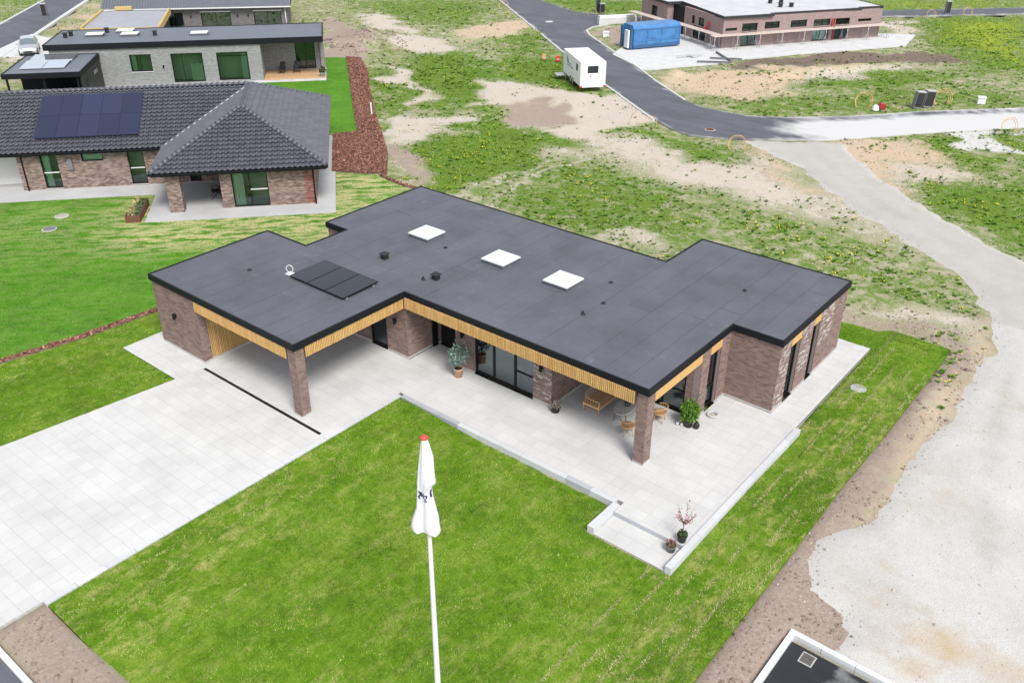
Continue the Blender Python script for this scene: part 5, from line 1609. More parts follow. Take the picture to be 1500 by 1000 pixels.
m = MB(); m.box(-4, 1.5, 0.05, 13.3, 1.6, 3.3, "interior_wall"); m.box(-4, 0.4, 0.0, 13.3, 6, 0.04, "interior_floor"); m.build("room", house3)
curtain(house3, 7.3, 0.26, 8.35, 0.26, 0.15, 1.7); curtain(house3, 11.8, 0.26, 12.38, 0.26, 0.2, 2.6); curtain(house3, 2.3, 0.26, 2.7, 0.26, 1.2, 2.6)
for k in range(24):
    x = 13.68 + k * 0.232
    m = MB(); m.box(x, -0.02, 0.03, x + 0.222, 3.38, 0.13 + random.uniform(-.003, .003), "deck_wood"); m.build("deck_board", house3)
# black annex with solar panels coloured pale like mirrored sky
annex = thing("carport", "black clad flat carport with pale reflecting solar panels beside the grey house", "carport", (*H3O, 0), H3A)
R4 = [(-6.3, -7.25), (-0.28, -7.25), (-0.28, -0.13), (-6.3, -0.13)]
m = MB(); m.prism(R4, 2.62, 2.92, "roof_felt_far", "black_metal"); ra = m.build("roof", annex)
m = MB(); edge_strip(m, R4, 0.03, -0.07, 2.55, 2.97, "black_metal"); m.build("roof_edge", ra)
m = MB(); m.box(-0.42, -7.2, 0, -0.3, -0.15, 2.62, "black_metal"); sw = m.build("side_wall", annex)
for k in range(28):
    m = MB(); m.box(-0.3, -7.19 + k * 0.25, 0.02, -0.275 + random.uniform(-.004, .004), -6.97 + k * 0.25, 2.6, "black_plastic"); m.build("board", sw)
m = MB(); m.box(-0.262, -5.9, 0.0, -0.255, -5.0, 2.1, "black_frame"); m.box(-0.255, -5.05, 1.0, -0.22, -5.02, 1.3, "galvanised"); m.build("door", annex)
m = MB(); m.box(-0.262, -3.2, 1.7, -0.25, -1.7, 2.15, "black_frame"); w_ = m.build("window", annex)
m = MB(); m.box(-0.25, -3.12, 1.76, -0.244, -1.78, 2.09, "car_glass"); m.build("pane", w_)
m = MB(); m.box(-6.2, -0.3, 0, -0.5, -0.2, 2.6, "black_metal"); m.box(-6.2, -3.2, 0, -4.2, -3.1, 2.6, "black_metal"); m.build("back_wall", annex)
for x in (-6.1, -3.3, -0.7):
    m = MB(); m.box(x, -7.1, 0, x + 0.14, -6.96, 2.62, "black_metal"); m.build("post", annex)
for r in range(2):
    for c in range(2):
        x0, y0 = -5.35 + c * 1.78, -5.7 + r * 2.55
        m = MB(); m.hexa([(x0, y0, 2.98), (x0 + 1.74, y0, 2.98), (x0 + 1.74, y0 + 2.5, 3.1), (x0, y0 + 2.5, 3.1), (x0, y0, 3.02), (x0 + 1.74, y0, 3.02), (x0 + 1.74, y0 + 2.5, 3.14), (x0, y0 + 2.5, 3.14)], "solar_sky_sheen"); m.build("solar_panel", annex)

# ------------------------------------------------------------------ slate brick house and its unfinished garage (top left)
house4 = thing("slate_house", "dark slate brick house with tiled roof at the top edge", "house", (*H4O, 0), H4A)
A4 = ((-5.5, -2.6), (14.5, -3.3))
op = [(6.0, 8.3, 0.3, 2.0), (10.3, 13.6, 0.3, 2.0), (16.2, 19.3, 0.3, 2.0)]
wall(house4, *A4, 0, 2.6, op, mort="brick_slate", brick=None, plinth=0)
for o in op: window(house4, *A4, *o, vm=((o[0] + o[1]) / 2,), glass="glass", recess=0.1, fw=0.09, sill=None)
m = MB(); m.wbox(frame(*A4)[0], 10.25, 13.65, 0.0, 0.05, 2.0, 2.1, "white_steel"); m.wbox(frame(*A4)[0], 16.15, 19.35, 0.0, 0.05, 2.0, 2.1, "white_steel"); m.build("lintel", house4)
for s in (9.2, 14.4, 15.6): wall_lamp(house4, frame(*A4)[0], s, 1.6)
wall(house4, (14.5, -3.3), (14.5, 5.7), 0, 2.6, (), mort="brick_slate", brick=None, plinth=0); wall(house4, (-5.5, 5.7), (-5.5, -2.6), 0, 2.6, (), mort="brick_slate", brick=None, plinth=0)
m = MB(); m.tube([(14.3, -3.45, 2.6), (14.3, -3.4, 0)], 0.06, "white_steel", 8); m.build("downpipe", house4)
m = MB(); m.box(-5.2, 0.5, 0.0, 14.2, 0.6, 2.6, "interior_wall"); m.build("room", house4)
m = MB()
EA, EB = ((-5.9, -3.1), (15.0, -3.9)); n_rows, n_col = 14, 70
for r in range(n_rows):
    for c in range(n_col):
        t0, t1 = c / n_col, (c + 1) / n_col
        for (ta, tb, hh) in ((t0, t0 + (t1 - t0) * 0.55, 0.0), (t0 + (t1 - t0) * 0.55, t1, 0.05)):
            y0, y1 = r * 0.34, (r + 1) * 0.34 + 0.02
            f = lambda t, y, h: (EA[0] + (EB[0] - EA[0]) * t, EA[1] + (EB[1] - EA[1]) * t + y, 2.62 + y * 0.45 + h)
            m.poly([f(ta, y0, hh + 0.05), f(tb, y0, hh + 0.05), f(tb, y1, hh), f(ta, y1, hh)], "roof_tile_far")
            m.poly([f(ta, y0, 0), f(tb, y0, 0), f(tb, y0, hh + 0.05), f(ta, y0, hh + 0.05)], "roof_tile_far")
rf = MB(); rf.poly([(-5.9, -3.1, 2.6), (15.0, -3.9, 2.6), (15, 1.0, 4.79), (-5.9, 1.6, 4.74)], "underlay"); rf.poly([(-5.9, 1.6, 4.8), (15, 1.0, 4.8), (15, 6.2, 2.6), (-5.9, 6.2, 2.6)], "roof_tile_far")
rf.poly([(15.0, -3.9, 2.6), (15, 6.2, 2.6), (15, 1.0, 4.8)], "black_metal"); r4 = rf.build("roof", house4)
m.build("roof_tiles", r4, 'stuff')
m = MB(); W, L = frame(EA, EB); m.wbox(W, 0, L, 0.0, 0.13, 2.48, 2.6, "white_steel"); m.build("gutter", r4)
garage = thing("garage", "unfinished garage with pale flat roof edged in raw yellow board", "garage", (*H4O, 0), H4A)
R5 = [(-5.4, -14.6), (2.25, -15.2), (1.75, -4.6), (-5.45, -4.2)]
m = MB(); m.prism(R5, 2.4, 2.6, "roof_felt_osb", "osb"); m.build("roof", garage)
m = MB()
for a, b in ((R5[1], R5[2]), (R5[3], R5[0])):
    W, L = frame(a, b); m.wbox(W, 0.01, L - 0.01, -0.12, 0.1, 2.2, 2.82, "osb")
W, L = frame(R5[0], R5[1]); m.wbox(W, 0, L, -0.06, 0.06, 2.2, 2.66, "osb"); m.build("board_edge", garage)
m = MB(); m.box(-5.0, -14.2, 0, -4.8, -4.5, 2.4, "osb"); m.box(1.4, -14.2, 0, 1.55, -4.7, 2.4, "underlay"); m.build("wall", garage)
m = MB(); m.box(-4.2, -3.9, 2.6, -2.4, -3.4, 2.95, "osb"); m.build("board_pack", garage)

# ------------------------------------------------------------------ brick building under scaffolding (top right)
house5 = thing("unfinished_building", "long brown brick building with pale flat roof still wrapped in scaffolding", "building", (*H5O, 0), H5A)
H5 = dict(mort="brick_far_red", brick=None, plinth=0)
A5 = ((0, 0), (20.2, 0))
op = [(2.3, 5.06 - 0.5, 1.55, 2.38), (5.2, 6.95, 1.7, 2.4), (8.35, 10.4, 1.65, 2.38), (11.0, 13.35, 1.62, 2.32), (13.9, 16.1, 1.6, 2.28), (2.25, 4.2, 0.05, 1.35), (11.3, 13.45, 0.05, 1.3), (13.8, 16.0, 0.05, 1.3), (17.2, 18.9, 1.75, 2.05), (0.3, 1.6, 1.7, 2.0)]
op = [(2.3, 4.2, 1.58, 2.38), (5.1, 6.95, 1.7, 2.4), (8.35, 10.4, 1.65, 2.38), (11.3, 13.45, 1.62, 2.32), (13.9, 16.0, 1.6, 2.28), (2.3, 4.2, 0.05, 1.5), (11.3, 13.45, 0.05, 1.5), (13.9, 16.0, 0.05, 1.5), (17.1, 18.9, 1.78, 2.08), (0.3, 1.7, 1.72, 2.02)]
wall(house5, *A5, 0, 3.05, op, **H5)
for i, o in enumerate(op):
    kw = dict(glass="glass_green", recess=0.1, fw=0.08)
    if i < 5: window(house5, *A5, *o, vm=((o[0] + o[1]) / 2 + 0.1,), hm=((o[2] + 0.35, 0, 1),), **kw)
    elif i < 8: window(house5, *A5, *o, vm=((o[0] + o[1]) / 2,), **kw)
    else: window(house5, *A5, *o, **kw)
wall(house5, (20.2, 0), (20.2, 10), 0, 3.05, (), **H5)
A5b = ((-0.6, 8.2), (0, 0))
wall(house5, (-0.3, 8.0), (0, 0), 0, 3.05, [(1.6, 2.3, 1.5, 2.4), (3.0, 4.2, 1.5, 2.4), (2.0, 4.8, 0.05, 1.4)], **H5)
window(house5, (-0.3, 8.0), (0, 0), 1.6, 2.3, 1.5, 2.4, glass="glass_green"); window(house5, (-0.3, 8.0), (0, 0), 3.0, 4.2, 1.5, 2.4, vm=(3.6,), glass="glass_green"); window(house5, (-0.3, 8.0), (0, 0), 2.0, 4.8, 0.05, 1.4, vm=(3.0, 3.9), glass="glass_green")
m = MB(); m.box(-0.4, 8.0, 0, 0.9, 10.6, 3.0, "black_metal"); m.build("recess", house5)  # solid black block stands in for the dark hollow of the recess
wall(house5, (-1.6, 16.2), (-1.2, 10.4), 0, 3.05, [(2.3, 3.6, 1.3, 2.4)], **H5)
window(house5, (-1.6, 16.2), (-1.2, 10.4), 2.3, 3.6, 1.3, 2.4, vm=(2.95,), glass="glass_green")
wall(house5, (-1.2, 10.4), (0.5, 10.4), 0, 3.05, (), **H5)
m = MB(); m.box(0.6, 3, 0, 19.9, 3.1, 3.0, "interior_wall"); m.build("room", house5)
R6 = [(-0.12, -0.15), (5.9, -0.25), (5.95, 0.25), (17.3, 0.0), (17.35, 0.4), (20.4, 0.3), (20.4, 10), (12, 16), (-1.8, 16.4), (-1.35, 10.1), (0.35, 10.0), (0.3, 8.2)]
m = MB(); m.prism(R6, 3.03, 3.22, "roof_felt_pale", "black_metal"); r6 = m.build("roof", house5)
m = MB(); edge_strip(m, R6, 0.05, -0.12, 3.0, 3.26, "underlay"); m.build("roof_edge", r6)
for x, y in ((9.0, 3.3), (10.2, 3.0), (9.3, 5.8), (10.6, 5.6), (0.6, 13.6), (2.2, 11.4), (18.0, 6.0)): roof_vent(r6, x, y, 0.34, 3.22, 0.5)
sc_ = thing("scaffold", "timber decked scaffold with thin steel props along the brown brick building", "scaffold", (*H5O, 0), H5A)
def platform(a, b, w, z):
    W, L = frame(a, b); P, d, n = W
    k = 4
    nb = max(1, round(L / 2.6))
    for i in range(nb):
        for j in range(k):
            m = MB(); m.wbox(W, L * i / nb + 0.01, L * (i + 1) / nb - 0.01, 0.12 + j * w / k, 0.12 + (j + 1) * w / k - 0.02, z + random.uniform(-.01, .01), z + 0.06, "scaffold_wood"); m.build("plank", sc_)
    m = MB()
    for i in range(nb + 1):
        s = min(L * i / nb + 0.05, L - 0.05)
        q = lambda s_, t_, z_: (P[0] + d[0] * s_ + n[0] * t_, P[1] + d[1] * s_ + n[1] * t_, z_)
        for t in (0.2, 0.1 + w):
            m.tube([q(s, t, 0.0), q(s, t, z)], 0.03, "galvanised", 5)
            m.tube([q(s - 0.35, t, 0.02), q(s, t, 0.75)], 0.02, "galvanised", 4); m.tube([q(s + 0.35, t, 0.02), q(s, t, 0.75)], 0.02, "galvanised", 4)
    m.build("props", sc_)
platform((-1.6, -0.05), (20.5, -0.05), 1.0, 1.42)
platform((-0.9, 7.6), (-0.12, 0.0), 1.0, 1.42)
platform((-2.4, 16.0), (-1.4, 7.7), 1.0, 1.42)
m = MB(); m.tube([(13.68, -0.5, 0.1), (13.68, -0.5, 2.3)], 0.06, "red_plastic", 8); m.box(13.58, -0.1, 1.5, 13.78, -0.02, 2.3, "red_plastic")
m.build("tarpaulin", None, None, "upright red tarpaulin strip between two windows of the scaffolded building", "tarpaulin").matrix_world = Matrix.Translation((*H5O, 0)) @ Matrix.Rotation(H5A, 4, 'Z')
m = MB(); m.box(-0.35, 2.6, 1.6, -0.2, 2.9, 2.3, "red_plastic"); m.box(-0.5, 2.9, 1.48, -0.2, 3.2, 1.7, "red_plastic")
m.build("red_bag", None, None, "red bag hanging by the left windows of the scaffolded building", "bag").matrix_world = Matrix.Translation((*H5O, 0)) @ Matrix.Rotation(H5A, 4, 'Z')
# ------------------------------------------------------------------ site trailer, waste container, car
def wheel(root, x, y, r, w, axis_y=True):
    m = MB(); d = Vector((0, 1, 0)) if axis_y else Vector((1, 0, 0))
    c = Vector((x, y, r))
    m.tube([c - d * w / 2, c - d * w * 0.42, c + d * w * 0.42, c + d * w / 2], [r * .93, r, r, r * .93], "rubber", 18)
    o = m.build("wheel", root)
    m = MB(); m.tube([c - d * (w / 2 + .01), c + d * (w / 2 + .01)], r * 0.58, "galvanised", 12); m.build("rim", o)
# long axis runs from the end face (near the camera) away from it
TA = math.atan2(3.75, -4.59)
trailer = thing("site_trailer", "white site hut trailer on the grass verge beside the winding road", "trailer", (-10.78, 49.56, 0), TA)
tl, twd, zb, ztp = 5.93, 2.27, 0.5, 2.5
m = MB(); m.box(0, -twd / 2, zb, tl, twd / 2, ztp, "white_paint")
m.box(-0.02, -twd / 2 - 0.02, ztp - 0.02, tl + 0.02, twd / 2 + 0.02, ztp + 0.06, "white_paint")
for x in (0.0, tl):
    for y in (-twd / 2, twd / 2): m.box(x - 0.03, y - 0.03, zb, x + 0.03, y + 0.03, ztp, "white_steel")
m.box(-0.02, -twd / 2 - 0.015, zb - 0.04, tl + 0.02, twd / 2 + 0.015, zb + 0.06, "white_steel")
m.build("body", trailer)
def twin(x0, x1, y0, y1, z0, z1, ax):
    m = MB()
    if ax == 'x': m.box(-0.03, y0, z0, -0.002, y1, z1, "black_frame")
    else: m.box(x0, twd / 2 + 0.002, z0, x1, twd / 2 + 0.03, z1, "black_frame")
    o = m.build("window", trailer)
    m = MB()
    if ax == 'x': m.box(-0.036, y0 + .06, z0 + .06, -0.031, y1 - .06, z1 - .06, "glass_dark")
    else: m.box(x0 + .05, twd / 2 + 0.031, z0 + .05, x1 - .05, twd / 2 + 0.036, z1 - .05, "glass_dark")
    m.build("pane", o)
twin(0, 0, -0.46, 0.5, 1.6, 2.2, 'x')
twin(1.0, 1.5, 0, 0, 1.6, 2.15, 'y')
m = MB()
y = twd / 2 + 0.004
m.poly([(4.7, y, 1.75), (4.2, y, 1.7), (4.6, y, 2.25)], "logo_teal"); m.poly([(4.85, y, 1.75), (4.75, y, 1.77), (4.66, y, 2.35), (4.85, y, 2.1)], "logo_teal")
for i, (a, b) in enumerate(((4.9, 3.2), (4.8, 2.6))): m.poly([(a, y, 1.6 - i * .22), (b, y, 1.6 - i * .22), (b, y, 1.69 - i * .22), (a, y, 1.69 - i * .22)], "logo_teal")
m.build("logo", trailer); m = MB()
m.poly([(-0.005, 0.3, 1.22), (-0.005, 0.17, 1.22), (-0.005, 0.23, 1.4)], "logo_navy"); m.poly([(-0.005, 0.14, 1.22), (-0.005, 0.07, 1.22), (-0.005, 0.1, 1.33)], "logo_navy")
m.poly([(-0.005, 0.3, 1.08), (-0.005, -0.45, 1.08), (-0.005, -0.45, 1.13), (-0.005, 0.3, 1.13)], "concrete_grey")
m.build("logo", trailer)
for s in (-1, 1):
    m = MB(); m.box(-0.06, s * 1.08 - 0.12, 0.36, 0.02, s * 1.08 + 0.12, 0.5, "tail_red"); m.build("tail_light", trailer)
m = MB(); m.box(0.05, -0.95, 0.38, tl + 0.2, -0.85, zb - .04, "galvanised"); m.box(0.05, 0.85, 0.38, tl + 0.2, 0.95, zb - .04, "galvanised"); m.box(-0.05, -1.0, 0.36, 0.05, 1.0, 0.46, "white_steel")
m.bar((tl, -0.9, 0.45), (tl + 1.3, 0, 0.45), 0.1, 0.1, "galvanised"); m.bar((tl, 0.9, 0.45), (tl + 1.3, 0, 0.45), 0.1, 0.1, "galvanised")
m.build("chassis", trailer)
m = MB(); m.box(4.9, twd / 2 + .02, 0.3, 6.0, twd / 2 + 0.9, 0.36, "galvanised"); m.box(4.9, twd / 2 + .05, 0, 4.96, twd / 2 + .1, .3, "galvanised"); m.box(5.94, twd / 2 + .8, 0, 6.0, twd / 2 + .86, .3, "galvanised"); m.build("step", trailer)
for x in (2.6, 3.35):
    for s in (-1, 1): wheel(trailer, x, s * 1.05, 0.34, 0.2)

CA = math.atan2(71.6 - 66.35, -14.7 + 17.51)
cont = thing("waste_container", "blue steel hook lift waste container on the building yard", "container", (-17.5, 66.3, 0), CA)
cl, cw, ch = 6.0, 2.4, 2.45
m = MB()
sec = [(0.25, 0.12), (cw - 0.25, 0.12), (cw, 0.5), (cw, ch - 0.35), (cw - 0.3, ch), (0.3, ch), (0.0, ch - 0.35), (0.0, 0.5)]
for i in range(len(sec)):
    a, b = sec[i], sec[(i + 1) % len(sec)]
    m.poly([(0.25, a[0], a[1]), (cl, a[0], a[1]), (cl, b[0], b[1]), (0.25, b[0], b[1])][::-1], "blue_steel" if i else "dark_blue_steel")
m.poly([(cl, y, z) for y, z in sec], "blue_steel"); m.poly([(0.25, y, z) for y, z in sec][::-1], "blue_steel")
m.build("body", cont)
m = MB()
for x in (0.28, 1.9, 3.6, 5.85): m.box(x, -0.06, 0.5, x + 0.1, 0.01, ch - 0.35, "blue_steel")
m.box(0.25, -0.05, 0.85, cl, 0.01, 0.95, "blue_steel"); m.box(0.25, -0.04, 0.5, cl, 0.01, 0.56, "blue_steel"); m.box(0.2, -0.07, ch - 0.42, cl + 0.03, 0.02, ch - 0.3, "blue_steel")
m.build("ribs", cont)
for x in (2.05, 3.75):
    m = MB(); m.box(x, -0.03, 1.05, x + 1.6, 0.008, ch - 0.55, "blue_steel"); m.build("panel", cont)
m = MB(); m.box(-0.05, 0.1, 0.12, 0.25, 0.5, ch - 0.2, "dark_blue_steel"); m.box(-0.05, cw - 0.5, 0.12, 0.25, cw - 0.1, ch - 0.2, "dark_blue_steel"); m.box(-0.02, 0.5, 0.3, 0.25, cw - 0.5, 1.4, "dark_blue_steel"); m.build("front_frame", cont)
m = MB()
m.box(0.3, 0.5, 0, cl, 0.7, 0.12, "dark_blue_steel"); m.box(0.3, cw - 0.7, 0, cl, cw - 0.5, 0.12, "dark_blue_steel"); m.box(0.3, -0.02, 0.14, cl, 0.14, 0.5, "dark_blue_steel"); m.build("skid", cont)
m = MB(); m.box(-0.32, 0.2, 0.2, -0.12, 0.95, 2.0, "white_steel"); m.box(-0.3, 0.2, 0, -0.2, 0.95, 0.2, "black_metal"); m.build("site_cabinet", None, None, "pale upright cabinet at the left end of the blue container", "cabinet").matrix_world = Matrix.Translation((-17.5, 66.3, 0)) @ Matrix.Rotation(CA, 4, 'Z')

# car: body lofted from cross sections
car = thing("parked_car", "silver hatchback parked on the white driveway at the top left", "car", (-64.9, 25.2, 0), math.atan2(28.5 - 25.2, -71 + 64.9) + math.pi)
def car_body():
    # x: rear -> front; rows: (x, half width, floor z, belt z, roof z, roof half width)
    S = [(-2.05, 0.72, 0.45, 0.85, 0.9, 0.6), (-2.0, 0.82, 0.3, 0.95, 1.05, 0.62), (-1.5, 0.88, 0.22, 0.98, 1.43, 0.62), (-0.6, 0.9, 0.2, 0.98, 1.5, 0.64), (0.3, 0.9, 0.2, 0.96, 1.44, 0.62), (1.05, 0.89, 0.2, 0.94, 0.99, 0.66), (1.6, 0.87, 0.22, 0.86, 0.9, 0.6), (2.0, 0.8, 0.28, 0.7, 0.74, 0.5), (2.1, 0.68, 0.35, 0.55, 0.58, 0.45)]
    m = MB(); rings = []
    for x, w, f, b, r, rw in S:
        rings.append([(x, -w * 0.95, f), (x, -w, (f + b) / 2), (x, -w * 0.97, b), (x, -rw, r), (x, 0, r + 0.03), (x, rw, r), (x, w * 0.97, b), (x, w, (f + b) / 2), (x, w * 0.95, f)])
    for i in range(len(rings) - 1):
        for k in range(8):
            glass = (k in (2, 5) and 1 <= i <= 4) 
            front = (k in (3, 4) and i == 4)
            rear = (k in (3, 4) and i == 1)
            m.poly([rings[i][k], rings[i + 1][k], rings[i + 1][k + 1], rings[i][k + 1]], "car_glass" if glass or front or rear else "car_silver", not (glass or front or rear))
    m.poly(rings[0][::-1], "car_silver"); m.poly(rings[-1], "car_silver")
    return m
car_body().build("body", car)
for x in (-1.3, 1.35):
    for s in (-1, 1): wheel(car, x, s * 0.8, 0.33, 0.22)
for s in (-1, 1):
    m = MB(); m.box(1.93, s * 0.62 - 0.16, 0.62, 2.08, s * 0.62 + 0.16, 0.74, "white_steel"); m.build("headlight", car)
    m = MB(); m.box(0.75, s * 0.98 - 0.09, 0.95, 0.9, s * 0.98 + 0.09, 1.08, "car_silver"); m.build("mirror", car)
m = MB(); m.box(2.02, -0.42, 0.38, 2.12, 0.42, 0.52, "black_plastic"); m.build("grille", car)

# ------------------------------------------------------------------ cabinets, cable loops, covers
def cabinet(x, y, w, d, h, rot, label, mat="stone_dark", lean=0.0):
    t = thing("utility_cabinet", label, "cabinet", (x, y, -0.05), rot)
    t.rotation_euler = (0, lean, rot)
    m = MB(); m.box(-w / 2, -d / 2, 0, w / 2, d / 2, h, mat); m.build("body", t)
    m = MB(); m.box(-w / 2 - .03, -d / 2 - .03, h, w / 2 + .03, d / 2 + .03, h + 0.07, "concrete_grey"); m.build("lid", t)
    m = MB(); m.box(-w / 2 + .04, -d / 2 - .02, 0.15, w / 2 - .04, -d / 2, h - .06, "black_plastic"); m.build("door", t)
    return t
cabinet(13.3, 62.6, 0.75, 0.4, 1.35, 0.9, "left one of two dark green cabinets by the dusty right road", lean=0.12)
cabinet(13.85, 63.5, 0.85, 0.4, 1.35, 0.9, "right one of two dark green cabinets, beside the big yellow loop", lean=0.12)
cabinet(-33.4, 83.3, 0.55, 0.4, 1.6, 0.8, "taller dark cabinet on the grass at the road junction")
cabinet(-32.6, 83.1, 0.6, 0.4, 1.15, 0.8, "shorter dark cabinet on the grass at the road junction")
cabinet(1.44, 111.3, 0.6, 0.4, 1.5, 0.8, "dark cabinet beside the far road at the top right")
cabinet(-84.2, 36.4, 0.6, 0.5, 1.5, 0.8, "dark cabinet on the kerb of the top left road")
def cable_loop(x, y, r, rot, label, tilt=0.15, turns=2, mat="orange_plastic", open_=0.85):
    t = thing("cable_loop", label, "cable duct", (x, y, -0.05), rot, None)
    for k in range(turns):
        m = MB(); rr = r * 0.8 * (1 - 0.12 * k); off = 0.12 * k
        P = [(rr * math.cos(a), off + tilt * rr * (1 + math.sin(a)) + 0.05 * math.sin(3 * a), max(-0.15, rr * 0.72 + rr * math.sin(a))) for a in np.linspace(-0.25 * math.pi, (1.25) * math.pi, 18)]
        m.tube(P, 0.022, mat, 6); m.build("duct", t)
    return t
cable_loop(7.05, 42.3, 0.8, 0.6, "orange cable duct ring standing in the weeds by the path entrance")
cable_loop(-0.7, 43.0, 0.7, 1.0, "right one of two orange duct stubs by the road bend", turns=1)
cable_loop(-2.2, 42.7, 0.75, -0.6, "left one of two orange duct stubs by the road bend", turns=1)
cable_loop(-43.9, 77.0, 0.8, 0.5, "yellow cable duct ring on the far grass left of the road", turns=2)
cable_loop(-39.3, 72.0, 0.6, 1.2, "upright orange duct stub beside the far road kerb", turns=1)
cable_loop(9.9, 59.7, 0.95, 0.75, "pale orange duct ring beside the red box at the dusty road")
cable_loop(14.75, 64.9, 1.0, 0.75, "large yellow duct ring right of the two dark cabinets", turns=3)
cable_loop(21.3, 59.6, 0.9, 0.9, "faint orange duct ring at the right edge below the dusty road", turns=2)
cable_loop(1.0, 106.4, 0.8, 0.9, "left orange duct ring below the far top right road")
cable_loop(4.0, 111.3, 0.8, 0.9, "right orange duct ring below the far top right road")
cable_loop(-32.4, 80.6, 0.7, 0.9, "orange duct ring on the grass inside the road junction", turns=1)
m = MB(); m.box(-0.3, -0.2, 0, 0.3, 0.2, 0.3, "red_plastic"); m.box(-0.25, -0.16, 0.3, 0.25, 0.16, 0.42, "red_plastic"); o = m.build("cable_box", None, None, "red plastic box in the verge of the dusty right road", "box"); o.location = (11.1, 60.5, 0); o.rotation_euler = (0.15, 0.2, 0.7)
m = MB(); m.lathe((0, 0, 0), [(0.28, 0), (0.3, 0.05), (0.22, 0.35), (0.1, 0.45)], "white_paint", 12); o = m.build("white_cap", None, None, "white cap lying in front of the red box at the dusty road", "cap"); o.location = (10.9, 59.7, -0.05)
for x, y, lab in ((17.05, 67.9, "white block in the grass at the right end of the dusty road"), (-23.8, 71.0, "white block on the brown soil left of the blue container")):
    m = MB(); m.box(-0.3, -0.3, 0, 0.3, 0.3, 0.5, "white_paint"); m.box(-.34, -.34, .5, .34, .34, .58, "white_steel"); o = m.build("marker_block", None, None, lab, "block"); o.location = (x, y, -0.1); o.rotation_euler = (0, 0, 0.4)
def orange_box(x, y, lab, mat="orange_plastic"):
    m = MB(); m.box(-.2, -.05, 0, .2, .05, .6, mat); m.box(-.24, -.1, 0, .24, .1, .06, "rubber"); m.box(-.13, -.055, .22, .13, .055, .34, "scaffold_wood")
    o = m.build("barrier_sign", None, None, lab, "barrier"); o.location = (x, y, -0.05); o.rotation_euler = (0.1, 0, 0.6)
orange_box(-21.9, 57.0, "yellow barrier panel left behind the white trailer"); orange_box(-20.3, 57.2, "red barrier panel right behind the white trailer", "red_paint")
def manhole(x, y, z, r, mat, lab):
    t = thing("manhole_cover", lab, "manhole cover", (x, y, z))
    m = MB(); m.lathe((0, 0, 0), [(r, -0.1), (r, 0.012), (r * 0.86, 0.014)], "concrete_grey", 24); m.build("ring", t)
    m = MB(); m.lathe((0, 0, 0), [(r * 0.84, -0.05), (r * 0.84, 0.02)], mat, 24)
    for k in range(-2, 3): m.box(-r * 0.6, k * r * 0.28 - 0.015, 0.02, r * 0.6, k * r * 0.28 + 0.015, 0.026, mat)
    m.build("lid", t)
manhole(25.92, 16.25, -0.03, 0.34, "concrete_grey", "round grey manhole cover in the strip lawn beside the terrace")
manhole(-18.28, 4.63, -0.015, 0.42, "stone", "pale round cover in the bright lawn near the tiled house")
manhole(-16.86, 3.17, -0.015, 0.42, "stone_dark", "dark grey round cover in the bright lawn, nearer of two")
manhole(3.05, 45.7, -0.005, 0.42, "corten", "rusty manhole cover in the asphalt at the road bend")
manhole(-34.1, 73.9, -0.005, 0.5, "concrete_pale", "pale manhole cover in the far road")
gr = thing("gully_grate", "square iron gully grate with a light mortar rim in the dark asphalt", "grate", (30.07, 1.47, -0.12), 0.0)
m = MB(); m.box(-0.2, -0.22, -0.05, 0.2, 0.22, 0.01, "joint_sand"); m.build("rim", gr)
m = MB(); m.box(-0.16, -0.18, 0.01, 0.16, 0.18, 0.014, "black_metal"); m.build("pit", gr)
for k in range(9):
    m = MB(); m.box(-0.16, -0.175 + k * 0.041, 0.014, 0.16, -0.157 + k * 0.041, 0.03, "cast_iron"); m.build("bar", gr)
m = MB(); m.box(-2.4, -0.4, 0, 2.4, 0.4, 0.7, "concrete_pale"); m.box(-2.3, -0.35, 0.7, 2.3, 0.35, 0.95, "white_steel"); o = m.build("block_stack", None, None, "long pale stack of blocks on the brown soil at the junction corner", "block stack"); o.location = (-27.2, 78.3, 0); o.rotation_euler = (0, 0, 0.95)
# steel beams and frames lying in the building yard
for k, (a, b, lab) in enumerate((((-6.6, 67.9), (-9.9, 70.9), "longest dark steel beam slanting beside the scaffold corner"), ((-9.0, 67.9), (-6.2, 69.4), "far dark beam of the frame on the building yard"), ((-9.2, 65.6), (-6.3, 67.5), "near dark beam of the frame on the building yard"))):
    m = MB(); m.bar((*a, 0.15), (*b, 0.15), 0.05, 0.14, "stone_dark"); m.bar((*a, 0.08), (*b, 0.08), 0.12, 0.02, "stone_dark"); m.bar((*a, 0.22), (*b, 0.22), 0.12, 0.02, "stone_dark"); m.build("steel_beam", None, None, lab, "beam")
m = MB(); m.bar((-11.8, 66.2, 0.2), (-10.2, 68.6, 0.25), 0.12, 0.1, "concrete_grey"); m.bar((-11.6, 67.9, 0.1), (-10.4, 67.4, 0.1), 0.5, 0.12, "concrete_grey"); m.build("rubble", None, None, "grey bars lying on the building yard right of the container", "rubble")
m = MB(); m.bar((0, 0, -0.2), (-0.1, 0.05, 1.0), 0.12, 0.05, "white_steel"); o = m.build("stake", None, None, "slim white stake at the edge of the bark bed", "stake"); o.location = (-20.2, 31.7, 0)

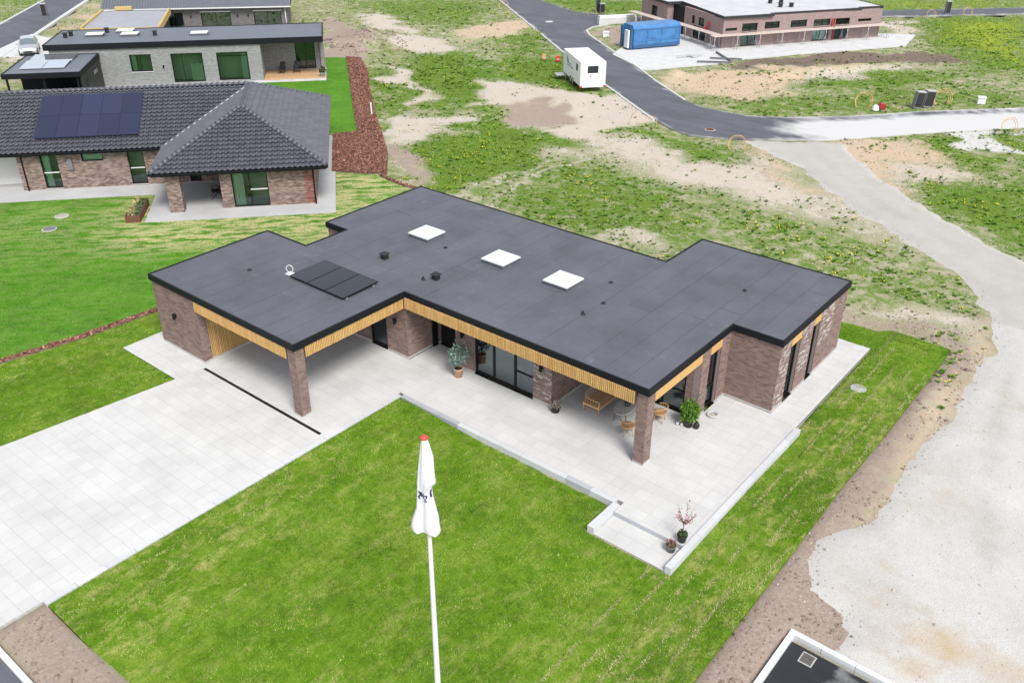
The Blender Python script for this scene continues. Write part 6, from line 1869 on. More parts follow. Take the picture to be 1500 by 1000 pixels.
# ------------------------------------------------------------------ flagpole and furled flag
FX, FY = 24.65, -7.74
pole = thing("flagpole", "tall white tapered flagpole with red top standing in the front lawn", "flagpole", (FX, FY, -0.25))
m = MB(); H = 10.38
m.tube([(0, 0, z) for z in (0, 1, 3, 6, 8, 9, H)], [0.085, 0.08, 0.072, 0.056, 0.046, 0.04, 0.034], "mast_white", 16); m.build("mast", pole)
m = MB(); m.lathe((0, 0, H), [(0.03, -0.02), (0.06, 0.0), (0.075, 0.025), (0.075, 0.055), (0.055, 0.08), (0.02, 0.095)], "red_paint", 16); m.build("finial", pole)
m = MB(); m.lathe((0, 0, 0), [(0.2, 0.0), (0.2, 0.15), (0.12, 0.22)], "concrete_pale", 16); m.build("foot", pole)
flag = thing("flag", "white flag hanging furled from the flagpole with dark lettering on a fold", "flag", (FX, FY, 0))
R_ = cam.matrix_world.to_3x3(); rt = Vector((R_[0][0], R_[1][0], 0)).normalized(); tw_ = Vector((R_[0][2], R_[1][2], 0)).normalized()   # towards the photographer
prof = [(10.14, -0.05, 0.05), (10.0, -0.075, 0.095), (9.71, -0.115, 0.16), (9.35, -0.16, 0.165), (9.16, -0.18, 0.18), (9.08, -0.185, 0.185), (9.0, -0.19, 0.11), (8.79, -0.2, 0.11), (8.48, -0.23, 0.165), (8.24, -0.3, 0.2), (8.02, -0.355, 0.225), (7.93, -0.355, 0.23), (7.88, -0.345, 0.225)]
m = MB(); NS = 44; rings = []
for i, (z, l, r) in enumerate(prof):
    ring = []
    for k in range(NS):
        a = 2 * math.pi * k / NS
        half = (r - l) / 2; c = (r + l) / 2
        fold = 1 + 0.26 * math.sin(4 * a + 0.35 * i) * min(1, i / 4) + 0.1 * math.sin(9 * a + 1.3)
        px = c + half * math.cos(a) * (1 + 0.02 * math.sin(3 * i))
        py = (0.045 + 0.45 * half) * math.sin(a) * fold
        zz = z - (0.06 * math.cos(a) + 0.02 * math.sin(3 * a)) * (i > 9) + 0.02
        ring.append(rt * px + tw_ * py + Vector((0, 0, zz)))
    rings.append(ring)
for i in range(len(rings) - 1):
    for k in range(NS):
        k2 = (k + 1) % NS
        m.poly([rings[i][k], rings[i][k2], rings[i + 1][k2], rings[i + 1][k]], "flag_cloth", True)
fc = m.build("cloth", flag)
bmm = bmesh.new(); bmm.from_mesh(fc.data); bmesh.ops.remove_doubles(bmm, verts=bmm.verts, dist=1e-4); bmm.to_mesh(fc.data); bmm.free()
def on_flag(px, z, off=0.012):
    for i in range(len(prof) - 1):
        if prof[i][0] >= z >= prof[i + 1][0]:
            t = (prof[i][0] - z) / (prof[i][0] - prof[i + 1][0] + 1e-9)
            l = prof[i][1] * (1 - t) + prof[i + 1][1] * t; r = prof[i][2] * (1 - t) + prof[i + 1][2] * t
            half = (r - l) / 2; c = (r + l) / 2
            q = max(-0.98, min(0.98, (px - c) / half)); a = math.acos(q)
            fold = 1 + 0.26 * math.sin(4 * a + 0.35 * (i + t)) * min(1, i / 4) + 0.1 * math.sin(9 * a + 1.3)
            return rt * px + tw_ * ((0.045 + 0.45 * half) * math.sin(a) * fold + off) + Vector((0, 0, z + 0.02))
    return Vector((0, 0, z))
m = MB()
def stroke(pts, w=0.032):
    for (a, b) in zip(pts[:-1], pts[1:]):
        d = Vector((b[0] - a[0], b[1] - a[1])); d.normalize(); n_ = Vector((-d.y, d.x)) * w / 2
        m.poly([on_flag(a[0] - n_.x - .02, a[1] + .09 - n_.y), on_flag(b[0] - n_.x - .02, b[1] + .09 - n_.y), on_flag(b[0] + n_.x - .02, b[1] + .09 + n_.y), on_flag(a[0] + n_.x - .02, a[1] + .09 + n_.y)], "logo_navy")
stroke([(-0.14, 8.83), (-0.09, 8.77), (-0.145, 8.70), (-0.11, 8.66)]); stroke([(-0.085, 8.83), (-0.07, 8.72)])
stroke([(-0.05, 8.80), (-0.03, 8.75), (-0.05, 8.69)], 0.02); stroke([(-0.02, 8.77), (0.02, 8.77), (0.025, 8.71), (-0.02, 8.68), (0.0, 8.63), (0.03, 8.65)], 0.026)
stroke([(0.108, 8.86), (0.095, 8.78), (0.105, 8.70), (0.115, 8.68)], 0.03)
m.build("lettering", flag)

# ------------------------------------------------------------------ plants and pots
def leaves(cx, cy, cz, R, n, size, cols, parent, name="foliage", sq=1.0, hole=0.25, seed=1, elong=2.2):
    r = np.random.default_rng(seed)
    d = r.normal(size=(n, 3)); d /= np.linalg.norm(d, axis=1)[:, None]
    rad = R * (hole + (1 - hole) * r.uniform(0, 1, n) ** 0.5)
    lump = 1 + 0.35 * np.sin(d[:, 0] * 5 + 1) * np.sin(d[:, 1] * 6) * np.cos(d[:, 2] * 4)
    P = d * (rad * lump)[:, None]; P[:, 2] *= sq; P += (cx, cy, cz)
    a = r.normal(size=(n, 3)); a /= np.linalg.norm(a, axis=1)[:, None]
    a = a * 0.6 + d * 0.7; a /= np.linalg.norm(a, axis=1)[:, None]
    b = np.cross(a, r.normal(size=(n, 3))); b /= np.linalg.norm(b, axis=1)[:, None]
    s = size * r.uniform(0.6, 1.3, n)[:, None]
    V = np.stack([P - b * s / elong, P + a * s * 0.5 - b * s * .1, P + a * s, P + b * s / elong], 1)
    return tri_cloud(name, V, palette(n, cols, r), "blade", None, parent)
def pot(t, r0, r1, h, mat, soil=True):
    m = MB(); m.lathe((0, 0, 0), [(r0, 0), (r1, h * 0.9), (r1 * 1.06, h * 0.92), (r1 * 1.06, h), (r1 * 0.9, h), (r1 * 0.88, h * 0.86)], mat, 18); m.build("pot", t)
    m = MB(); m.lathe((0, 0, h * 0.86), [(r1 * 0.9, 0), (r1 * 0.88, 0.01)], "potting_soil", 14); m.build("soil", t)
t = thing("potted_olive", "small grey green olive tree in a straw basket pot beside the front door", "potted plant", (12.43, 6.28, 0))
pot(t, 0.16, 0.21, 0.42, "basket")
m = MB(); m.tube([(0, 0, 0.3), (0.015, 0.01, 0.6), (-0.01, 0, 0.9), (0.02, 0, 1.2)], [0.025, 0.022, 0.018, 0.012], "bark_stem", 8)
for k in range(9):
    a = k * 2.4; z = 0.75 + 0.05 * k
    m.tube([(0, 0, z), (0.12 * math.cos(a), 0.12 * math.sin(a), z + 0.14), (0.27 * math.cos(a), 0.27 * math.sin(a), z + 0.22)], [0.01, 0.008, 0.004], "bark_stem", 5)
m.build("trunk", t)
leaves(0, 0, 1.05, 0.42, 900, 0.1, [(0.13, 0.2, 0.17), (0.2, 0.28, 0.25), (0.09, 0.15, 0.12), (0.26, 0.34, 0.31)], t, sq=1.15, elong=3.2, seed=4)
t = thing("potted_conifer", "bushy bright green conifer in a black pot by the terrace pier", "potted plant", (21.82, 9.25, 0))
pot(t, 0.14, 0.19, 0.34, "black_plastic")
leaves(0, 0, 0.68, 0.36, 1700, 0.1, [(0.07, 0.17, 0.02), (0.12, 0.25, 0.03), (0.18, 0.33, 0.05), (0.04, 0.1, 0.015)], t, sq=1.25, elong=3.0, seed=9)
m = MB(); m.tube([(0, 0, 0.2), (0, 0, 0.9)], [0.02, 0.008], "bark_stem", 6); m.build("trunk", t)
t = thing("flower_pot", "low black pot with pale withered flowers at the brick corner of the patio", "potted plant", (17.2, 6.78, 0))
pot(t, 0.17, 0.2, 0.2, "black_plastic")
leaves(0, 0, 0.3, 0.21, 240, 0.08, [(0.16, 0.15, 0.1), (0.4, 0.3, 0.27), (0.5, 0.42, 0.38), (0.1, 0.12, 0.06)], t, sq=0.8, seed=12)
t = thing("vase", "small round black vase right of the green conifer on the terrace", "vase", (22.14, 9.32, 0))
m = MB(); m.lathe((0, 0, 0), [(0.07, 0), (0.12, 0.08), (0.12, 0.18), (0.07, 0.27), (0.05, 0.3), (0.06, 0.32)], "black_plastic", 14); m.build("body", t)
t = thing("lantern", "pair of small white pots left of the green conifer", "pots", (21.5, 9.08, 0))
m = MB(); m.lathe((-0.06, 0, 0), [(0.06, 0), (0.075, 0.12), (0.05, 0.13)], "white_steel", 10); m.build("pot", t)
m = MB(); m.lathe((0.1, 0.05, 0), [(0.05, 0), (0.06, 0.1), (0.04, 0.11)], "white_steel", 10); m.build("pot", t)
t = thing("ring_bowl", "shallow grey ring shaped bowl on the slabs by the tall side window", "bowl", (22.2, 10.52, 0))
m = MB(); m.tube([(0.2 * math.cos(a), 0.2 * math.sin(a), 0.05) for a in np.linspace(0, 2 * math.pi, 25)[:-1]], 0.05, "concrete_grey", 8, closed=True); m.build("rim", t)
m = MB(); m.lathe((0, 0, 0), [(0.18, 0), (0.18, 0.02)], "stone", 18); m.build("base", t)
t = thing("potted_tree", "small bare tree with red buds in a dark pot beside the low terrace wall", "potted plant", (24.93, 3.36, 0.0))
pot(t, 0.12, 0.17, 0.28, "black_plastic")
m = MB(); rr = random.Random(5)
m.tube([(0, 0, 0.22), (0.01, 0, 0.55), (0.0, 0.02, 0.8)], [0.018, 0.015, 0.012], "bark_stem", 7)
tips = []
for k in range(11):
    a = k * 2.4 + rr.uniform(-.3, .3); z = 0.72 + 0.03 * (k % 4); L = rr.uniform(0.25, 0.45)
    p1 = Vector((L * .45 * math.cos(a), L * .45 * math.sin(a), z + L * 0.5)); p2 = Vector((L * .8 * math.cos(a + .2), L * .8 * math.sin(a + .2), z + L * rr.uniform(0.8, 1.3)))
    m.tube([(0, 0, z), p1, p2], [0.01, 0.007, 0.004], "bark_stem", 5); tips += [p1, p2, (p1 + p2) / 2]
m.build("trunk", t)
r_ = np.random.default_rng(3); TP = np.array([tuple(p) for p in tips]); TP = TP[r_.integers(0, len(TP), 170)] + r_.normal(0, 0.05, (170, 3))
A_ = r_.normal(0, 0.03, (170, 3)); B_ = r_.normal(0, 0.02, (170, 3))
tri_cloud("buds", np.stack([TP, TP + B_, TP + A_, TP - B_], 1), palette(170, [(0.28, 0.06, 0.06), (0.35, 0.12, 0.1), (0.18, 0.05, 0.04)], r_), "blade", None, t)
leaves(0, 0, 0.33, 0.15, 200, 0.07, [(0.05, 0.08, 0.03), (0.08, 0.12, 0.05)], t, "underplanting", 0.6, seed=8)
t = thing("heather_pot", "squat grey green pot with pink heather, on the slab step below the bare tree", "potted plant", (24.8, 2.9, -0.165))
pot(t, 0.13, 0.18, 0.25, "stone_dark")
leaves(0, 0, 0.31, 0.15, 260, 0.07, [(0.35, 0.16, 0.16), (0.12, 0.14, 0.08), (0.42, 0.25, 0.24), (0.06, 0.08, 0.04)], t, sq=0.7, seed=15)

# ------------------------------------------------------------------ patio furniture
b = thing("garden_bench", "light wooden spindle back bench under the patio roof", "bench", (18.38, 8.5, 0), 0)
m = MB()
for k in range(6): m.box(-0.34 + k * 0.118, -0.93, 0.38, -0.24 + k * 0.118, 0.93, 0.41, "teak")
for k in range(6):
    mm = MB(); mm.box(-0.34 + k * 0.118, -0.93, 0.385, -0.24 + k * 0.118, 0.93, 0.412, "teak"); mm.build("slat", b)
m = MB(); m.box(-0.35, -0.97, 0.31, 0.37, -0.93, 0.405, "teak"); m.box(-0.35, 0.93, 0.31, 0.37, 0.97, 0.405, "teak"); m.box(0.365, -0.97, 0.31, 0.4, 0.97, 0.405, "teak"); m.box(-0.385, -0.97, 0.31, -0.35, 0.97, 0.405, "teak"); m.build("seat_frame", b)
for x in (-0.36, 0.37):
    for y in (-0.95, 0.95):
        m = MB(); m.tube([(x, y, 0), (x, y, 0.66 if x > 0 else 0.45)], [0.02, 0.026], "teak", 8); m.build("leg", b)
arc = [(0.38, -0.96, 0.66), (0.0, -0.97, 0.67), (-0.25, -0.94, 0.72), (-0.37, -0.8, 0.8), (-0.4, -0.4, 0.84), (-0.4, 0.4, 0.84), (-0.37, 0.8, 0.8), (-0.25, 0.94, 0.72), (0.0, 0.97, 0.67), (0.38, 0.96, 0.66)]
m = MB(); m.tube(arc, 0.022, "teak", 8); m.build("top_rail", b)
m = MB(); m.tube([(0.38, -0.95, 0.2), (-0.36, -0.95, 0.2)], 0.014, "teak", 6); m.tube([(0.38, 0.95, 0.2), (-0.36, 0.95, 0.2)], 0.014, "teak", 6); m.build("stretcher", b)
for k in range(22):
    y = -0.84 + k * 0.08; m = MB(); m.tube([(-0.36, y, 0.4), (-0.4 + 0.02 * (abs(y) > .7), y, 0.83 - 0.03 * (abs(y) > .7))], 0.008, "teak", 5); m.build("spindle", b)
for s in (-1, 1):
    for k in range(5):
        x = -0.28 + k * 0.13; m = MB(); m.tube([(x, s * 0.955, 0.4), (x, s * 0.96, 0.68)], 0.008, "teak", 5); m.build("spindle", b)
tb = thing("garden_table", "low oval garden table with pale stone top in front of the bench", "table", (19.55, 8.3, 0), 0.12)
m = MB(); ov = [(0.36 * math.copysign(abs(math.cos(a)) ** 0.75, math.cos(a)), 0.72 * math.copysign(abs(math.sin(a)) ** 0.75, math.sin(a))) for a in np.linspace(0, 2 * math.pi, 41)[:-1]]
m.prism(ov, 0.46, 0.495, "table_stone"); m.build("tabletop", tb)
for x, y in ((0.22, 0.5), (-0.22, 0.5), (0.22, -0.5), (-0.22, -0.5)):
    m = MB(); m.tube([(x * 1.15, y * 1.1, 0), (x, y, 0.46)], [0.016, 0.024], "bark_stem", 8); m.build("leg", tb)
m = MB(); m.bar((-0.22, -0.5, 0.42), (-0.22, 0.5, 0.42), 0.03, 0.05, "bark_stem"); m.bar((0.22, -0.5, 0.42), (0.22, 0.5, 0.42), 0.03, 0.05, "bark_stem"); m.build("apron", tb)
t = thing("lantern", "black lantern standing on the oval garden table", "lantern", (19.5, 8.5, 0.497))
m = MB(); m.lathe((0, 0, 0), [(0.13, 0), (0.13, 0.02), (0.1, 0.03), (0.1, 0.2), (0.13, 0.22), (0.05, 0.3), (0.02, 0.32)], "black_plastic", 12); m.build("body", t)
t = thing("bowl", "dark bowl in front of the lantern on the oval garden table", "bowl", (19.62, 8.28, 0.495))
m = MB(); m.lathe((0, 0, 0), [(0.05, 0), (0.1, 0.05), (0.11, 0.07), (0.09, 0.065), (0.04, 0.02)], "stone_dark", 14); m.build("body", t)
def armchair(x, y, rot, label):
    c = thing("garden_chair", label, "chair", (x, y, 0), rot, "wooden tub chairs on the patio")
    m = MB(); m.lathe((0, 0, 0.38), [(0.24, 0.0), (0.26, 0.02), (0.26, 0.05), (0.2, 0.055)], "rattan", 20); m.build("seat", c)
    A = np.linspace(math.radians(-115), math.radians(115), 15)
    m = MB(); m.tube([(-0.3 * math.cos(a), 0.31 * math.sin(a), 0.72 - 0.1 * (abs(a) / 2.0) ** 2) for a in A], 0.02, "rattan", 8); m.build("back_rail", c)
    for a in A[1:-1]:
        m = MB(); m.tube([(-0.24 * math.cos(a), 0.24 * math.sin(a), 0.42), (-0.3 * math.cos(a), 0.31 * math.sin(a), 0.715 - 0.1 * (abs(a) / 2.0) ** 2)], 0.009, "rattan", 5); m.build("spindle", c)
    for a in (0.8, 2.35, 3.93, 5.5):
        m = MB(); m.tube([(0.26 * math.cos(a), 0.26 * math.sin(a), 0), (0.19 * math.cos(a), 0.19 * math.sin(a), 0.39)], [0.013, 0.02], "rattan", 7); m.build("leg", c)
    return c
c1 = armchair(20.28, 7.3, 2.3, "wooden tub chair half hidden behind the corner column, nearer the lawn")
copy_thing(c1, (20.75, 8.85, 0), 3.4, "wooden tub chair between the corner column and the green conifer")

# deck chairs and plant on the grey house's deck, chair on the tiled house's terrace
def folding_chair(x, y, z, rot, label, grp=None):
    c = thing("deck_chair", label, "chair", (x, y, z), rot, grp)
    m = MB(); m.hexa([(-.25, -.25, .38), (.3, -.25, .42), (.3, .25, .42), (-.25, .25, .38), (-.25, -.25, .41), (.3, -.25, .45), (.3, .25, .45), (-.25, .25, .41)], "black_plastic"); m.build("seat", c)
    m = MB(); m.hexa([(-.28, -.25, .4), (-.24, -.25, .4), (-.24, .25, .4), (-.28, .25, .4), (-.5, -.25, 1.0), (-.46, -.25, 1.0), (-.46, .25, 1.0), (-.5, .25, 1.0)], "black_plastic"); m.build("backrest", c)
    for s in (-1, 1):
        m = MB(); m.tube([(-.4, s * .27, 0), (.28, s * .27, .62)], .018, "black_metal", 6); m.build("leg", c)
        m = MB(); m.tube([(.35, s * .27, 0), (-.32, s * .27, .62)], .018, "black_metal", 6); m.build("leg", c)
        m = MB(); m.box(-.36, s * .27 - .03, .61, .32, s * .27 + .03, .64, "black_plastic"); m.build("armrest", c)
    return c
def h3(x, y): return loc2w(H3O, H3A, [(x, y)])[0]
p_ = h3(15.2, 1.9); q_ = h3(16.6, 2.1)
f1 = folding_chair(*p_, 0.13, H3A - 1.9, "left dark reclining chair on the wooden deck", "dark chairs on the wooden deck")
copy_thing(f1, (*q_, 0.13), H3A - 1.7, "right dark reclining chair on the wooden deck, by the glass door")
t = thing("potted_shrub", "small dark shrub in a pale pot at the deck's right end", "potted plant", (*h3(19.0, 0.15), 0.13)); pot(t, .2, .25, .4, "concrete_grey"); leaves(0, 0, .55, .3, 250, .16, [(0.03, 0.05, 0.02), (0.07, 0.1, 0.04)], t, seed=22)
p_ = loc2w(H2O, H2A, [(12.3, -3.0)])[0]
folding_chair(*p_, 0, H2A + 3.4, "dark chair half hidden in the roofed corner of the tiled house's terrace")
p_ = loc2w(H2O, H2A, [(14.35, -4.4)])[0]
t = thing("potted_shrub", "white pot with a plant behind the tiled house's big window", "potted plant", (*p_, 0.02)); pot(t, .22, .28, .4, "white_steel"); leaves(0, 0, .7, .33, 300, .2, [(0.03, 0.07, 0.02), (0.06, 0.13, 0.04)], t, seed=23)
# rusty planter box in the lawn corner
pb = thing("planter_box", "long rusty planter box with dry tufts at the terrace corner of the bright lawn", "planter", (*loc2w(H2O, H2A, [(7.9, -5.2)])[0], 0), H2A)
m = MB()
for q in ((-0.42, -1.45, -0.36, 1.45), (0.36, -1.45, 0.42, 1.45), (-0.36, -1.45, 0.36, -1.39), (-0.36, 1.39, 0.36, 1.45)): m.box(q[0], q[1], -0.05, q[2], q[3], 0.42, "corten")
m.build("box", pb)
m = MB(); m.box(-0.36, -1.39, 0, 0.36, 1.39, 0.34, "potting_soil"); m.build("soil", pb)
for k in range(7):
    leaves(-0.15, -1.15 + k * 0.38, 0.42, 0.16, 70, 0.16, [(0.4, 0.33, 0.16), (0.5, 0.42, 0.22), (0.3, 0.28, 0.12)], pb, "grass_tuft", seed=30 + k)
    leaves(0.16, -1.1 + k * 0.36, 0.42, 0.15, 70, 0.14, [(0.1, 0.15, 0.06), (0.16, 0.2, 0.1), (0.06, 0.1, 0.04)], pb, "herb", seed=50 + k)

# ------------------------------------------------------------------ grass blades, weeds, bark, clods, stones
CXY = np.array([34.72, -17.46])
def scatter(poly, dens, rng_, weight=None):
    xs = [p[0] for p in poly]; ys = [p[1] for p in poly]
    A = (max(xs) - min(xs)) * (max(ys) - min(ys)); n = int(A * dens)
    x = rng_.uniform(min(xs), max(xs), n); y = rng_.uniform(min(ys), max(ys), n)
    k = sdf(x, y, poly) > 0.0
    if weight is not None: k &= rng_.uniform(0, 1, n) < weight(x, y)
    return x[k], y[k]
def lawn_blades(name, poly, dens, zf, straw, green, dry, L, Wd, label, aniso=False):
    x, y = scatter(poly, dens, rng)
    ca, sa = (math.cos(H2A), math.sin(H2A)) if aniso else (0.0, 1.0)
    s = np.clip(straw(x, y), 0, 1) * smooth(0.42, 0.6, fbm((x * ca + y * sa) * (0.4 if aniso else 0.9), (-x * sa + y * ca) * 1.7, 91, 4)) * 1.6
    tone = fbm(x * 0.4, y * 0.4, 13, 4) * 0.45 + 0.55 * fbm(x * 2.8, y * 2.8, 14, 4)
    isdry = rng.uniform(0, 1, len(x)) < np.clip(s * 0.7 + 0.005, 0, 0.9)
    c = np.where(isdry[:, None], palette(len(x), dry, rng), palette(len(x), green, rng))
    c = c * (0.55 + 0.9 * smooth(0.3, 0.7, tone))[:, None]
    ln = L * rng.uniform(0.5, 1.3, len(x))
    V = blade_tris(x, y, zf(x, y) - 0.005, ln, Wd * rng.uniform(0.6, 1.4, len(x)), rng.uniform(0.45, 0.97, len(x)), rng)
    tri_cloud(name, V, c, "blade", 'stuff', None, label, "grass")
OL = [(0.05, 0.12, 0.004), (0.092, 0.185, 0.007), (0.148, 0.235, 0.018), (0.072, 0.16, 0.005), (0.185, 0.25, 0.04)]
BR = [(0.038, 0.135, 0.007), (0.062, 0.185, 0.009), (0.09, 0.23, 0.014), (0.05, 0.155, 0.008)]
DRY = [(0.26, 0.275, 0.085), (0.2, 0.245, 0.06), (0.34, 0.33, 0.13)]
lawn_blades("grass", FRONT_LAWN, 620, own_lawn_z, straw_front, OL, DRY, 0.075, 0.02, "short blades of the front lawn's new turf")
lawn_blades("grass", SIDE_LAWN, 420, own_lawn_z, lambda x, y: np.full(x.shape, 0.45), OL, DRY, 0.075, 0.022, "short blades of the narrow lawn beside the driveway")
lawn_blades("grass", NEIGH_LAWN, 190, flat_lawn, straw_neigh, BR, DRY, 0.07, 0.028, "short blades of the neighbour's bright lawn", True)

sx_, sy_ = [], []
for x0, ya, yb, g in SEAMS:
    own = float(straw_front(np.array([x0]), np.array([ya]))[0]) if x0 > 5 else 0.4
    if own < 0.5 or (x0 < 24.5 and random.random() < 0.5) or random.random() > (0.75 if x0 > 24.5 else 0.4): continue
    k = int((yb - ya) * (150 if x0 > 24.5 else 70))
    if k <= 0: continue
    sx_.append(x0 + rng.normal(0, 0.035, k)); sy_.append(rng.uniform(ya, yb, k))
sx_ = np.concatenate(sx_); sy_ = np.concatenate(sy_)
k = (fbm(sx_ * 1.3, sy_ * 1.3, 401, 3) + rng.normal(0, 0.05, len(sx_)) > 0.45) & (np.maximum(sdf(sx_, sy_, FRONT_LAWN), sdf(sx_, sy_, SIDE_LAWN)) > 0.01); sx_, sy_ = sx_[k], sy_[k]
V = blade_tris(sx_, sy_, own_lawn_z(sx_, sy_) + 0.012, rng.uniform(0.04, 0.09, len(sx_)), 0.02 * rng.uniform(0.6, 1.3, len(sx_)), rng.uniform(0.8, 0.98, len(sx_)), rng)
tri_cloud("dry_grass", V, palette(len(sx_), [(0.4, 0.38, 0.17), (0.32, 0.33, 0.12), (0.46, 0.43, 0.22)], rng), "blade", 'stuff', None, "dry straw coloured grass along the joints of the turf strips", "grass")

# weeds and rough grass on the open plots: density falls with the distance from the house
n = 420000
ang = rng.uniform(math.radians(60), math.radians(165), n); dist = 22 * np.exp(rng.uniform(0, math.log(160 / 22), n))
x = CXY[0] + dist * np.cos(ang); y = CXY[1] + dist * np.sin(ang)
bad = np.zeros(n, bool)
for P in HOLES + [BARK]: bad |= sdf(x, y, P) > -0.05
bad |= sdf(x, y, PATH) > 0.1
g = grid_sample(masks["G"], x, y)
g = g + 0.9 * (fbm(x * 1.1, y * 1.1, 71, 4) - 0.5)
keep = (~bad) & (rng.uniform(0, 1, n) < smooth(0.15, 0.95, g)) & (x > GX[2]) & (x < GX[-3])
x, y, dist, g = x[keep], y[keep], dist[keep], g[keep]
sc = np.clip(dist / 50, 0.7, 2.6)
yw = grid_sample(masks["Y"], x, y)
tone = 0.6 + 0.8 * smooth(0.32, 0.68, fbm(x * 0.5, y * 0.5, 15, 4))
c = palette(len(x), [(0.055, 0.135, 0.008), (0.08, 0.175, 0.01), (0.115, 0.21, 0.018), (0.18, 0.23, 0.05), (0.24, 0.25, 0.09)], rng) * tone[:, None]
c = np.where((rng.uniform(0, 1, len(x)) < 0.6 * yw)[:, None], palette(len(x), [(0.24, 0.31, 0.015), (0.3, 0.34, 0.02)], rng), c)
V = blade_tris(x, y, grid_sample(Z, x, y) - 0.01, 0.10 * sc * rng.uniform(0.5, 1.3, len(x)), 0.04 * sc, rng.uniform(0.4, 0.97, len(x)), rng)
tri_cloud("rough_grass", V, c, "blade", 'stuff', None, "rough grass growing in patches on the open building plots", "grass")

n = 95000
ang = rng.uniform(math.radians(60), math.radians(160), n); dist = 24 * np.exp(rng.uniform(0, math.log(125 / 24), n))
x = CXY[0] + dist * np.cos(ang); y = CXY[1] + dist * np.sin(ang)
bad = np.zeros(n, bool)
for P in HOLES + [BARK, NEIGH_LAWN]: bad |= sdf(x, y, P) > -0.12
bad |= sdf(x, y, PATH) > -0.1
g = np.clip(grid_sample(masks["G"], x, y), 0, 1) + 1.5 * (fbm(x * 0.6, y * 0.6, 171, 5) - 0.5)
keep = (~bad) & (rng.uniform(0, 1, n) < 0.05 * (grid_sample(masks['B'], x, y) < 0.3) + 0.95 * smooth(0.3, 0.9, g)) & (rng.uniform(0, 1, n) < 0.8)
x, y, dist = x[keep], y[keep], dist[keep]
NL = 9
R = 0.09 * np.minimum(np.exp(rng.normal(0, 0.45, len(x))), 2.0) * np.clip(dist / 70, 0.9, 1.2)
z = grid_sample(Z, x, y)
Vs = []; Cs = []
pc = palette(len(x), [(0.06, 0.15, 0.008), (0.085, 0.19, 0.01), (0.12, 0.225, 0.018), (0.045, 0.115, 0.008), (0.15, 0.225, 0.035)], rng)
for k in range(NL):
    a = 2 * np.pi * k / NL + rng.uniform(-0.4, 0.4, len(x)); r = R * rng.uniform(0.6, 1.2, len(x)); w = r * 0.28
    dx, dy = np.cos(a), np.sin(a); up = rng.uniform(0.25, 0.95, len(x)) * r
    Vs.append(np.stack([np.column_stack([x, y, z]), np.column_stack([x + dx * r * .55 - dy * w, y + dy * r * .55 + dx * w, z + up * 0.8]),
                        np.column_stack([x + dx * r, y + dy * r, z + up]), np.column_stack([x + dx * r * .55 + dy * w, y + dy * r * .55 - dx * w, z + up * 0.8])], 1))
    Cs.append(pc * rng.uniform(0.8, 1.25, (len(x), 1)))
tri_cloud("weeds", np.concatenate(Vs), np.concatenate(Cs), "blade", 'stuff', None, "leafy weed clumps dotting the open building plots", "weeds")
# dandelions cluster on the weeds
fl = rng.uniform(0, 1, len(x)) < 0.30 * smooth(0.42, 0.66, fbm(x * 0.25, y * 0.25, 201, 3)) + 0.03
fx = np.repeat(x[fl], 3) + rng.normal(0, 0.13, 3 * fl.sum()); fy = np.repeat(y[fl], 3) + rng.normal(0, 0.13, 3 * fl.sum()); fz = np.repeat(z[fl] + 0.7 * R[fl], 3) + rng.uniform(0.0, 0.08, 3 * fl.sum())
q = 0.031 * rng.uniform(0.7, 1.5, len(fx)); ta, tb2 = rng.normal(0, 0.35, (2, len(fx)))
Vd = []
for sx, sy in ((-1, -0.4), (-0.4, 1), (1, 0.4), (0.4, -1)):
    Vd.append(np.column_stack([fx + sx * q, fy + sy * q, fz + (sx * ta + sy * tb2) * q]))
tri_cloud("dandelions", np.stack(Vd, 1), palette(len(fx), [(0.58, 0.52, 0.015), (0.5, 0.5, 0.02), (0.6, 0.46, 0.01)], rng), "blade", 'stuff', None, "yellow dandelion heads scattered over the weedy plots", "flowers")

# bark mulch
def bark(name, poly, dens, size, label, z0=0.0):
    base = sheet(name, poly, 0.4, lambda x, y: z0 + 0.05 * (fbm(x * 3, y * 3, 81) - 0.4), "clod", None, 0.15, 'structure', label, "bark bed")
    x, y = scatter(poly, dens, rng); m = len(x)
    a = rng.uniform(0, 2 * np.pi, m); t = rng.normal(0, 0.35, (2, m)); L = size * rng.uniform(0.5, 1.5, m); w = L * rng.uniform(0.25, 0.55, m)
    zz = z0 + 0.05 * (fbm(x * 3, y * 3, 81) - 0.4) + rng.uniform(0.0, 0.04, m)
    Vb = []
    for sx, sy in ((-1, -1), (1, -1), (1, 1), (-1, 1)):
        dx = sx * L / 2; dy = sy * w / 2
        Vb.append(np.column_stack([x + np.cos(a) * dx - np.sin(a) * dy, y + np.sin(a) * dx + np.cos(a) * dy, zz + np.maximum(-0.01, t[0] * dx + t[1] * dy)]))
    tri_cloud("bark_chips", np.stack(Vb, 1), palette(m, [(0.21, 0.085, 0.055), (0.29, 0.135, 0.09), (0.15, 0.06, 0.042), (0.38, 0.21, 0.15), (0.09, 0.045, 0.035)], rng), "blade", 'stuff', base)
bark("bark_bed", BARK, 700, 0.10, "red brown bark mulch bed between the bright lawn strip and the open plot", 0.02)
bark("bark_bed", BARK_STRIP, 420, 0.12, "narrow bark mulch strip dividing the two left lawns", 0.02)
bark("bark_bed", BARK_EDGE, 420, 0.12, "thin bark edging from the bark bed to the bungalow's back corner", 0.02)

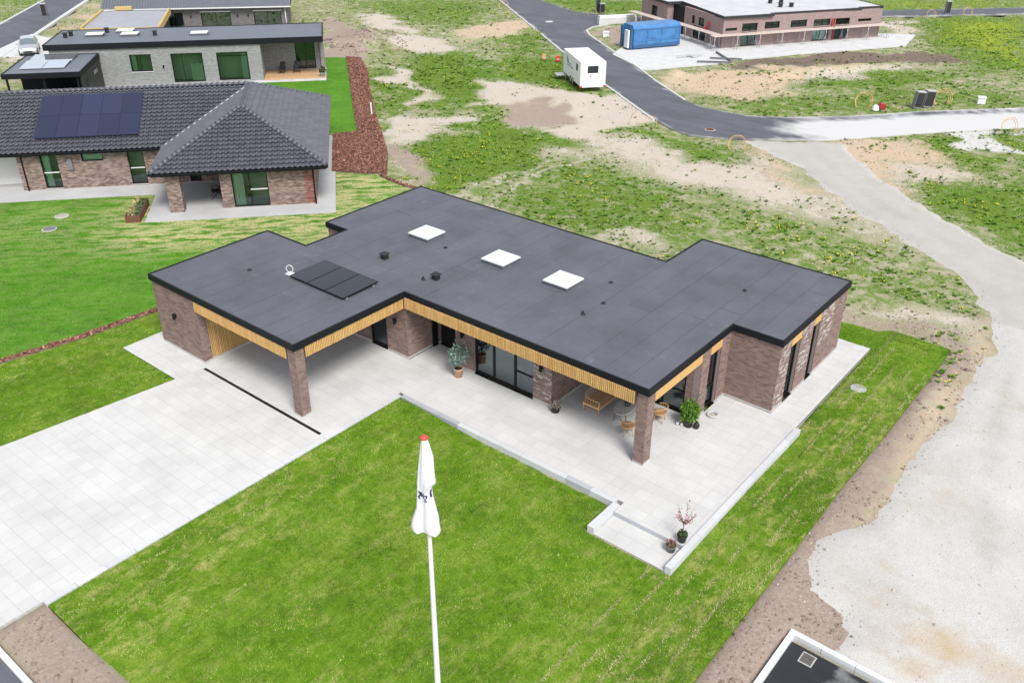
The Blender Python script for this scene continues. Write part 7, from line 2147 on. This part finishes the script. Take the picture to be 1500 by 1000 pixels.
# clods and stones
def lumps(name, n, sampler, size, mat, label, zf=None):
    V = []; F = []
    P = sampler(n)
    oct_f = [(0, 2, 4), (2, 1, 4), (1, 3, 4), (3, 0, 4), (2, 0, 5), (1, 2, 5), (3, 1, 5), (0, 3, 5)]
    for x, y in P:
        s = size * math.exp(random.gauss(0, 0.5)); z = float(zf(np.array([x]), np.array([y]))[0]) + s * 0.15
        i = len(V)
        for d in ((1, 0, 0), (-1, 0, 0), (0, 1, 0), (0, -1, 0), (0, 0, 1), (0, 0, -1)):
            k = s * random.uniform(0.6, 1.3)
            V.append((x + d[0] * k + random.gauss(0, s * .15), y + d[1] * k + random.gauss(0, s * .15), z + d[2] * k * 0.7))
        F += [tuple(i + j for j in f) for f in oct_f]
    me = bpy.data.meshes.new(name); me.from_pydata(V, [], F); me.materials.append(MATS[mat])
    link(name, me, None, 'stuff', label, "stones")
gz1 = lambda x, y: grid_sample(Z, x, y)
def in_poly(poly, mn=-9, avoid=None):
    xs = [p[0] for p in poly]; ys = [p[1] for p in poly]
    def f(n):
        out = []
        while len(out) < n:
            x = rng.uniform(min(xs), max(xs), 4000); y = rng.uniform(min(ys), max(ys), 4000)
            k = sdf(x, y, poly) > 0
            for P in HOLES: k &= sdf(x, y, P) < -0.05
            k &= fbm(x * 0.9, y * 0.9, 301, 3) > 0.45
            out += list(zip(x[k], y[k]))
            if not len(out): break
        return out[:n]
    return f
lumps("soil_clods", 1500, in_poly([(28.05, -10), (29.3, -10), (29.3, 2), (31, 3), (29.7, 6), (29.6, 12), (30, 20), (29, 25), (23, 24.5), (23.5, 22.2), (28.0, 22.1)]), 0.03, "clod", "brown soil clods on the bare strip between lawn and gravel", gz1)
lumps("soil_clods", 450, in_poly([(11.6, -12.7), (26, -12.7), (26, -11.2), (11.6, -11.2)]), 0.028, "clod", "brown soil clods in the bare strip at bottom left", gz1)
lumps("soil_clods", 500, in_poly([(-47, 47), (-38, 46), (-36, 52), (-44, 57)]), 0.09, "dirt_brown", "clods on the brown soil heap at the upper middle", gz1)
def edge_pts(n):
    out = []
    while len(out) < n:
        k = random.randrange(len(JAG)); x, y = JAG[k]
        if x > 34 or y > 46: continue
        out.append((x + random.gauss(0, 0.35), y + random.gauss(0, 0.35)))
    return out
lumps("stones", 2600, edge_pts, 0.022, "stone", "pale stones along the edges of the gravel yard and path", lambda x, y: np.maximum(grid_sample(Z, x, y), np.where(sdf(x, y, PATH) > 0, path_z(x, y), -1.0)))
def yard_pts(n):
    x = rng.uniform(28, 42, n * 3); y = rng.uniform(2, 26, n * 3); k = sdf(x, y, PATH) > 0.3
    return list(zip(x[k], y[k]))[:n]
lumps("stones", 1600, yard_pts, 0.018, "stone", "loose small stones lying on the gravel yard", path_z)
